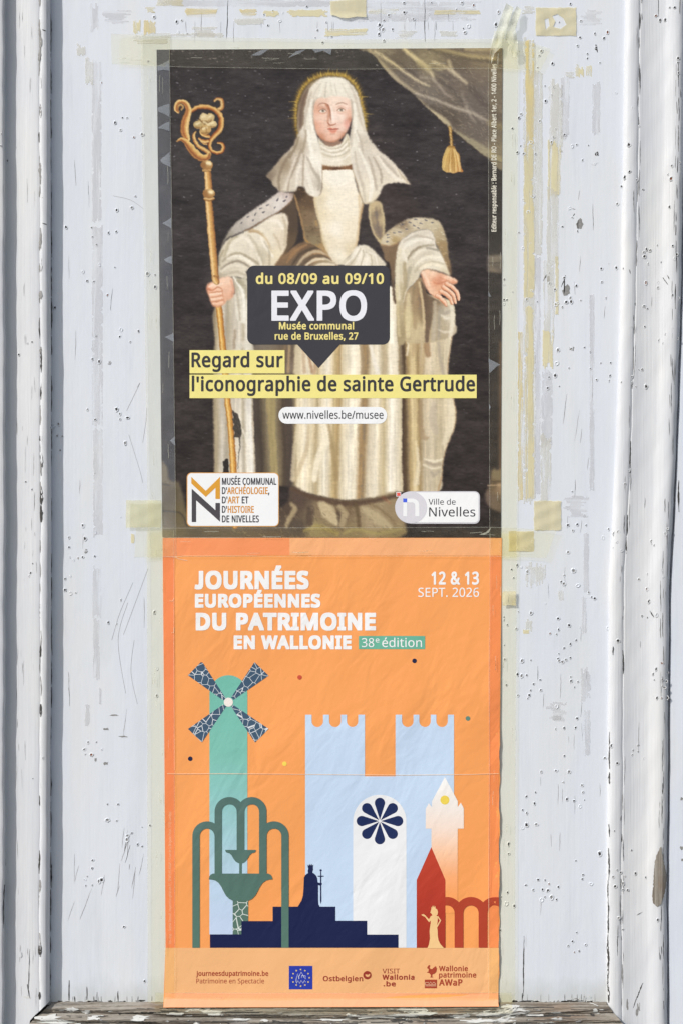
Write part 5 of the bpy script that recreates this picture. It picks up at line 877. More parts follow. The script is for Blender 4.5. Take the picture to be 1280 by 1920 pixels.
def pts(ox, oy, s, txt): return [(ox + float(a) / s, oy + float(b) / s) for a, b in (q.split(',') for q in txt.split())]
PITS = (pts(0, 0, 2.977, '685,657 711,658 644,685 674,726 783,658 795,750 749,766 757,1096 738,1159 653,1173 651,1293 607,1300 517,1322 540,1365 370,1268 569,462 987,122 1016,114 998,181 1046,188 1097,187 862,96 829,341 8,748 58,787 6,814 43,897 512,1270')
 + pts(850, 0, 2.977, '46,17 110,30 12,55 250,68 235,138 52,160 82,147 62,182 651,22 709,117 588,124 705,209 690,256 787,188 838,213 858,181 745,301 745,326 815,351 793,265 488,286 476,310 550,356 453,351 468,377 508,480 547,529 512,564 557,487 375,638 363,658 480,676 326,717 569,720 618,752 557,766 545,795 430,795 455,860 390,858 355,852 372,815 660,815 685,808 751,811 800,862 718,895 785,915 440,1096 388,1115 415,1185 363,1298 427,1360 388,1385 605,1264 690,1290 660,1215 645,1163 906,517 912,1138 935,1040 955,990 980,958 1020,1005 978,808 998,603 1035,706 1055,1057 1127,88 1150,113 1180,111 1205,42 1232,42 1251,325 1250,348 1253,407 1217,926 1195,974 1213,997 1259,908 1203,1155 1135,1370 1095,1398 1075,1390 1060,1408 1222,1372 1245,1420')
 + pts(0, 480, 2.977, '465,88 488,138 526,143 643,63 602,218 557,48 825,100 867,106 867,173 538,447 677,412 670,450 774,419 728,480 515,517 613,597 517,575 555,590 490,857 652,857 671,882 714,903 671,911 700,1045 533,913 531,1212 675,1458 463,1503 107,550 180,479 155,489 308,287 290,290 300,950 328,938 285,958 320,1003 350,1006 338,1085 298,1125 180,1303 145,1260')
 + pts(850, 480, 2.977, '863,41 823,71 906,67 946,69 826,145 848,234 533,95 535,152 615,120 565,187 683,167 708,247 465,255 433,193 406,243 430,268 280,130 280,160 328,201 280,245 296,245 280,268 655,255 628,258 570,270 580,262 605,285 650,235 1085,44 1157,34 1063,3 1072,149 1140,148 1141,177 1062,281 1079,294 1220,218 1253,235 1231,16 988,395 1222,398 1182,437 1170,487 1147,470 1248,461 1065,395 581,527 728,510 760,536 657,517 574,600 642,626 762,629 820,598 875,597 867,697 871,668 796,692 531,678 565,667 588,727 524,738 1030,635 1050,635 992,675 937,703 993,708 1015,729 1072,729 975,1200 955,1273 660,1315 863,1525 917,1540 895,1550 1194,1523 1180,1552')
 + pts(920, 980, 3.556, '512,17 573,12 632,17 545,52 783,43 820,72 848,60 745,102 840,130 815,168 870,187 1177,40 1160,75 1070,128 1088,150 513,197 200,298 240,328 172,285 135,312 148,368 549,321 486,352 466,394 485,408 577,420 650,466 690,505 670,497 360,540 180,595 265,603 85,630 85,650 107,683 168,708 447,640 449,713 392,738 435,744 519,685 589,696 565,785 527,810 485,837 450,874 446,908 453,922 474,929 498,915 527,902 205,922 264,918 90,912 88,817 175,1012 202,1023 237,1018 325,1048 281,1076 262,1118 253,1150 243,1171 178,1152 101,1083 530,1030 532,1056 578,1062 555,1097 330,1118 435,1224 572,1306 485,1370 430,1376 562,1368 777,703 845,788 1043,342 985,378 1041,443 1052,525 1005,622 1041,632 1104,617 1138,315 1145,365 1145,937 1100,977 1081,1010 1090,1047 1178,1000 1140,1047 1168,1057 1142,1090 1157,1100 1135,1170 1105,1168 1173,1168 980,1483 945,1518 979,1526 940,1552 1020,1570 487,1555 431,1656 520,1661 333,1661 840,1605 757,1570 805,1487')
 + pts(920, 1440, 3.556, '432,18 480,95 606,115 611,162 621,213 505,209 553,219 592,257 294,163 233,191 288,238 208,280 236,301 236,379 208,400 301,376 564,619 723,572 757,710 612,712 607,740 665,774 312,746 358,748 386,774 231,782 280,814 342,810 378,817 447,794 358,860 402,862 435,878 336,881 153,920 100,905 108,830 68,860 60,1083 116,508 116,573 542,1157 570,1098 513,1187 629,1180 554,1229 586,1221 838,681 863,698 893,721 878,770 878,812 910,815 826,790 813,727 935,548 850,1000 877,1076 843,1120 960,703 1030,730 1110,1013 821,420')
 + pts(0, 1440, 3.765, '760,256 836,256 761,368 825,372 1005,418 1061,405 903,478 899,507 933,460 973,540 1005,553 655,652 652,708 618,765 603,788 608,832 653,828 700,800 722,790 235,75 1022,1505 878,1122')
 + pts(0, 980, 3.765, '588,20 490,105 602,112 489,174 610,200 494,245 553,250 586,243 520,267 670,237 462,396 500,378 460,475 500,500 536,495 855,547 826,716 766,705 625,1551 682,1550 598,1601 721,1601 603,1635 648,1638 232,289 219,355 210,378 178,403 323,590 306,1662 675,70 1093,634 1110,1030 1108,1222')
 + pts(630, 0, 2.723, '345,15 358,62 346,64 268,78 243,105 222,128 218,148 238,152 287,150 218,175 394,98 485,14 473,72 640,15 612,48 826,62 243,208')
 + pts(200, 0, 2.909, '906,62 960,70 945,115 880,138 1092,35 1150,165 1197,122 1138,205 1177,232 1227,200 858,80'))

panel = MB(); mold_l = MB(); mold_r = MB()
# panel sheet: slightly uneven boards
def ph(x, y): return .35 * math.sin(x * .011 + 1) + .25 * math.sin(y * .008 + x * .004)
xs = list(np.linspace(88, 1182, 48)); ys = list(np.linspace(-60, 1884, 70))
panel.grid([[P(x, y, 0) for x in xs] for y in ys], 0)
for x, y in PITS:
    r = rnd.choice([1.9, 2.2, 2.6, 2.9, 3.2, 3.5]); o = panel
    if x < xl(y) - 2: o = mold_l; r *= .8
    elif x > xr(y) + 2: o = mold_r
    q_ = rnd.random(); pit(o, x, y, r * rnd.uniform(.8, 1.1), 2 if q_ < .04 else 3 if q_ < .3 else 0 if q_ < .4 else 1)
# larger torn spots on the panel
for x, y, rx, ry, sl in [(1027, 523, 2.5, 6, 3), (1061, 545, 7, 10, 3), (1057, 535, 1.2, 14, 1), (1113, 305, 6, 4.5, 0), (1085, 420, 6, 9, 3), (1071, 654, 4, 4, 3), (1116, 89, 2, 6, 1), (162, 1034, 3, 4, 3), (206, 681, 2.6, 3.2, 3), (156, 510, 2.2, 5.5, 0), (1118, 289, 3, 3, 1), (200, 1367, 5, 2, 3), (232, 1381, 8, 1.3, 3), (214, 1341, 8, 1.2, 3), (180, 1425, 2, 3.4, 3), (198, 1431, 5, 3, 3)]:
    blotch(panel, x, y, rx, ry, sl)
for x, y, l, w, ln in [(1060, 516, 22, 2, -.35), (1084, 412, 18, 2, .0), (1078, 400, 5, 1.6, -.8), (1070, 391, 2, 3, 3), (1118, 284, 8, 2.4, .3), (1024, 515, 12, 2.2, -.5), (1116, 84, 14, 2, .2), (1178, 505, 8, 1.5, .3)]:
    crack(panel, x, y, y + l, w, ln, step=2)
# hairline splits along the grain
for x, y0, y1, w, ln in ([(427.6, 0, 72, 1.7, 0), (378, 22, 64, 1, 0), (795.5, 0, 78, 1.5, 0), (713, 5, 70, .7, 0), (840, 20, 40, .6, 0), (981, 1755, 1868, 2.2, -.01), (978, 1862, 1880, 2.4, 0), (131, 1838, 1876, 2.6, -.04), (163, 1850, 1876, 2.2, -.02), (221.5, 1858, 1880, 2.2, 0), (183, 1860, 1878, 1.6, 0)]
   + [(rnd.uniform(120, 270), y, y + rnd.uniform(25, 70), rnd.uniform(.5, .9), rnd.uniform(-.15, .05)) for y in (300, 340, 480, 540, 620, 900, 1000, 1120, 1260, 1330)]
   + [(rnd.uniform(130, 275), y, y + rnd.uniform(10, 60), rnd.uniform(.4, 1.0), rnd.uniform(-.4, 0)) for y in [rnd.uniform(1520, 1760) for _ in range(16)]]
   + [(rnd.uniform(968, 1130), y, y + rnd.uniform(8, 50), rnd.uniform(.35, .75), rnd.uniform(-.06, .06)) for y in [rnd.uniform(1050, 1830) for _ in range(20)]]
   + [(rnd.uniform(1040, 1140), y, y + rnd.uniform(12, 60), rnd.uniform(.5, .8), rnd.uniform(-.2, .02)) for y in [rnd.uniform(200, 1000) for _ in range(14)]]
   + [(rnd.uniform(330, 930), 40, 40 + rnd.uniform(12, 40), .6, 0) for _ in range(16)]
   + [(rnd.uniform(120, 300), 1868, 1880, rnd.uniform(.8, 1.4), 0) for _ in range(14)] + [(rnd.uniform(985, 1130), 1864, 1880, rnd.uniform(.6, 1.2), 0) for _ in range(10)]):
    crack(panel, x, y0, y1, w, ln, lift=.25, slot=1 if w > 1.05 or rnd.random() < .2 else 3)
for x0, y0, x1, y1, x2, y2 in [(278, 1066, 258, 1120, 232, 1190), (250, 1092, 225, 1150, 210, 1200), (240, 1130, 222, 1200, 236, 1300), (252, 1200, 246, 1260, 258, 1320), (212, 367, 245, 375, 270, 392), (238, 770, 262, 720, 258, 726), (242, 815, 262, 880, 268, 905), (268, 830, 274, 790, 276, 765)]:
    q = spline([(x0, y0), (x1, y1), (x2, y2)], False, 9)                # long curving scratches
    b_ = band([tuple(a) for a in q], .42); n_ = len(q)
    panel.add([P(a, c, .25) for a, c in b_], [(i, i + 1, 2 * n_ - 2 - i, 2 * n_ - 1 - i) for i in range(n_ - 1)], 3)
# bottom of the panel: broken paint and black gaps where it meets the sill
for _ in range(70):
    x = rnd.uniform(112, 330) if rnd.random() < .6 else rnd.uniform(935, 1132)
    blotch(panel, x, 1879 + rnd.uniform(-2.5, 3), rnd.uniform(2, 9), rnd.uniform(1, 2.6), rnd.choice([1, 1, 3, 4]), n=9, rag=.5)
panel.build('panel', [PAINT, HOLE, RUSTY, CHIP, FLAKE], door)

# left and right mouldings, mitred at the foot
def sweep(mb, prof, side, y0, foot):
    rows = []
    n = 150
    for i in range(n + 1):
        t = i / n; row = []
        for u, h in prof:
            ye = foot(u); y = y0 + (ye - y0) * t
            e = xl(y) - u if side < 0 else xr(y) + u
            k = wob(u, y, 1 + side) * .9 * (0.3 + min(1, max(u, 0) / 12))
            row.append(P(e + k, y, h + .5 * wob(u * .5, y * .7, 4 + side)))
        rows.append(row if side > 0 else row[::-1])
    mb.grid(rows, 0)
sweep(mold_l, PLd, -1, -60, lambda u: min(1985, 1876 + max(u, 0) * .98 + 14 * (u > 40)))
sweep(mold_r, PRd, 1, -60, lambda u: min(1985, 1884 + max(u, 0) * 1.25))
# splits and lost flakes along the grooves
y = -10
while y < 1860:                                                         # left groove: broken paint edge
    l = rnd.uniform(8, 46); x = xl(y) - 20.6
    if rnd.random() < .72:
        crack(mold_l, x + rnd.uniform(-1.4, 1.2), y, y + l, rnd.uniform(1.4, 4.2), 0, slot=rnd.choice([1, 3, 3]), lift=.6, step=4)
    y += l + rnd.uniform(2, 34)
for y, l, w in [(58, 34, 5), (88, 30, 5), (195, 26, 4), (305, 34, 5), (440, 30, 5), (484, 28, 6), (545, 16, 6), (650, 14, 5), (812, 22, 5), (850, 26, 6), (912, 34, 6), (955, 24, 6), (1130, 24, 5), (1210, 22, 4), (1320, 24, 4), (1650, 24, 5), (1768, 26, 6), (1860, 14, 4)]:
    crack(mold_l, xl(y) - 20, y, y + l, w, 0, slot=1 if rnd.random() < .5 else 3, lift=.7, step=3)
y = 20
while y < 1870:                                                         # dark joint beside the panel on the left
    l = rnd.uniform(20, 90); crack(mold_l, xl(y) - .4, y, y + l, rnd.uniform(1.2, 3.4), 0, slot=1, lift=1.2, hf=lambda a, b: 3, step=5)
    y += l + rnd.uniform(-6, 14)
for _ in range(46):
    y = rnd.uniform(-10, 1860); crack(mold_l, xl(y) - rnd.uniform(26, 66), y, y + rnd.uniform(8, 50), rnd.uniform(.35, .8), rnd.uniform(-.02, .02), slot=3)
for y in (55, 370, 418): crack(mold_l, xl(y) - 18, y, y + 3, 6, 2.2, step=1, lift=.5)
crack(mold_l, 57, 1780, 1868, 1.2, -.03); crack(mold_l, 51, 1845, 1872, 2.6, .16, step=3)
crack(mold_l, 11, 1610, 1740, 1.6, -.02); blotch(mold_l, 52, 1870, 6, 2, 4); blotch(mold_l, 39, 1790, 3, 4, 0, lift=.8)
for off, p, w0, w1 in ((28, .62, 1, 3), (31, .35, .6, 1.6), (102, .6, .9, 2.4), (98, .45, .6, 1.6), (106, .3, .6, 1.4), (22, .25, .6, 1.2), (60, .12, .5, 1)):
    y = -20
    while y < 1880:
        l = rnd.uniform(10, 60)
        if rnd.random() < p: crack(mold_r, xr(y) + off + rnd.uniform(-1.5, 1.5), y, y + l, rnd.uniform(w0, w1), 0, slot=1 if rnd.random() < .7 else 3, lift=.5)
        y += l + rnd.uniform(0, 30)
for y, l, w in [(1448, 22, 4), (1406, 36, 2), (1545, 24, 3), (1590, 60, 2.6), (1650, 40, 2), (1690, 30, 2.4), (1720, 30, 3.4), (1752, 105, 3.6), (1850, 30, 4), (1372, 46, 2.2), (1212, 16, 2.4)]:
    crack(mold_r, xr(y) + (3 if y > 1300 else 9), y, y + l, w, 0, lift=.9, step=3)
for x, y, l, w, ln in [(1205, 1843, 28, 2.4, -.35), (1193, 1868, 22, 1.8, -.2), (1207, 1710, 6, 2, -1.8), (1216, 1145, 12, 3, .5), (1240, 520, 14, 2, .8), (1248, 515, 8, 2, .6)]:
    crack(mold_r, x, y, y + l, w, ln, step=2, lift=.6)
blotch(mold_r, 1197, 1895, 6, 14, 3, rag=.3); blotch(mold_r, 1175, 1885, 2, 10, 3); blotch(mold_r, 1241, 1244, 3, 2.2, 2)
mold_l.build('moulding', [PAINT2, HOLE, RUSTY, CHIP, FLAKE], door, smooth=True, sharp=50)
mr = mold_r.build('moulding', [PAINT2, HOLE, RUSTY, CHIP, FLAKE], door, smooth=True, sharp=50)
# bare wood where a long flake has come off the right moulding
bw = MB()
patch = [(1237, 1588), (1234, 1596), (1229, 1606), (1226, 1626), (1224, 1660), (1222, 1688), (1224, 1694), (1229, 1697), (1231, 1700), (1234, 1694), (1239, 1695), (1242, 1684), (1248, 1660), (1249.5, 1648), (1247, 1630), (1242, 1612), (1240, 1596), (1239, 1588)]
cx_ = lambda y: (np.interp(y, [1588, 1640, 1700], [1238, 1237, 1231]))
rows = []
for y in np.linspace(1588, 1700, 36):
    l_ = np.interp(y, [1588, 1596, 1606, 1626, 1660, 1688, 1694, 1700], [1237, 1234, 1229, 1226, 1224, 1222, 1224, 1230]) + rnd.uniform(-1.3, .6)
    r_ = np.interp(y, [1588, 1596, 1612, 1630, 1648, 1660, 1684, 1695, 1700], [1239, 1240, 1242, 1247, 1249, 1247.5, 1242, 1238, 1231.5]) + rnd.uniform(-.6, 1.3)
    rows.append([P(l_ + (r_ - l_) * t, y, surf(l_ + (r_ - l_) * t, y) + .75 + .25 * rnd.random()) for t in np.linspace(0, 1, 9)])
bw.grid(rows, 0)
bw.build('bare_patch', [BARE], door)
# outer stiles beyond the mouldings
st = MB()
rows = [[P(xr(y) + u, y, h) for u, h in ((110, -9), (115.5, -9), (116.2, 2), (117.6, 5), (260, 5))] for y in np.linspace(-60, 1990, 60)]
st.grid(rows, 0)
for y, l in [(470, 30), (515, 16), (560, 22), (900, 60)]: crack(st, xr(y) + 121, y, y + l, 3, 0, hf=lambda a, b: 5)
for x, y in [(1277, 1498), (1276, 1590), (1279, 1612)]: blotch(st, x, y, 3, 3, 3, hf=lambda a, b: 5)
st.build('stile', [paint_mat('blue_white_stile_paint', (.68, .72, .80), (.74, .77, .83)), HOLE, RUSTY, CHIP], door)

# weathered foot moulding
sill = MB()
PB = [(-3, -4), (-2, 3), (1, 8), (5, 12), (11, 14), (15, 12.5), (17, 9.5), (19, 12), (24, 17), (30, 22), (34, 21), (35.5, 18), (37, 22), (46, 30), (60, 36), (90, 38)]
PBd = dense(PB); _bv, _bh = zip(*sorted(PBd))
def bx(v): return 97 - max(v, 0) * 1.08, 1136 + max(v, 0) * .82
nx = 260; ragged = [[rnd.uniform(-1, 1) for _ in range(nx + 1)] for _ in PBd]
rows = []
for i, (v, h) in enumerate(PBd):
    a, b = bx(v); row = []
    for j in range(nx + 1):
        x = a + (b - a) * j / nx
        y = 1881 + v + np.interp(x, [95, 285, 310, 640, 930, 970, 1140], [0, 3, 8, 11, 9, 5, 1]) * min(1, max(v + 3, 0) / 6) + .5 * ragged[i][j]
        row.append(P(x, y, h + .7 * ragged[i][(j * 7) % nx] + .9 * math.sin(x * .05 + i)))
    rows.append(row)
sill.grid(rows, 0)
def sh_(x, y): return float(np.interp(y - 1881 - np.interp(x, [95, 285, 310, 640, 930, 970, 1140], [0, 3, 8, 11, 9, 5, 1]), _bv, _bh)) + 1.2
for x, y, rx, ry in [(134, 1893, 11, 4), (163, 1897, 8, 3), (176, 1909, 11, 3), (262, 1909, 20, 5), (330, 1901, 18, 2.2), (90, 1910, 22, 8), (110, 1916, 30, 4), (700, 1907, 40, 3), (760, 1903, 30, 2.5), (800, 1900, 20, 3), (860, 1906, 24, 4), (1115, 1894, 5, 3), (1000, 1903, 16, 2), (1040, 1899, 12, 1.6), (620, 1912, 30, 2), (450, 1911, 26, 1.8), (900, 1914, 30, 3)]:
    blotch(sill, x, y, rx, ry, 1, hf=sh_, n=18, rag=.45)
for _ in range(60):
    x = rnd.uniform(100, 1140); y = rnd.uniform(1890, 1925)
    if 308 < x < 934 and y < 1897: continue
    blotch(sill, x, y, rnd.uniform(1.5, 7), rnd.uniform(.7, 2), rnd.choice([1, 1, 2, 3]), hf=sh_, n=9, rag=.5)
for _ in range(90):
    x = rnd.uniform(90, 1100); y = rnd.uniform(1886, 1926); l = rnd.uniform(20, 90)
    q = [(x + l * k / 6, y + rnd.uniform(-.5, .5)) for k in range(7)]
    b_ = band(q, rnd.uniform(.6, 1.6)); n_ = 7
    if x + l < bx(y - 1881)[1]: sill.add([P(a, c, sh_(a, c) - .3) for a, c in b_], [(i, i + 1, 12 - i, 13 - i) for i in range(6)], 2)
# straw and cobweb litter caught in the corner
for x0, y0, x1, y1 in [(955, 1904, 962, 1893), (958, 1896, 968, 1888), (930, 1906, 960, 1890), (938, 1908, 985, 1896), (1098, 1879, 1120, 1886), (1075, 1878, 1100, 1876), (950, 1910, 958, 1896)]:
    b_ = band([(x0, y0), ((x0 + x1) / 2 + 1, (y0 + y1) / 2 - 1), (x1, y1)], 1.1); sill.add([P(a, c, sh_(a, c) + 2.5) for a, c in b_], [(0, 1, 4, 5), (1, 2, 3, 4)], 1)
for _ in range(16): blotch(sill, 1090 + rnd.gauss(0, 9), 1875 + rnd.gauss(0, 2.4), rnd.uniform(1, 3), rnd.uniform(.6, 1.6), rnd.choice([1, 1, 3]), hf=lambda a, b: 3)
sill.build('foot_moulding', [SILLW, FLAKE, HOLE, CHIP], door, smooth=True, sharp=50)
# dark sheet added behind the joints, coloured so that the gaps read as shaded depth
bk = MB(); bk.add([P(-90, -80, -14), P(1400, -80, -14), P(1400, 2000, -14), P(-90, 2000, -14)], [(0, 3, 2, 1)], 0)
bk.build('dark_gap_sheet', [flat_mat('gap_shade', (.05, .048, .045), .9, .1)], door)

# ---- dried adhesive and yellowed tape left on the paint
def residue_mat(name, c, dens, along, gloss=.4, solid=False):
    m = N(name); m.set(gloss, .4)
    big = m.noise(m.coord((1, 1, .3) if along else (.3, 1, 1)), 30, 4, .6, .5)
    e = m.noise(m.coord((170, 1, 10) if along else (10, 1, 170)), 1, 3, .6)
    m.col(m.mix(big, tuple(np.array(c) * (.95, .9, .78)), tuple(np.minimum(np.array(c) * (1.04, 1.05, 1.2), .85))))
    k = m.math('MULTIPLY', m.ramp(big, [(.3, (.25, .25, .25)), (.52, (1, 1, 1))]), m.ramp(e, [(.36, (.12, .12, .12)), (.5, (1, 1, 1))]))
    if solid: k = m.ramp(big, [(.3, (.7, .7, .7)), (.6, (1, 1, 1))])
    k = m.math('MULTIPLY', k, dens)
    tr = m.n('BsdfTransparent'); mx = m.n('MixShader'); m.l(k, mx.inputs[0]); m.l(tr.outputs[0], mx.inputs[1]); m.l(m.b.outputs[0], mx.inputs[2]); m.l(mx.outputs[0], m.out.inputs[0])
    m.norm(m.bump(big, .0006, .5)); return m.m
RES = {}
for nm, c, d in (('YEL', (.81, .74, .45), .74), ('ORA', (.81, .69, .34), .78), ('PAL', (.75, .74, .64), .5), ('GRY', (.60, .60, .60), .30), ('SOL', (.77, .71, .45), .8)):
    for al in (0, 1): RES[nm + str(al)] = residue_mat({'YEL': 'yellowed_adhesive', 'ORA': 'amber_adhesive', 'PAL': 'pale_adhesive', 'GRY': 'grey_adhesive', 'SOL': 'old_tape_film'}[nm], c, d, al, solid=nm == 'SOL')
SOL = RES['SOL1']
def ragged_quad(x0, y0, x1, y1, j=1.2, step=5):
    out = []; c = [(x0, y0), (x1, y0), (x1, y1), (x0, y1)]
    for i in range(4):
        a, b = c[i], c[(i + 1) % 4]; n = max(2, int(math.hypot(b[0] - a[0], b[1] - a[1]) / step))
        for k in range(n): out.append((a[0] + (b[0] - a[0]) * k / n + rnd.uniform(-j, j), a[1] + (b[1] - a[1]) * k / n + rnd.uniform(-j, j)))
    return out
def smear(x0, y0, x1, y1, j):
    """a stripe of adhesive torn off in lanes: ragged ends, nicked edges"""
    up = (y1 - y0) >= (x1 - x0); L, W = ((y1 - y0), (x1 - x0)) if up else ((x1 - x0), (y1 - y0))
    nl = max(3, int(W / 2.6)); q = []
    def ends(at, sg):
        o = 0.; r = []
        for k in range(nl):
            o = .5 * o + rnd.uniform(-.7, .25) * W * .5 * (j + .6) / 2.2
            o = max(-L * .3, min(2, o)); r += [(W * k / nl + rnd.uniform(-.2, .2), at + sg * o), (W * (k + 1) / nl + rnd.uniform(-.2, .2), at + sg * (o + rnd.uniform(-2, 2)))]
        return r
    a = ends(L, 1); b = ends(0, -1)
    def side(at, t0, t1, sg):
        n = max(2, int(abs(t1 - t0) / 3.5)); r = []; w = 0.
        for k in range(1, n):
            w = .7 * w + rnd.uniform(-.5, .5) * j * .7
            nick = -rnd.uniform(0, W * .28) if rnd.random() < .10 else 0
            r.append((at + sg * (min(w, 1.2) + nick), t0 + (t1 - t0) * k / n))
        return r
    q = b + side(W, b[-1][1], a[-1][1], 1) + a[::-1] + side(0, a[0][1], b[0][1], -1)
    return [(x0 + u, y0 + v) if up else (x0 + v, y0 + u) for u, v in q]
for q, m, j in [((292, -8, 346, 11), 'YEL', 1), ((346, 15, 411, 32), 'ORA', 1), ((274, 13, 292, 24), 'YEL', 1), ((250, 37, 264, 65), 'YEL', 2), ((270, 36, 292, 64), 'ORA', 1), ((358, 50, 408, 70), 'PAL', 2), ((446, 17, 485, 30), 'ORA', 2), ((495, 20, 520, 31), 'YEL', 3), ((540, 18, 616, 31), 'YEL', 2.5), ((605, 54, 690, 68), 'YEL', 2), ((690, 17, 745, 26), 'YEL', 1.5), ((735, 58, 780, 72), 'PAL', 3), ((812, 19, 900, 27), 'YEL', 1.5), ((820, 58, 860, 68), 'PAL', 2.5), ((280, 62, 420, 70), 'PAL', 3), ((436, 34, 500, 46), 'PAL', 2), ((250, 66, 320, 82), 'PAL', 2),
                ((975, 12, 1003, 26), 'PAL', 3), ((980, 70, 1003, 945), 'PAL', 1.6), ((984, 76, 1000, 272), 'ORA', 2.2), ((981, 268, 999, 400), 'YEL', 2.4), ((981, 380, 1001, 560), 'YEL', 2), ((984, 575, 999, 660), 'YEL', 1.5), ((970, 620, 979, 942), 'ORA', 1.6), ((984, 650, 1000, 934), 'YEL', 1.6), ((1001, 130, 1016, 480), 'PAL', 2), ((1002, 480, 1012, 930), 'GRY', 2),
                ((1028, 150, 1054, 290), 'PAL', 3), ((1026, 262, 1050, 372), 'YEL', 2), ((1024, 350, 1046, 500), 'PAL', 2), ((1018, 490, 1038, 640), 'PAL', 2), ((1016, 620, 1036, 690), 'YEL', 2), ((1014, 690, 1034, 840), 'GRY', 2), ((1013, 815, 1032, 940), 'PAL', 2.4), ((1040, 480, 1046, 590), 'YEL', 1), ((1050, 140, 1066, 260), 'GRY', 2),
                ((173, 112, 190, 420), 'GRY', 2), ((173, 420, 193, 800), 'GRY', 1.2), ((175, 800, 193, 1010), 'GRY', 1.6), ((174, 1060, 190, 1160), 'GRY', 1.4), ((175, 1160, 187, 1275), 'GRY', 2), ((160, 110, 176, 160), 'PAL', 2), ((160, 1320, 168, 1362), 'GRY', 2), ((186, 1290, 190, 1320), 'GRY', 1), ((145, 80, 160, 108), 'PAL', 3),
                ((1104, 550, 1113, 920), 'GRY', 1.4), ((1093, 1000, 1103, 1110), 'GRY', 1.4), ((1090, 1120, 1098, 1190), 'GRY', 2), ((1088, 1250, 1106, 1320), 'GRY', 3), ((1094, 1330, 1105, 1420), 'GRY', 2), ((1109, 155, 1124, 255), 'GRY', 2.4), ((1056, 930, 1102, 970), 'GRY', 2), ((1078, 122, 1094, 146), 'YEL', 3), ((1098, 122, 1108, 142), 'YEL', 2), ((1060, 135, 1078, 146), 'PAL', 2), ((1084, 18, 1130, 48), 'GRY', 3),
                ((983, 1046, 1022, 1102), 'PAL', 2), ((1046, 1105, 1056, 1128), 'PAL', 2), ((984, 1158, 996, 1186), 'PAL', 4), ((1024, 1316, 1060, 1350), 'GRY', 4), ((1028, 1342, 1056, 1352), 'GRY', 3), ((978, 1180, 990, 1188), 'YEL', 2),
                ((195, 20, 245, 44), 'GRY', 3), ((170, 0, 185, 60), 'GRY', 4), ((246, 1000, 252, 1020), 'YEL', 2), ((300, 0, 620, 12), 'GRY', 2), ((640, 2, 900, 40), 'GRY', 3)]:
    up = (q[3] - q[1]) >= (q[2] - q[0])
    shape('tape_residue', smear(*q, j), RES[m + str(int(up))], .35 + .004 * (len(COL.objects) % 60), door)

# ------------------------------------------------------------------ upper poster: painting of a nun with a crosier, exhibition notice
Q1 = [(294, 93), (941, 90), (938, 1008.5), (305, 1007)]
def wave1(x, y): return .35 * math.sin(x * .016 + y * .004) + .3 * math.sin(y * .011 + 1.3)
p1 = thing('poster', 'exhibition poster with a painted nun holding a golden crosier, above the orange poster', 'poster', P(622, 1007, 0))
def quad(Q, u, v):
    (a, b, c, d) = [np.array(q, float) for q in Q]
    return (a * (1 - u) + b * u) * (1 - v) + (d * (1 - u) + c * u) * v
sheet = MB()
sheet.grid([[P(*quad(Q1, u, v), .9 + wave1(*quad(Q1, u, v))) for u in np.linspace(0, 1, 28)] for v in np.linspace(0, 1, 40)])
sheet.build('paper', [flat_mat('poster_paper', (.75, .75, .73), .6)], p1)

C = paint(); IMG, LAB = C.img, C.lab
rs9 = np.random.RandomState(9)                         # brush wobble: painted edges are never drawn with a ruler
wx = 1.1 * vnoise((PH, PW), 5, 5, rs9) + 1.2 * vnoise((PH, PW), 2.4, 2.4, rs9); wy = 1.1 * vnoise((PH, PW), 5, 5, rs9) + 1.2 * vnoise((PH, PW), 2.4, 2.4, rs9)
calm = np.ones((PH, PW)); yy, xx = np.mgrid[0:PH, 0:PW]
calm -= .72 * np.exp(-(((xx + PX0 - 623) / 40.) ** 2 + ((yy + PY0 - 218) / 46.) ** 2) ** 2)
ix = np.clip(xx + wx * calm, 0, PW - 1.01); iy = np.clip(yy + wy * calm, 0, PH - 1.01)
def sample(a, fx, fy):
    x0 = fx.astype(int); y0 = fy.astype(int); tx = (fx - x0)[..., None]; ty = (fy - y0)[..., None]
    return (a[y0, x0] * (1 - tx) + a[y0, x0 + 1] * tx) * (1 - ty) + (a[y0 + 1, x0] * (1 - tx) + a[y0 + 1, x0 + 1] * tx) * ty
IMG = sample(IMG, ix, iy); LAB = LAB[np.round(iy).astype(int), np.round(ix).astype(int)]
NU, NV = 640, 910
u = np.linspace(0, 1, NU + 1); v = np.linspace(0, 1, NV + 1)
U, V = np.meshgrid(u, v)
cx = [np.array(q, float) for q in Q1]
XY = (cx[0] * (1 - U)[..., None] + cx[1] * U[..., None]) * (1 - V)[..., None] + (cx[3] * (1 - U)[..., None] + cx[2] * U[..., None]) * V[..., None]
fx = np.clip(XY[..., 0] - PX0 - .5, 0, PW - 1.01); fy = np.clip(XY[..., 1] - PY0 - .5, 0, PH - 1.01)
VC = sample(IMG, fx, fy); VC = np.where(VC <= .04045, VC / 12.92, ((VC + .055) / 1.055) ** 2.4) * INK
HW = 1.35 + .35 * np.sin(XY[..., 0] * .016 + XY[..., 1] * .004) + .3 * np.sin(XY[..., 1] * .011 + 1.3)
kk = 1 - HW * S / CAM_D
VX = np.stack([(XY[..., 0] - 640) * S * kk, -HW * S, (960 - XY[..., 1]) * S * kk + Z0], -1).reshape(-1, 3)
VC = VC.reshape(-1, 3)
fc = XY[:-1, :-1] * .25 + XY[1:, :-1] * .25 + XY[:-1, 1:] * .25 + XY[1:, 1:] * .25
FL = LAB[np.clip((fc[..., 1] - PY0).astype(int), 0, PH - 1), np.clip((fc[..., 0] - PX0).astype(int), 0, PW - 1)]
ii, jj = np.mgrid[0:NV, 0:NU]; w_ = NU + 1
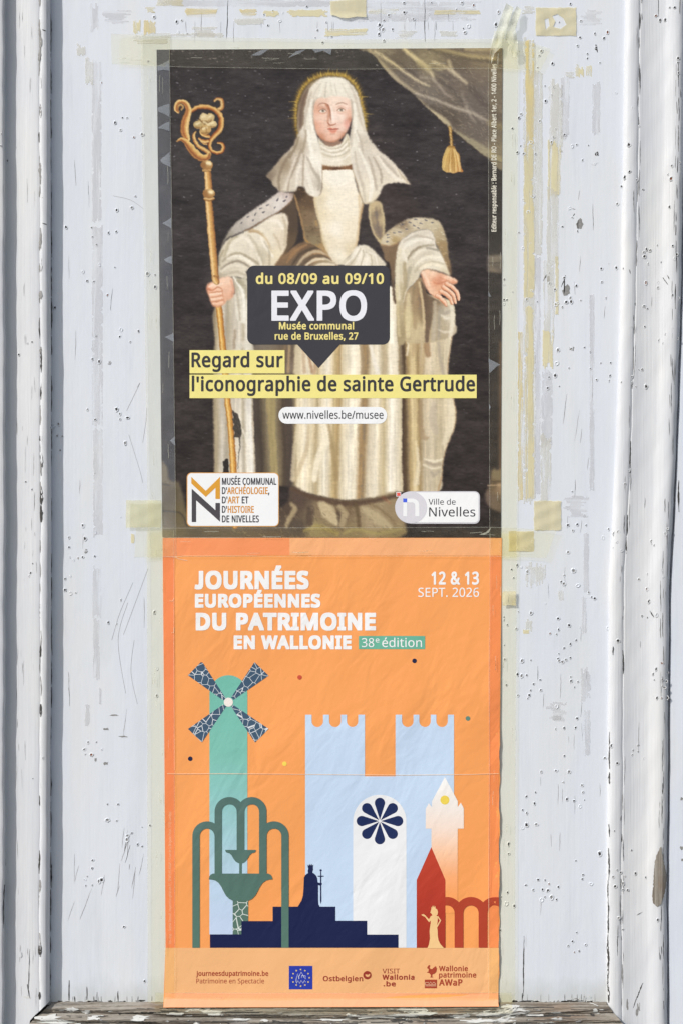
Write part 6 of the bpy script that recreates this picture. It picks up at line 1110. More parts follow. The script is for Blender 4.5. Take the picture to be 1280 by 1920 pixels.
FV = np.stack([ii * w_ + jj, (ii + 1) * w_ + jj, (ii + 1) * w_ + jj + 1, ii * w_ + jj + 1], -1)
pm = N('printed_painting'); pm.set(.45, .25)
at_ = pm.n('VertexColor'); at_.layer_name = 'print'; pm.col(at_.outputs['Color'])
gr = pm.bump(pm.noise(pm.coord((1, 1, 2.2)), 520, 3, .6), .0004, .35)
pm.norm(pm.bump(pm.noise(pm.coord(), 30, 2, .5, .5), .0010, .35, gr))
def print_part(name, mask, parent):
    F_ = FV[mask]
    if len(F_) == 0: return None
    used, inv = np.unique(F_.reshape(-1), return_inverse=True)
    me = bpy.data.meshes.new(name); nf = len(F_)
    me.vertices.add(len(used)); me.vertices.foreach_set('co', VX[used].astype(np.float32).reshape(-1))
    me.loops.add(nf * 4); me.loops.foreach_set('vertex_index', inv.astype(np.int32))
    me.polygons.add(nf); me.polygons.foreach_set('loop_start', np.arange(0, nf * 4, 4, dtype=np.int32))
    me.polygons.foreach_set('use_smooth', np.ones(nf, bool))
    ca = me.color_attributes.new('print', 'FLOAT_COLOR', 'POINT')
    ca.data.foreach_set('color', np.concatenate([VC[used], np.ones((len(used), 1))], 1).astype(np.float32).reshape(-1))
    me.update(calc_edges=True); me.validate()
    return link_mesh(name, me, parent, [pm.m])
print_part('painted_backdrop', (FL == L_BACK), p1)
print_part('painted_curtain', FL == L_CURT, p1)
print_part('painted_tassel', FL == L_TASS, p1)
print_part('painted_ground', FL == L_GROUND, p1); print_part('painted_masonry', FL == L_MAS1, p1); print_part('painted_masonry', FL == L_MAS2, p1)
fig = print_part('person', FL == L_BODY, p1)
print_part('veil', FL == L_VEIL, fig)
print_part('halo', FL == L_HALO, fig)
print_part('crosier', FL == L_CROS, p1)
print_part('mouse', FL == L_MOUSE, p1); print_part('mouse', FL == L_MOUSE2, p1)

K1 = .45
def s1(name, cs, c, h, parent=p1, rough=.38): return shape(name, cs, ink(c, K1, rough), 1.35 + h, parent, wave1)
bub = s1('speech_bubble', rrect(464, 498, 730, 646, 13)[:] , '#3a393f', .30)
bub2 = s1('bubble_pointer', [(557, 645.5), (637.5, 645.5), (597.5, 690)], '#3a393f', .31, parent=bub)
YELT = '#efdf8c'
s1('lettering', text('du 08/09 au 09/10', 481, 718, 531.5, 18.4, .9), YELT, .55, bub)
s1('lettering', text('EXPO', 511.5, 685, 599.3, 52.4, 2.1), '#ebebf2', .55, bub)
s1('lettering', text('Musée communal', 524, 662.5, 617.2, 12.6, .55), YELT, .55, bub)
s1('lettering', text('rue de Bruxelles, 27', 516, 670.5, 636.4, 12.6, .55), YELT, .55, bub)
b1 = s1('highlight_bar', rect(356, 656.5, 534, 700), '#f2e58d', .30)
s1('lettering', text('Regard sur', 360.5, 529.5, 687.8, 26, .95), '#39373a', .55, b1)
b2 = s1('highlight_bar', rect(356, 702.5, 892.5, 746.5), '#f2e58d', .30)
s1('lettering', text("l'iconographie de sainte Gertrude", 361, 888.5, 732.8, 26, .95), '#39373a', .55, b2)
pill = s1('web_label', rrect(522.5, 763, 725, 794.5, 15.5), '#f6f6f9', .30)
s1('lettering', text('www.nivelles.be/musee', 530, 718, 785, 14.6, .12), '#3c3b3e', .55, pill)
mu = s1('museum_label', rrect(350.6, 886, 523.4, 987.4, 9), '#e3a75f', .26)
s1('label_face', rrect(352.2, 887.4, 522, 986, 8), '#f5f5f7', .45, parent=mu)
R7 = lambda *a: zm(320, 780, 4, *a); R8 = lambda *a: zm(630, 780, 4, *a)
s1('emblem', R7(157, 456, 265, 561, 372, 456, 372, 622, 338, 622, 338, 538, 265, 607, 157, 506), '#dfa038', .65, parent=mu)
s1('emblem', R7(160, 545, 338, 706, 338, 652, 372, 652, 372, 793, 193, 632, 193, 795, 160, 795), '#4b474c', .65, parent=mu)
DK, OR = '#48454a', '#d8953c'
def two(s, x0, x1, base, cols):
    """one line of lettering in two inks; cols gives the ink of each run"""
    for cs, c in zip(runs(s.split('|'), x0, x1, base, 12.2, .42), cols): s1('lettering', cs, c, .65, mu)
two('MUSÉE COMMUNAL', 417, 518, 908.6, [DK]); two("D'|ARCHÉOLOGIE|,", 417, 505, 926, [DK, OR, DK]); two("D'|ART| ET", 417, 466, 943.5, [DK, OR, DK])
two("D'|HISTOIRE", 417, 476, 961.2, [DK, OR]); two('DE NIVELLES', 417, 485.5, 979, [DK])
vl = s1('town_label', [(770, 921), *rrect(770, 921, 898.6, 982, 10)[0:14], (770, 982), *arc(770, 951.5, 30.3, 90, 270)[1:-1]], '#cfccd2', .28)
s1('label_face', [*rrect(766, 923, 896.2, 979.6, 8)[0:14], (766, 979.6), (766, 923)], '#f7f7f8', .46, parent=vl)
s1('emblem', circ(770, 951.5, 29.6), '#d9d6dc', .62, parent=vl)
s1('emblem', [(755.2, 942), (762.4, 942), (762.4, 968), (755.2, 968)], '#f4f4f6', .78, parent=vl)
s1('emblem', [(762.4, 934.8), (774, 934.8), (779.5, 936.6), (783.4, 940.5), (785.2, 946), (785.2, 968), (777.6, 968), (777.6, 947), (776, 943.6), (773, 942), (762.4, 942)], '#f4f4f6', .79, parent=vl)
s1('emblem', rect(755, 934.6, 762.4, 941.8), '#4d66e0', .80, parent=vl)
s1('emblem', rect(742.2, 922.6, 751, 931), '#f6f2f2', .50, parent=vl); s1('emblem', rect(743.3, 923.7, 749.9, 929.9), '#ea5d52', .66, parent=vl)
s1('lettering', text('Ville de', 802.4, 853, 946.2, 10.6, .02), '#4a484c', .66, vl); s1('lettering', text('Nivelles', 803.6, 890, 968.2, 16.8, .08), '#3a383c', .66, vl)
s1('lettering', text_up('Editeur responsable : Bernard DE RO - Place Albert 1er, 2 - 1400 Nivelles', 929.2, 434, 120, 8.6, .28), '#efecec', .32)

# ------------------------------------------------------------------ lower poster: heritage days
Q2 = [(305.5, 1008.5), (940, 1008.5), (933.5, 1887.5), (307, 1889.5)]
def wave2(x, y): return .55 * math.sin(x * .013 - y * .008 + .6) + .45 * math.sin(x * .006 + y * .015 + 2) + .35 * math.sin(x * .02 + y * .011) + (2.4 * max(0., (x - 924) / 10) * (.5 + .5 * math.sin(y * .05)) if y > 1360 and x > 924 else 0) + (max(0., y - 1868) * .55)
p2 = thing('poster', 'orange heritage days poster with windmill, castle and fountain silhouettes, below the nun poster', 'poster', P(622, 1889, 0))
def e2(y, side): return float(np.interp(y, [1008, 1440, 1777, 1890], [305.5, 309, 310.8, 307] if side < 0 else [940, 935.5, 934.6, 933.5]))
sheet = MB(); rw = random.Random(8)
rows = []
for y in np.linspace(1008.5, 1889, 110):
    l_, r_ = e2(y, -1), e2(y, 1) + .8 * math.sin(y * .07) * (y > 1380) + .5 * math.sin(y * .19) * (y > 1380)
    row = []
    for t in np.linspace(0, 1, 54):
        x = l_ + (r_ - l_) * t; yy_ = y - 1.6 * t * (y > 1800) * (y - 1800) / 89
        row.append(P(x, yy_, 2.2 + wave2(x, yy_)))          # the right edge has come loose, the foot leans out over the sill
    rows.append(row)
sheet.grid(rows)
OBASE = ink('#fca35e', 1, name='orange')
sheet.build('paper', [OBASE], p2, smooth=True)
def s2(name, cs, c, h, parent=p2, k=1.): return shape(name, cs, c if not isinstance(c, str) else ink(c, k), 2.2 + h, parent, wave2)
rz = p2.location.z
# bands printed along the border
s2('border_band', [(306, 1009), (543, 1009), (543, 1041), (306, 1042)], '#fd9868', .22); s2('border_band', [(543, 1009), (939.6, 1009), (938.6, 1041.5), (543, 1041)], '#fdb385', .22)
s2('border_band', [(306, 1042.2), (327, 1042), (328.2, 1450), (329, 1777), (311, 1777), (309.2, 1440)], '#f98c5a', .20)
s2('border_band', [(917.5, 1041.7), (938.2, 1041.7), (934.6, 1440), (933.6, 1777), (914.5, 1777), (915.5, 1440)], '#f5905a', .20)
s2('footer_band', [(311, 1777.2), (934, 1777.2), (933.4, 1862), (309.5, 1862)], '#f1b77f', .21); s2('footer_band', [(309.5, 1862.2), (933.2, 1862.2), (933, 1887), (307.5, 1888.6)], '#f6a97f', .20)
# lettering
W_ = '#f6f3f3'
ti = s2('title_lettering', text('JOURNÉES', 368, 576.5, 1102.4, 29.6, 2.5), W_, .34)
s2('title_lettering', text('EUROPÉENNES', 368, 598.8, 1137.4, 22, 2.0), W_, .34); s2('title_lettering', text('DU PATRIMOINE', 370, 701.5, 1179.6, 28.2, 2.5), W_, .34); s2('title_lettering', text('EN WALLONIE', 440.6, 656.6, 1215.4, 22, 2.0), W_, .34)
s2('date_lettering', text('12 & 13', 809, 896, 1095.2, 22.4, 1.0), W_, .34); s2('date_lettering', text('SEPT. 2026', 783.5, 897, 1119, 16.8, .12), W_, .34)
ed = s2('edition_label', rect(672, 1192.4, 796, 1217), '#6bb49b', .34)
s2('lettering', text('38', 677.6, 700.6, 1213, 16.4, .1), W_, .55, ed); s2('lettering', text('e', 703.6, 710.4, 1204.6, 9.6, .1), W_, .55, ed); s2('lettering', text('édition', 715.8, 790, 1213, 16.4, .1), W_, .55, ed)
for x, y, c in ((562, 1270, '#c84f39'), (776.2, 1239, '#1d2244'), (876.2, 1347, '#5f877b'), (357.2, 1422.6, '#1d2244'), (533.6, 1432, '#f8d75c')): s2('dot', circ(x, y, 4.3, 24), c, .34)
# windmill
mill = s2('windmill', [(393.2, 1752), (393.2, 1301.5)] + arc(428.7, 1301.5, 35.5, 180, 360) + [(464.2, 1752)], grad_ink([(0, '#74bcaa'), (.3, '#7cbdae'), (.45, '#8ac3bd'), (.62, '#a2cbd2'), (.8, '#bdd4e9'), (1, '#c6d6ef')], 1266, 1752, rz), .30)
def stone_mat(name, base, line, scale=85, w=.045):
    m = N(name); m.set(.42, .35); v = m.n('TexVoronoi', feature='DISTANCE_TO_EDGE'); v.inputs['Scale'].default_value = scale; m.l(m.coord((1, 0, 1)), v.inputs['Vector'])
    m.col(m.mix(m.ramp(v.outputs['Distance'], [(w * .7, (1, 1, 1)), (w * 1.3, (0, 0, 0))]), tuple(lin(base)), tuple(lin(line)))); m.norm(crumple(m)); return m.m
BL = stone_mat('printed_blade_stones', '#40586f', '#dfe3e6', 118, .03)
for q in ([(352.8, 1266.2), (377, 1241.4), (380.2, 1242.2), (424, 1310), (418.5, 1313)], [(477.5, 1241.4), (504, 1266.8), (438.5, 1312), (433.6, 1308)], [(353, 1366.8), (379, 1392), (425, 1324), (418.5, 1321)], [(478.4, 1392), (504, 1366.6), (437.4, 1321.4), (433.8, 1325.2)]):
    s2('windmill_sail', q, BL, .46, parent=mill)
s2('sail_hub', circ(428.6, 1316.6, 8.5), '#f3e8e1', .62, parent=mill)
# castle with its window and rose
def battl(x0, ns, x1):
    p = [(x0, 1340)]
    for a, b in ns: p += [(a, 1340), (a, 1352.4)] + arc((a + b) / 2, 1352.4, (b - a) / 2, 180, 0, 12)[1:-1] + [(b, 1352.4), (b, 1340)]
    return p + [(x1, 1340)]
cas = s2('castle', [(572.4, 1777)] + battl(572.4, [(584.4, 606), (617.2, 639), (649.8, 671)], 683.4) + [(683.4, 1455.6), (740.8, 1455.6)] + battl(740.8, [(752.8, 774.4), (785.2, 806.6), (817, 838.6)], 850) + [(850, 1515), (808.6, 1515), (808.6, 1777)], '#c5d9f0', .30)
arch = s2('church_window', [(661.6, 1777), (661.6, 1540)] + arc(711.4, 1540, 49.8, 180, 360, 36) + [(761.2, 1777)], '#ececee', .46, parent=cas)
for k in range(8):
    a = math.radians(45 * k - 90); c, s_ = math.cos(a), math.sin(a)
    pet = [(2, 0)] + [(34 + 9.6 * math.cos(math.radians(t)), 9.6 * math.sin(math.radians(t))) for t in range(-105, 106, 14)]
    s2('rose_petal', [(711.4 + x * c - y * s_, 1539.4 + x * s_ + y * c) for x, y in pet], '#1b2a57', .62, parent=arch)
# belfry, red house, viaduct
bf = s2('belfry', [(833.2, 1456.8), (857.2, 1502.4), (857.2, 1513), (863, 1505), (868.4, 1515.6), (868.4, 1553.6), (857, 1553.6), (857, 1712), (808, 1712), (808, 1553.6), (797.2, 1553.6), (797.2, 1516.6), (803.2, 1506), (809, 1514), (809, 1502.4)],
        grad_ink([(0, '#f8f6f3'), (.2, '#f6efe9'), (.42, '#f8e0d0'), (.6, '#fbcaa6'), (.8, '#fcae76'), (1, '#fca35e')], 1457, 1690, rz), .48)
s2('belfry_clock', circ(833, 1500, 8.4), '#f3d75c', .64, parent=bf)
VI = ink('#b2432c')
def clip_x(poly, lo, hi):
    for lim, sg in ((lo, 1), (hi, -1)):
        out = []
        for i in range(len(poly)):
            a, b = poly[i - 1], poly[i]; ia, ib = (a[0] - lim) * sg >= 0, (b[0] - lim) * sg >= 0
            if ia != ib: t = (lim - a[0]) / (b[0] - a[0]); out.append((lim, a[1] + t * (b[1] - a[1])))
            if ib: out.append(b)
        poly = out
    return poly
top = []
for c in (837., 882., 927.):
    for k in range(0, 31):
        t = math.pi * (1 - k / 30); x = c + 30.2 * math.cos(t)
        if c - 22.5 <= x <= c + 22.5: top.append((x, 1712 - 30.2 * math.sin(t)))
bot = []
for c in (927., 882., 837.):
    bot += [(c + 14.2, 1777)] + [(c + 14.2 * math.cos(math.pi * k / 20), 1712 - 14.2 * math.sin(math.pi * k / 20)) for k in range(21)] + [(c - 14.2, 1777)]
s2('viaduct', clip_x(top + bot, 833.5, 934.4), VI, .58)
hs_ = s2('red_house', [(807.6, 1588.4), (834, 1650), (834, 1777), (780.2, 1777), (780.2, 1650)], grad_ink([(0, '#c4452f'), (.5, '#b73c2b'), (1, '#a63626')], 1588, 1777, rz), .62)
qz = lambda *a: zm(620, 1440, 3.765, *a)
q_ = s2('queen_silhouette', qz(706, 998, 708, 978, 712, 986, 715, 970, 720, 984, 724, 968, 729, 984, 735, 972, 736, 990, 748, 1000, 754, 1016, 750, 1036, 742, 1040, 748, 1046, 752, 1062, 750, 1090, 746, 1112, 751, 1150, 752, 1185, 757, 1215, 770, 1242, 796, 1272, 679, 1272, 690, 1245, 697, 1200, 694, 1150, 699, 1112, 703, 1092, 700, 1076, 691, 1089, 676, 1070, 661, 1050, 642, 1043, 636, 1035, 652, 1031, 664, 1040, 680, 1058, 690, 1068, 703, 1046, 714, 1040, 708, 1028, 699, 1022, 703, 1008), '#f6c98d', .80)
s2('queen_arm', band(qz(750, 1046, 771, 1076, 751, 1112, 746, 1122), 2.4), '#f6c98d', .83, parent=q_)
# fountain
GR = grad_ink([(0, '#54706b'), (.5, '#56746b'), (1, '#587a6d')], 1490, 1777, rz)
pil = s2('fountain_pillar', [(436.8, 1688), (465.8, 1688), (465.8, 1727), (453, 1727), (453, 1752), (436.8, 1752)], stone_mat('printed_pillar_stones', '#5b776b', '#dfe6e0', 105, .035), .48)
steps = s2('stepped_plinth', [(394.2, 1777), (394.2, 1752), (453, 1752), (453, 1727), (511.6, 1727), (511.6, 1700), (628.8, 1700), (628.8, 1726.4), (687.6, 1726.4), (687.6, 1752.4), (746.2, 1752.4), (746.2, 1777)], '#16204a', .62)
kz = lambda *a: zm(300, 1440, 3.765, *a)
kg = s2('king_silhouette', kz(970, 984, 985, 960, 1000, 935, 1010, 900, 1014, 850, 1016, 800, 1017, 775, 1024, 758, 1036, 748, 1046, 742, 1044, 726, 1048, 712, 1041, 682, 1051, 690, 1055, 677, 1062, 689, 1070, 676, 1074, 689, 1083, 681, 1080, 706, 1082, 716, 1078, 728, 1076, 738, 1092, 748, 1104, 762, 1111, 782, 1114, 808, 1130, 812, 1142, 810, 1144, 824, 1130, 830, 1117, 826, 1117, 930, 1119, 962, 1130, 984), '#16204a', .64)
s2('sword', kz(1131, 826, 1131, 768, 1114, 766, 1114, 761, 1132, 760, 1132, 730, 1139, 730, 1139, 760, 1157, 761, 1157, 766, 1139, 768, 1140, 940, 1135, 960, 1131, 940), '#16204a', .66, parent=kg); s2('sword_pommel', circ(436 + 165.6, 1440 + 722 / 3.765, 2), '#16204a', .68, parent=kg)
fl = [(361.2, 1777), (361.2, 1567.5)] + [p for p in arc(388.7, 1567.5, 27.5, 180, 300, 24) if p[0] < 402.8]
fl += [(402.8, 1544.2), (402.8, 1522)] + [p for p in arc(430.4, 1522, 27.6, 180, 360, 40) if p[0] < 451.4] + [(451.4, 1504)] + [p for p in arc(472.4, 1522, 27.6, 180, 360, 40) if p[0] > 451.4] + [(500, 1522), (500, 1544.2)]
fl += [p for p in arc(514, 1567.5, 27.5, 240, 360, 24) if p[0] > 500] + [(541.5, 1567.5), (541.5, 1777), (527.8, 1777), (527.8, 1567.5)] + arc(514, 1567.5, 13.8, 360, 180, 20)[1:-1] + [(500.2, 1567.5), (500.2, 1638), (486.2, 1638), (486.2, 1522)] + arc(472.4, 1522, 13.8, 360, 180, 20)[1:-1]
fl += [(458.6, 1522), (458.6, 1594), (444.2, 1594), (444.2, 1522)] + arc(430.4, 1522, 13.8, 360, 180, 20)[1:-1] + [(416.6, 1522), (416.6, 1638), (402.8, 1638), (402.8, 1567.5)] + arc(388.7, 1567.5, 13.8, 360, 180, 20)[1:-1] + [(374.9, 1567.5), (374.9, 1777)]
fo_ = s2('fountain', fl, GR, .80)
def bowl(pts_, cx): return [(x, y) for x, y in pts_] + [(2 * cx - x, y) for x, y in pts_[::-1]]
s2('fountain_bowl', bowl(kz(462, 578, 463, 586, 470, 596, 492, 602, 508, 618, 520, 640, 535, 660, 550, 670, 561, 673, 561, 745), 300 + 570 / 3.765), GR, .82, parent=fo_)
s2('fountain_bowl', bowl(kz(376, 745, 360, 752, 350, 766, 346, 786, 368, 788, 392, 794, 416, 812, 434, 838, 450, 870, 468, 902, 490, 924, 517, 938), 300 + 570.5 / 3.765), GR, .84, parent=fo_)
# footer
BR = '#a8442e'
s2('lettering', text('journeesdupatrimoine.be', 368.6, 503, 1829.6, 8.7, .34), BR, .42); s2('lettering', text('Patrimoine en Spectacle', 368.8, 495.4, 1843.8, 8.8, .14), '#b25a3e', .42)
eu = s2('flag_emblem', rect(542, 1811, 586, 1855), '#2a3ca6', .42)
for k in range(12):
    a = math.radians(30 * k); cx_s, cy_s = 564 + 16.2 * math.sin(a), 1833.4 - 15.6 * math.cos(a)
    s2('star', [(cx_s + (2.1 if j % 2 == 0 else .9) * math.sin(math.pi * j / 5), cy_s - (2.1 if j % 2 == 0 else .9) * math.cos(math.pi * j / 5)) for j in range(10)], '#ead27a', .58, parent=eu)
ez = lambda *a: zm(300, 1440, 3.765, *a)
for i, pl in enumerate([(962, 1512, 962, 1490, 972, 1452, 982, 1490, 982, 1470, 998, 1440, 1014, 1470, 1014, 1480), (1000, 1480, 1000, 1466, 1026, 1466, 1026, 1490), (964, 1520, 975, 1500, 986, 1520, 998, 1498, 1010, 1520, 1022, 1498, 1028, 1512)]):
    s2('emblem_line', band(ez(*pl), .8), '#e6e8f4', .58 + .02 * i, parent=eu)
s2('lettering', text('Ostbelgien', 606, 679.6, 1839.4, 9, .4), '#9c3a2c', .42)
pin = s2('pin_emblem', circ(688, 1828.4, 7.8, 30), '#9c3a2c', .42); s2('emblem', circ(688.6, 1827.4, 4.4, 24), '#f1b77f', .56, parent=pin); s2('emblem', [(682, 1824), (688, 1822), (694.4, 1824.4), (690, 1827.4), (684.6, 1827)], '#9c3a2c', .6, parent=pin)
s2('lettering', text('VISIT', 716.4, 748.6, 1825, 8.6, .1), '#9c3a2c', .42); s2('lettering', text('Wallonia', 716.4, 775.6, 1836.6, 8.6, .55), '#9c3a2c', .42); s2('lettering', text('.be', 718.6, 740.6, 1849, 8.6, .55), '#9c3a2c', .42)
s2('lettering', text('Wallonie', 822.4, 875.8, 1820.6, 9.2, .42), BR, .42); s2('lettering', text('patrimoine', 822.4, 891.4, 1832.6, 9.2, .42), BR, .42); s2('lettering', text('AWaP', 822.6, 865.4, 1847.6, 11, .6), BR, .42)
rz_ = lambda *a: zm(620, 1440, 3.765, *a)
s2('rooster_emblem', rz_(676, 1412, 684, 1396, 694, 1390, 700, 1398, 694, 1406, 700, 1418, 712, 1420, 724, 1408, 738, 1398, 746, 1416, 742, 1440, 730, 1452, 716, 1456, 712, 1470, 720, 1478, 700, 1480, 704, 1462, 692, 1448, 674, 1444, 686, 1436, 688, 1420), BR, .42)
aw = s2('agency_emblem', rect(795.4, 1836.8, 818.2, 1853), BR, .42)
s2('emblem_line', band(rz_(664, 1530, 664, 1514, 686, 1514, 690, 1524, 702, 1510, 712, 1524, 724, 1512, 738, 1524, 738, 1530, 664, 1530), .8), '#eec7a4', .58, parent=aw); s2('emblem_line', band(rz_(664, 1538, 740, 1538), .8), '#eec7a4', .6, parent=aw)
s2('lettering', text_up('Ed. resp. : Sophie Denoël, inspectrice générale f.f., SPWTLPE-AWaP / 5 rue de la Brigade Piron, 5100 Jambes', 321.6, 1769, 1522, 5, .02), '#fcc7a6', .42)
# worn folds: paper shows white where the sheet was folded
fold = ink('#fcd6b6', 1)
q = [(314, 1450.4), (330, 1451.2), (420, 1450.6), (520, 1451.4), (626, 1452.4), (760, 1453.4), (880, 1452), (934, 1450.6)]
s2('fold_line', band(q, .9), fold, .95); s2('fold_line', band([(327.4, 1046), (326.8, 1200), (328.2, 1444)], .5), ink('#fcb488', 1), .95); s2('fold_line', band([(312, 1043.4), (330, 1044.4), (345, 1042), (482, 1041.8)], .5), fold, .97)
s2('fold_line', band([(318, 1126.6), (324, 1127), (326.6, 1122)], .9), fold, .97); s2('fold_line', band([(322, 1186), (326, 1186.4), (326.8, 1176)], .9), fold, .98); s2('fold_line', band([(327.4, 1044), (336, 1048), (352, 1051)], .8), fold, .99)
s2('fold_line', band([(916, 1180), (915, 1280), (917, 1440), (915.5, 1560), (914.6, 1776)], .6), ink('#fbb98c', 1), .96)

# ------------------------------------------------------------------ clear packing tape holding the posters
def tape_mat(name, haze, tint, c, rough=.22, yellow=0.):
    m = N(name); m.set(rough, .5)
    a = m.noise(m.coord((1, 1, .35)), 26, 4, .6, .5); b = m.noise(m.coord((1, 1, .6)), 7, 2, .5)
    m.col(m.mix(b, c, tuple(np.array(c) * (.92, .9, .78))))
    k = m.ramp(a, [(.3, (haze * .75,) * 3), (.7, (haze * 1.25,) * 3)])
    tr = m.n('BsdfTransparent'); tr.inputs[0].default_value = tuple(tint) + (1,)
    mx = m.n('MixShader'); m.l(k, mx.inputs[0]); m.l(tr.outputs[0], mx.inputs[1]); m.l(m.b.outputs[0], mx.inputs[2])
    gl = m.n('BsdfGlossy'); gl.inputs['Roughness'].default_value = .16; gl.inputs['Color'].default_value = (.9, .9, .9, 1)
    m2 = m.n('MixShader'); m2.inputs[0].default_value = .014; m.l(mx.outputs[0], m2.inputs[1]); m.l(gl.outputs[0], m2.inputs[2]); m.l(m2.outputs[0], m.out.inputs[0])
    n = m.bump(m.noise(m.coord((1, 1, .3)), 60, 3, .55, .6), .0008, .5)
    n = m.bump(m.noise(m.coord((140, 1, 12)), 1, 2, .5), .0004, .3, n)
    m.norm(n); m.l(n, gl.inputs['Normal']); return m.m
T_CLR = tape_mat('clear_tape', .014, (1., .985, .905), (.77, .75, .60))
T_HAZ = tape_mat('cloudy_tape', .11, (1., .99, .93), (.60, .66, .84))
T_OLD = tape_mat('yellowed_tape', .30, (.98, .97, .84), (.78, .72, .46))
T_EDG = tape_mat('tape_cut_edge', .30, (.97, .97, .90), (.80, .80, .72), .2)
T_BUB = tape_mat('lifted_tape', .26, (1, 1, 1), (.62, .68, .80), .3)
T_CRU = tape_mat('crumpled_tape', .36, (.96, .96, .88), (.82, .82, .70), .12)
rt = random.Random(21)
def tape(label, left, right, mat, h, ys=None, horizontal=False, curl=(0, 0), group='strips of clear tape round the posters', n=(5, 90), ragged=.5, crumple_at=None):
    """left/right: border polylines as (y, x) for an upright strip, or top/bottom borders as (x, y) for a level one"""
    mb = MB(); a0 = max(left[0][0], right[0][0]); rows = []
    t0, t1 = left[0][0], left[-1][0]; r0, r1 = right[0][0], right[-1][0]
    for i in range(n[1] + 1):
        t = i / n[1]; la, ra = t0 + (t1 - t0) * t, r0 + (r1 - r0) * t
        l = float(np.interp(la, [p[0] for p in left], [p[1] for p in left])); r = float(np.interp(ra, [p[0] for p in right], [p[1] for p in right]))
        row = []
        for j in range(n[0] + 1):
            wd = abs(r - l) + 1e-6; s = (0, .7 / wd, *[(q_ + 1) / (n[0] - 2) for q_ in range(n[0] - 3)], 1 - .7 / wd, 1)[j]; along = la + (ra - la) * s; across = l + (r - l) * s
            if 0 < i < n[1]: across += rt.uniform(-.12, .12)
            else: along += rt.uniform(-ragged, ragged)
            x, y = (along, across) if horizontal else (across, along)
            hh = h + .25 * math.sin(along * .05) + .2 * math.sin(along * .13 + across * .2) + .3 * math.sin(across * .35 + along * .02)
            hh += curl[0] * max(0, 1 - t * n[1] / 5) ** 2 + curl[1] * max(0, 1 - (1 - t) * n[1] / 5) ** 2
            if crumple_at: hh += crumple_at(x, y)
            row.append(P(x, y, hh))
        rows.append(row if not horizontal else row)
    if horizontal: rows = [list(c) for c in zip(*rows)]
    if horizontal: mb.grid(rows[:2], 1); mb.grid(rows[1:-1], 0); mb.grid(rows[-2:], 1)
    else: mb.grid([r_[:2] for r_ in rows], 1); mb.grid([r_[1:-1] for r_ in rows], 0); mb.grid([r_[-2:] for r_ in rows], 1)
    for _ in range(int(L_ := abs(t1 - t0) / 55)):                       # fine creases and trapped air lines running with the strip
        a_ = rt.uniform(t0 + 8, t1 - 40); f_ = rt.uniform(.12, .88); q_ = []
        for k_ in range(6):
            aa = a_ + k_ * rt.uniform(2, 7); l = float(np.interp(aa, [p[0] for p in left], [p[1] for p in left])); r = float(np.interp(aa, [p[0] for p in right], [p[1] for p in right]))
            c_ = l + (r - l) * f_ + rt.uniform(-.7, .7); q_.append((aa, c_) if horizontal else (c_, aa))
        b_ = band(q_, rt.uniform(.5, 1.1)); mb.add([P(x, y, h + 1.1 + (crumple_at(x, y) if crumple_at else 0)) for x, y in b_], [(i, i + 1, 10 - i, 11 - i) for i in range(5)], 1)
    o = mb.build('tape_strip', [mat, T_EDG], smooth=True)
    xs_ = [v.co for v in o.data.vertices]; base = Vector((sum(v.x for v in xs_) / len(xs_), 0, min(v.z for v in xs_)))
    o.data.transform(Matrix.Translation(-base)); o.location = base
    o['label'] = label; o['category'] = 'tape'; o['group'] = group
    return o
def piece(name, label, contour, mat, h, hf=None, cat='tape', group=None, lift=None):
    o = shape(name, contour, mat, h, None, hf or (lambda x, y: .3 * math.sin(x * .2) + .3 * math.sin(y * .23 + x * .1)), cut=4.)
    co = [v.co.copy() for v in o.data.vertices]; base = Vector((sum(v.x for v in co) / len(co), 0, min(v.z for v in co)))
    o.data.transform(Matrix.Translation(-base)); o.location = base
    o['label'] = label; o['category'] = cat
    if group: o['group'] = group
    for f in o.data.polygons: f.use_smooth = True
    return o
def bubble(owner, contour, h):
    o = shape('air_pocket', contour, T_BUB, h, owner, None); return o
t_l = tape('cloudy clear tape along the left edge of the nun poster', [(62, 265), (120, 265), (520, 271), (1046, 279)], [(62, 318.5), (120, 318.8), (520, 324.5), (1046, 331.4)], T_HAZ, 3.4, n=(8, 200))
Z7 = lambda *a: zm(255, 100, 4.571, *a)
for c in [Z7(186, 468, 240, 445, 288, 434, 290, 546, 250, 522, 196, 500), Z7(188, 640, 236, 606, 288, 584, 291, 668, 240, 650), Z7(208, 915, 240, 888, 290, 846, 297, 974, 262, 960, 232, 944), Z7(226, 1456, 260, 1438, 304, 1410, 305, 1500, 262, 1476), Z7(240, 1768, 280, 1744, 308, 1738, 310, 1806, 268, 1790), Z7(184, 108, 240, 84, 288, 56, 290, 150, 240, 140, 188, 150),
          [(309, 632), (325.6, 624.6), (326.6, 641), (320, 637.6)], [(319, 826), (328, 818.6), (329, 836), (324, 831)]]: bubble(t_l, c, 4.6)
t_top = tape('long level tape across the top edge of the nun poster', [(209, 63), (320, 68.5), (640, 74), (940, 73), (988, 78), (1032, 92)], [(210, 120), (345, 126), (640, 130), (930, 128), (1012, 132)], T_CLR, 4.6, horizontal=True, curl=(7, 2), n=(6, 160))
for c in [[(470, 104), (490, 94), (505, 92), (488, 104)], [(541, 108), (556, 96), (574, 92), (562, 100)], [(585, 92), (622, 91), (620, 103), (606, 95), (592, 99)]]: bubble(t_top, c, 5.6)
def crum(x, y): return (5.5 * max(0, 1 - (y - 40) / 110) * abs(math.sin(x * .16 + y * .05))) if y < 150 else 0
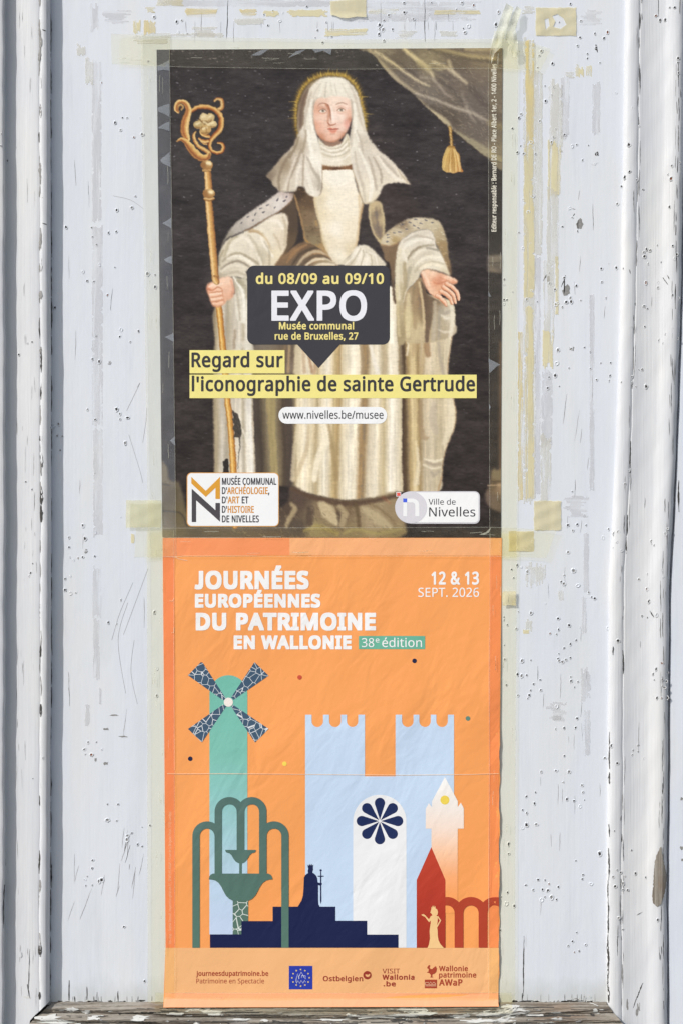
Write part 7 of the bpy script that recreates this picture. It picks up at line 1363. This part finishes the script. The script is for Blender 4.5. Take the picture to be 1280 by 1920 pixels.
t_r = tape('clear tape with a crumpled upper end along the right edge of the nun poster', [(58, 926), (95, 918), (130, 914), (520, 914.8), (1046, 917)], [(58, 960), (95, 967), (130, 970), (520, 968), (1046, 967.6)], T_CLR, 3.6, n=(10, 220), crumple_at=crum)
for c in [[(914.6, 672), (937, 684), (930, 687), (923, 694), (916.4, 700)], [(914.4, 545), (919.5, 556), (914.6, 556)], [(915.6, 757), (919, 764), (916, 768)]]: bubble(t_r, c, 4.6)
def crum2(x, y): return 3.2 * abs(math.sin((x + y * .35) * .17 + .6)) + 1.5 * math.sin(y * .22)
piece('tape_end', 'narrow twisted end of tape sticking up above the top right corner of the nun poster', [(948, 6), (962, 14), (956, 34), (948, 58), (940, 88), (926, 100), (920, 120), (919, 92), (926, 70), (934, 44), (942, 22)], T_CRU, 6.5, crum2)
piece('tape_end', 'folded flap of tape leaning right above the top right corner of the nun poster', [(968, 11), (977, 18), (970, 40), (965, 54), (969, 76), (970, 104), (961, 108), (954, 84), (946, 74), (950, 50), (958, 34), (963, 20)], T_CRU, 9.5, crum2)
t_ll = tape('clear tape along the left edge of the orange poster', [(994, 276), (1440, 277), (1889, 277.6)], [(994, 326), (1200, 326.6), (1889, 329)], T_CLR, 5.4, n=(6, 150))
t_lr = tape('clear tape along the right edge of the orange poster', [(1000, 917.4), (1440, 915.6), (1889, 914.6)], [(1000, 968.4), (1440, 965.2), (1889, 964.6)], T_CLR, 5.6, n=(6, 150))
def crum3(x, y): return 2.6 * abs(math.sin(y * .23)) * max(0, 1 - (x - 252) / 40) if x < 292 else 0
t_mid = tape('level tape over the seam between the nun poster and the orange poster', [(256, 990), (300, 990), (640, 989), (917, 988), (1043, 994)], [(252, 1045), (330, 1044), (640, 1043), (920, 1043), (1023, 1046)], T_CLR, 6.4, horizontal=True, curl=(6, 3), n=(7, 160), crumple_at=crum3)
piece('tape_glint', 'small modelled glint on the tape above the seam near the bottom right of the nun poster', [(897, 1002), (910, 998), (918, 990), (920, 988.6), (915, 999), (906, 1003)], T_CRU, 7.4)  # pale mesh shaped and coloured as a glint of light on the tape
t_bot = tape('level tape along the bottom edge of the orange poster', [(292, 1861.4), (640, 1861.6), (958, 1861)], [(289, 1900), (640, 1902), (960, 1900)], T_CLR, 6.2, horizontal=True, n=(7, 120), crumple_at=lambda x, y: max(0, (y - 1884)) * 1.0)
piece('tape_scrap', 'square yellowed tape scrap left of the seam between the posters', ragged_quad(237, 938, 303, 989, .5), T_OLD, 5.8)
piece('tape_scrap', 'yellow tape square with a torn hole, above the right end of the top tape', [ragged_quad(1003, 14, 1079, 67, .8), [(1034, 30), (1044, 26), (1055, 34), (1061, 46), (1050, 54), (1036, 50), (1040, 40)], [(1020, 36), (1027, 34), (1029, 48), (1022, 56)]], SOL, 1.0)
piece('tape_scrap', 'yellowed tape piece cut by the top of the photo, above the head of the nun', [(619, 2), (686, -4), (686, 32), (668, 31), (652, 34), (638, 33), (628, 29), (620, 28)], SOL, 1.2, lambda x, y: 3.5 * max(0, (y - 24) / 10))
piece('tape_scrap', 'streaked yellow tape scrap right of the seam, above the end of the level tape', ragged_quad(1000, 939, 1051, 994, 1.0), SOL, 1.1)
piece('tape_scrap', 'amber square of old tape under the right end of the seam tape', ragged_quad(953, 996, 1000, 1034, .8), SOL, .9)
piece('tape_scrap', 'small yellow tape scrap beside the right edge of the orange poster', ragged_quad(941, 1109, 966, 1135, .8), SOL, 5.6)
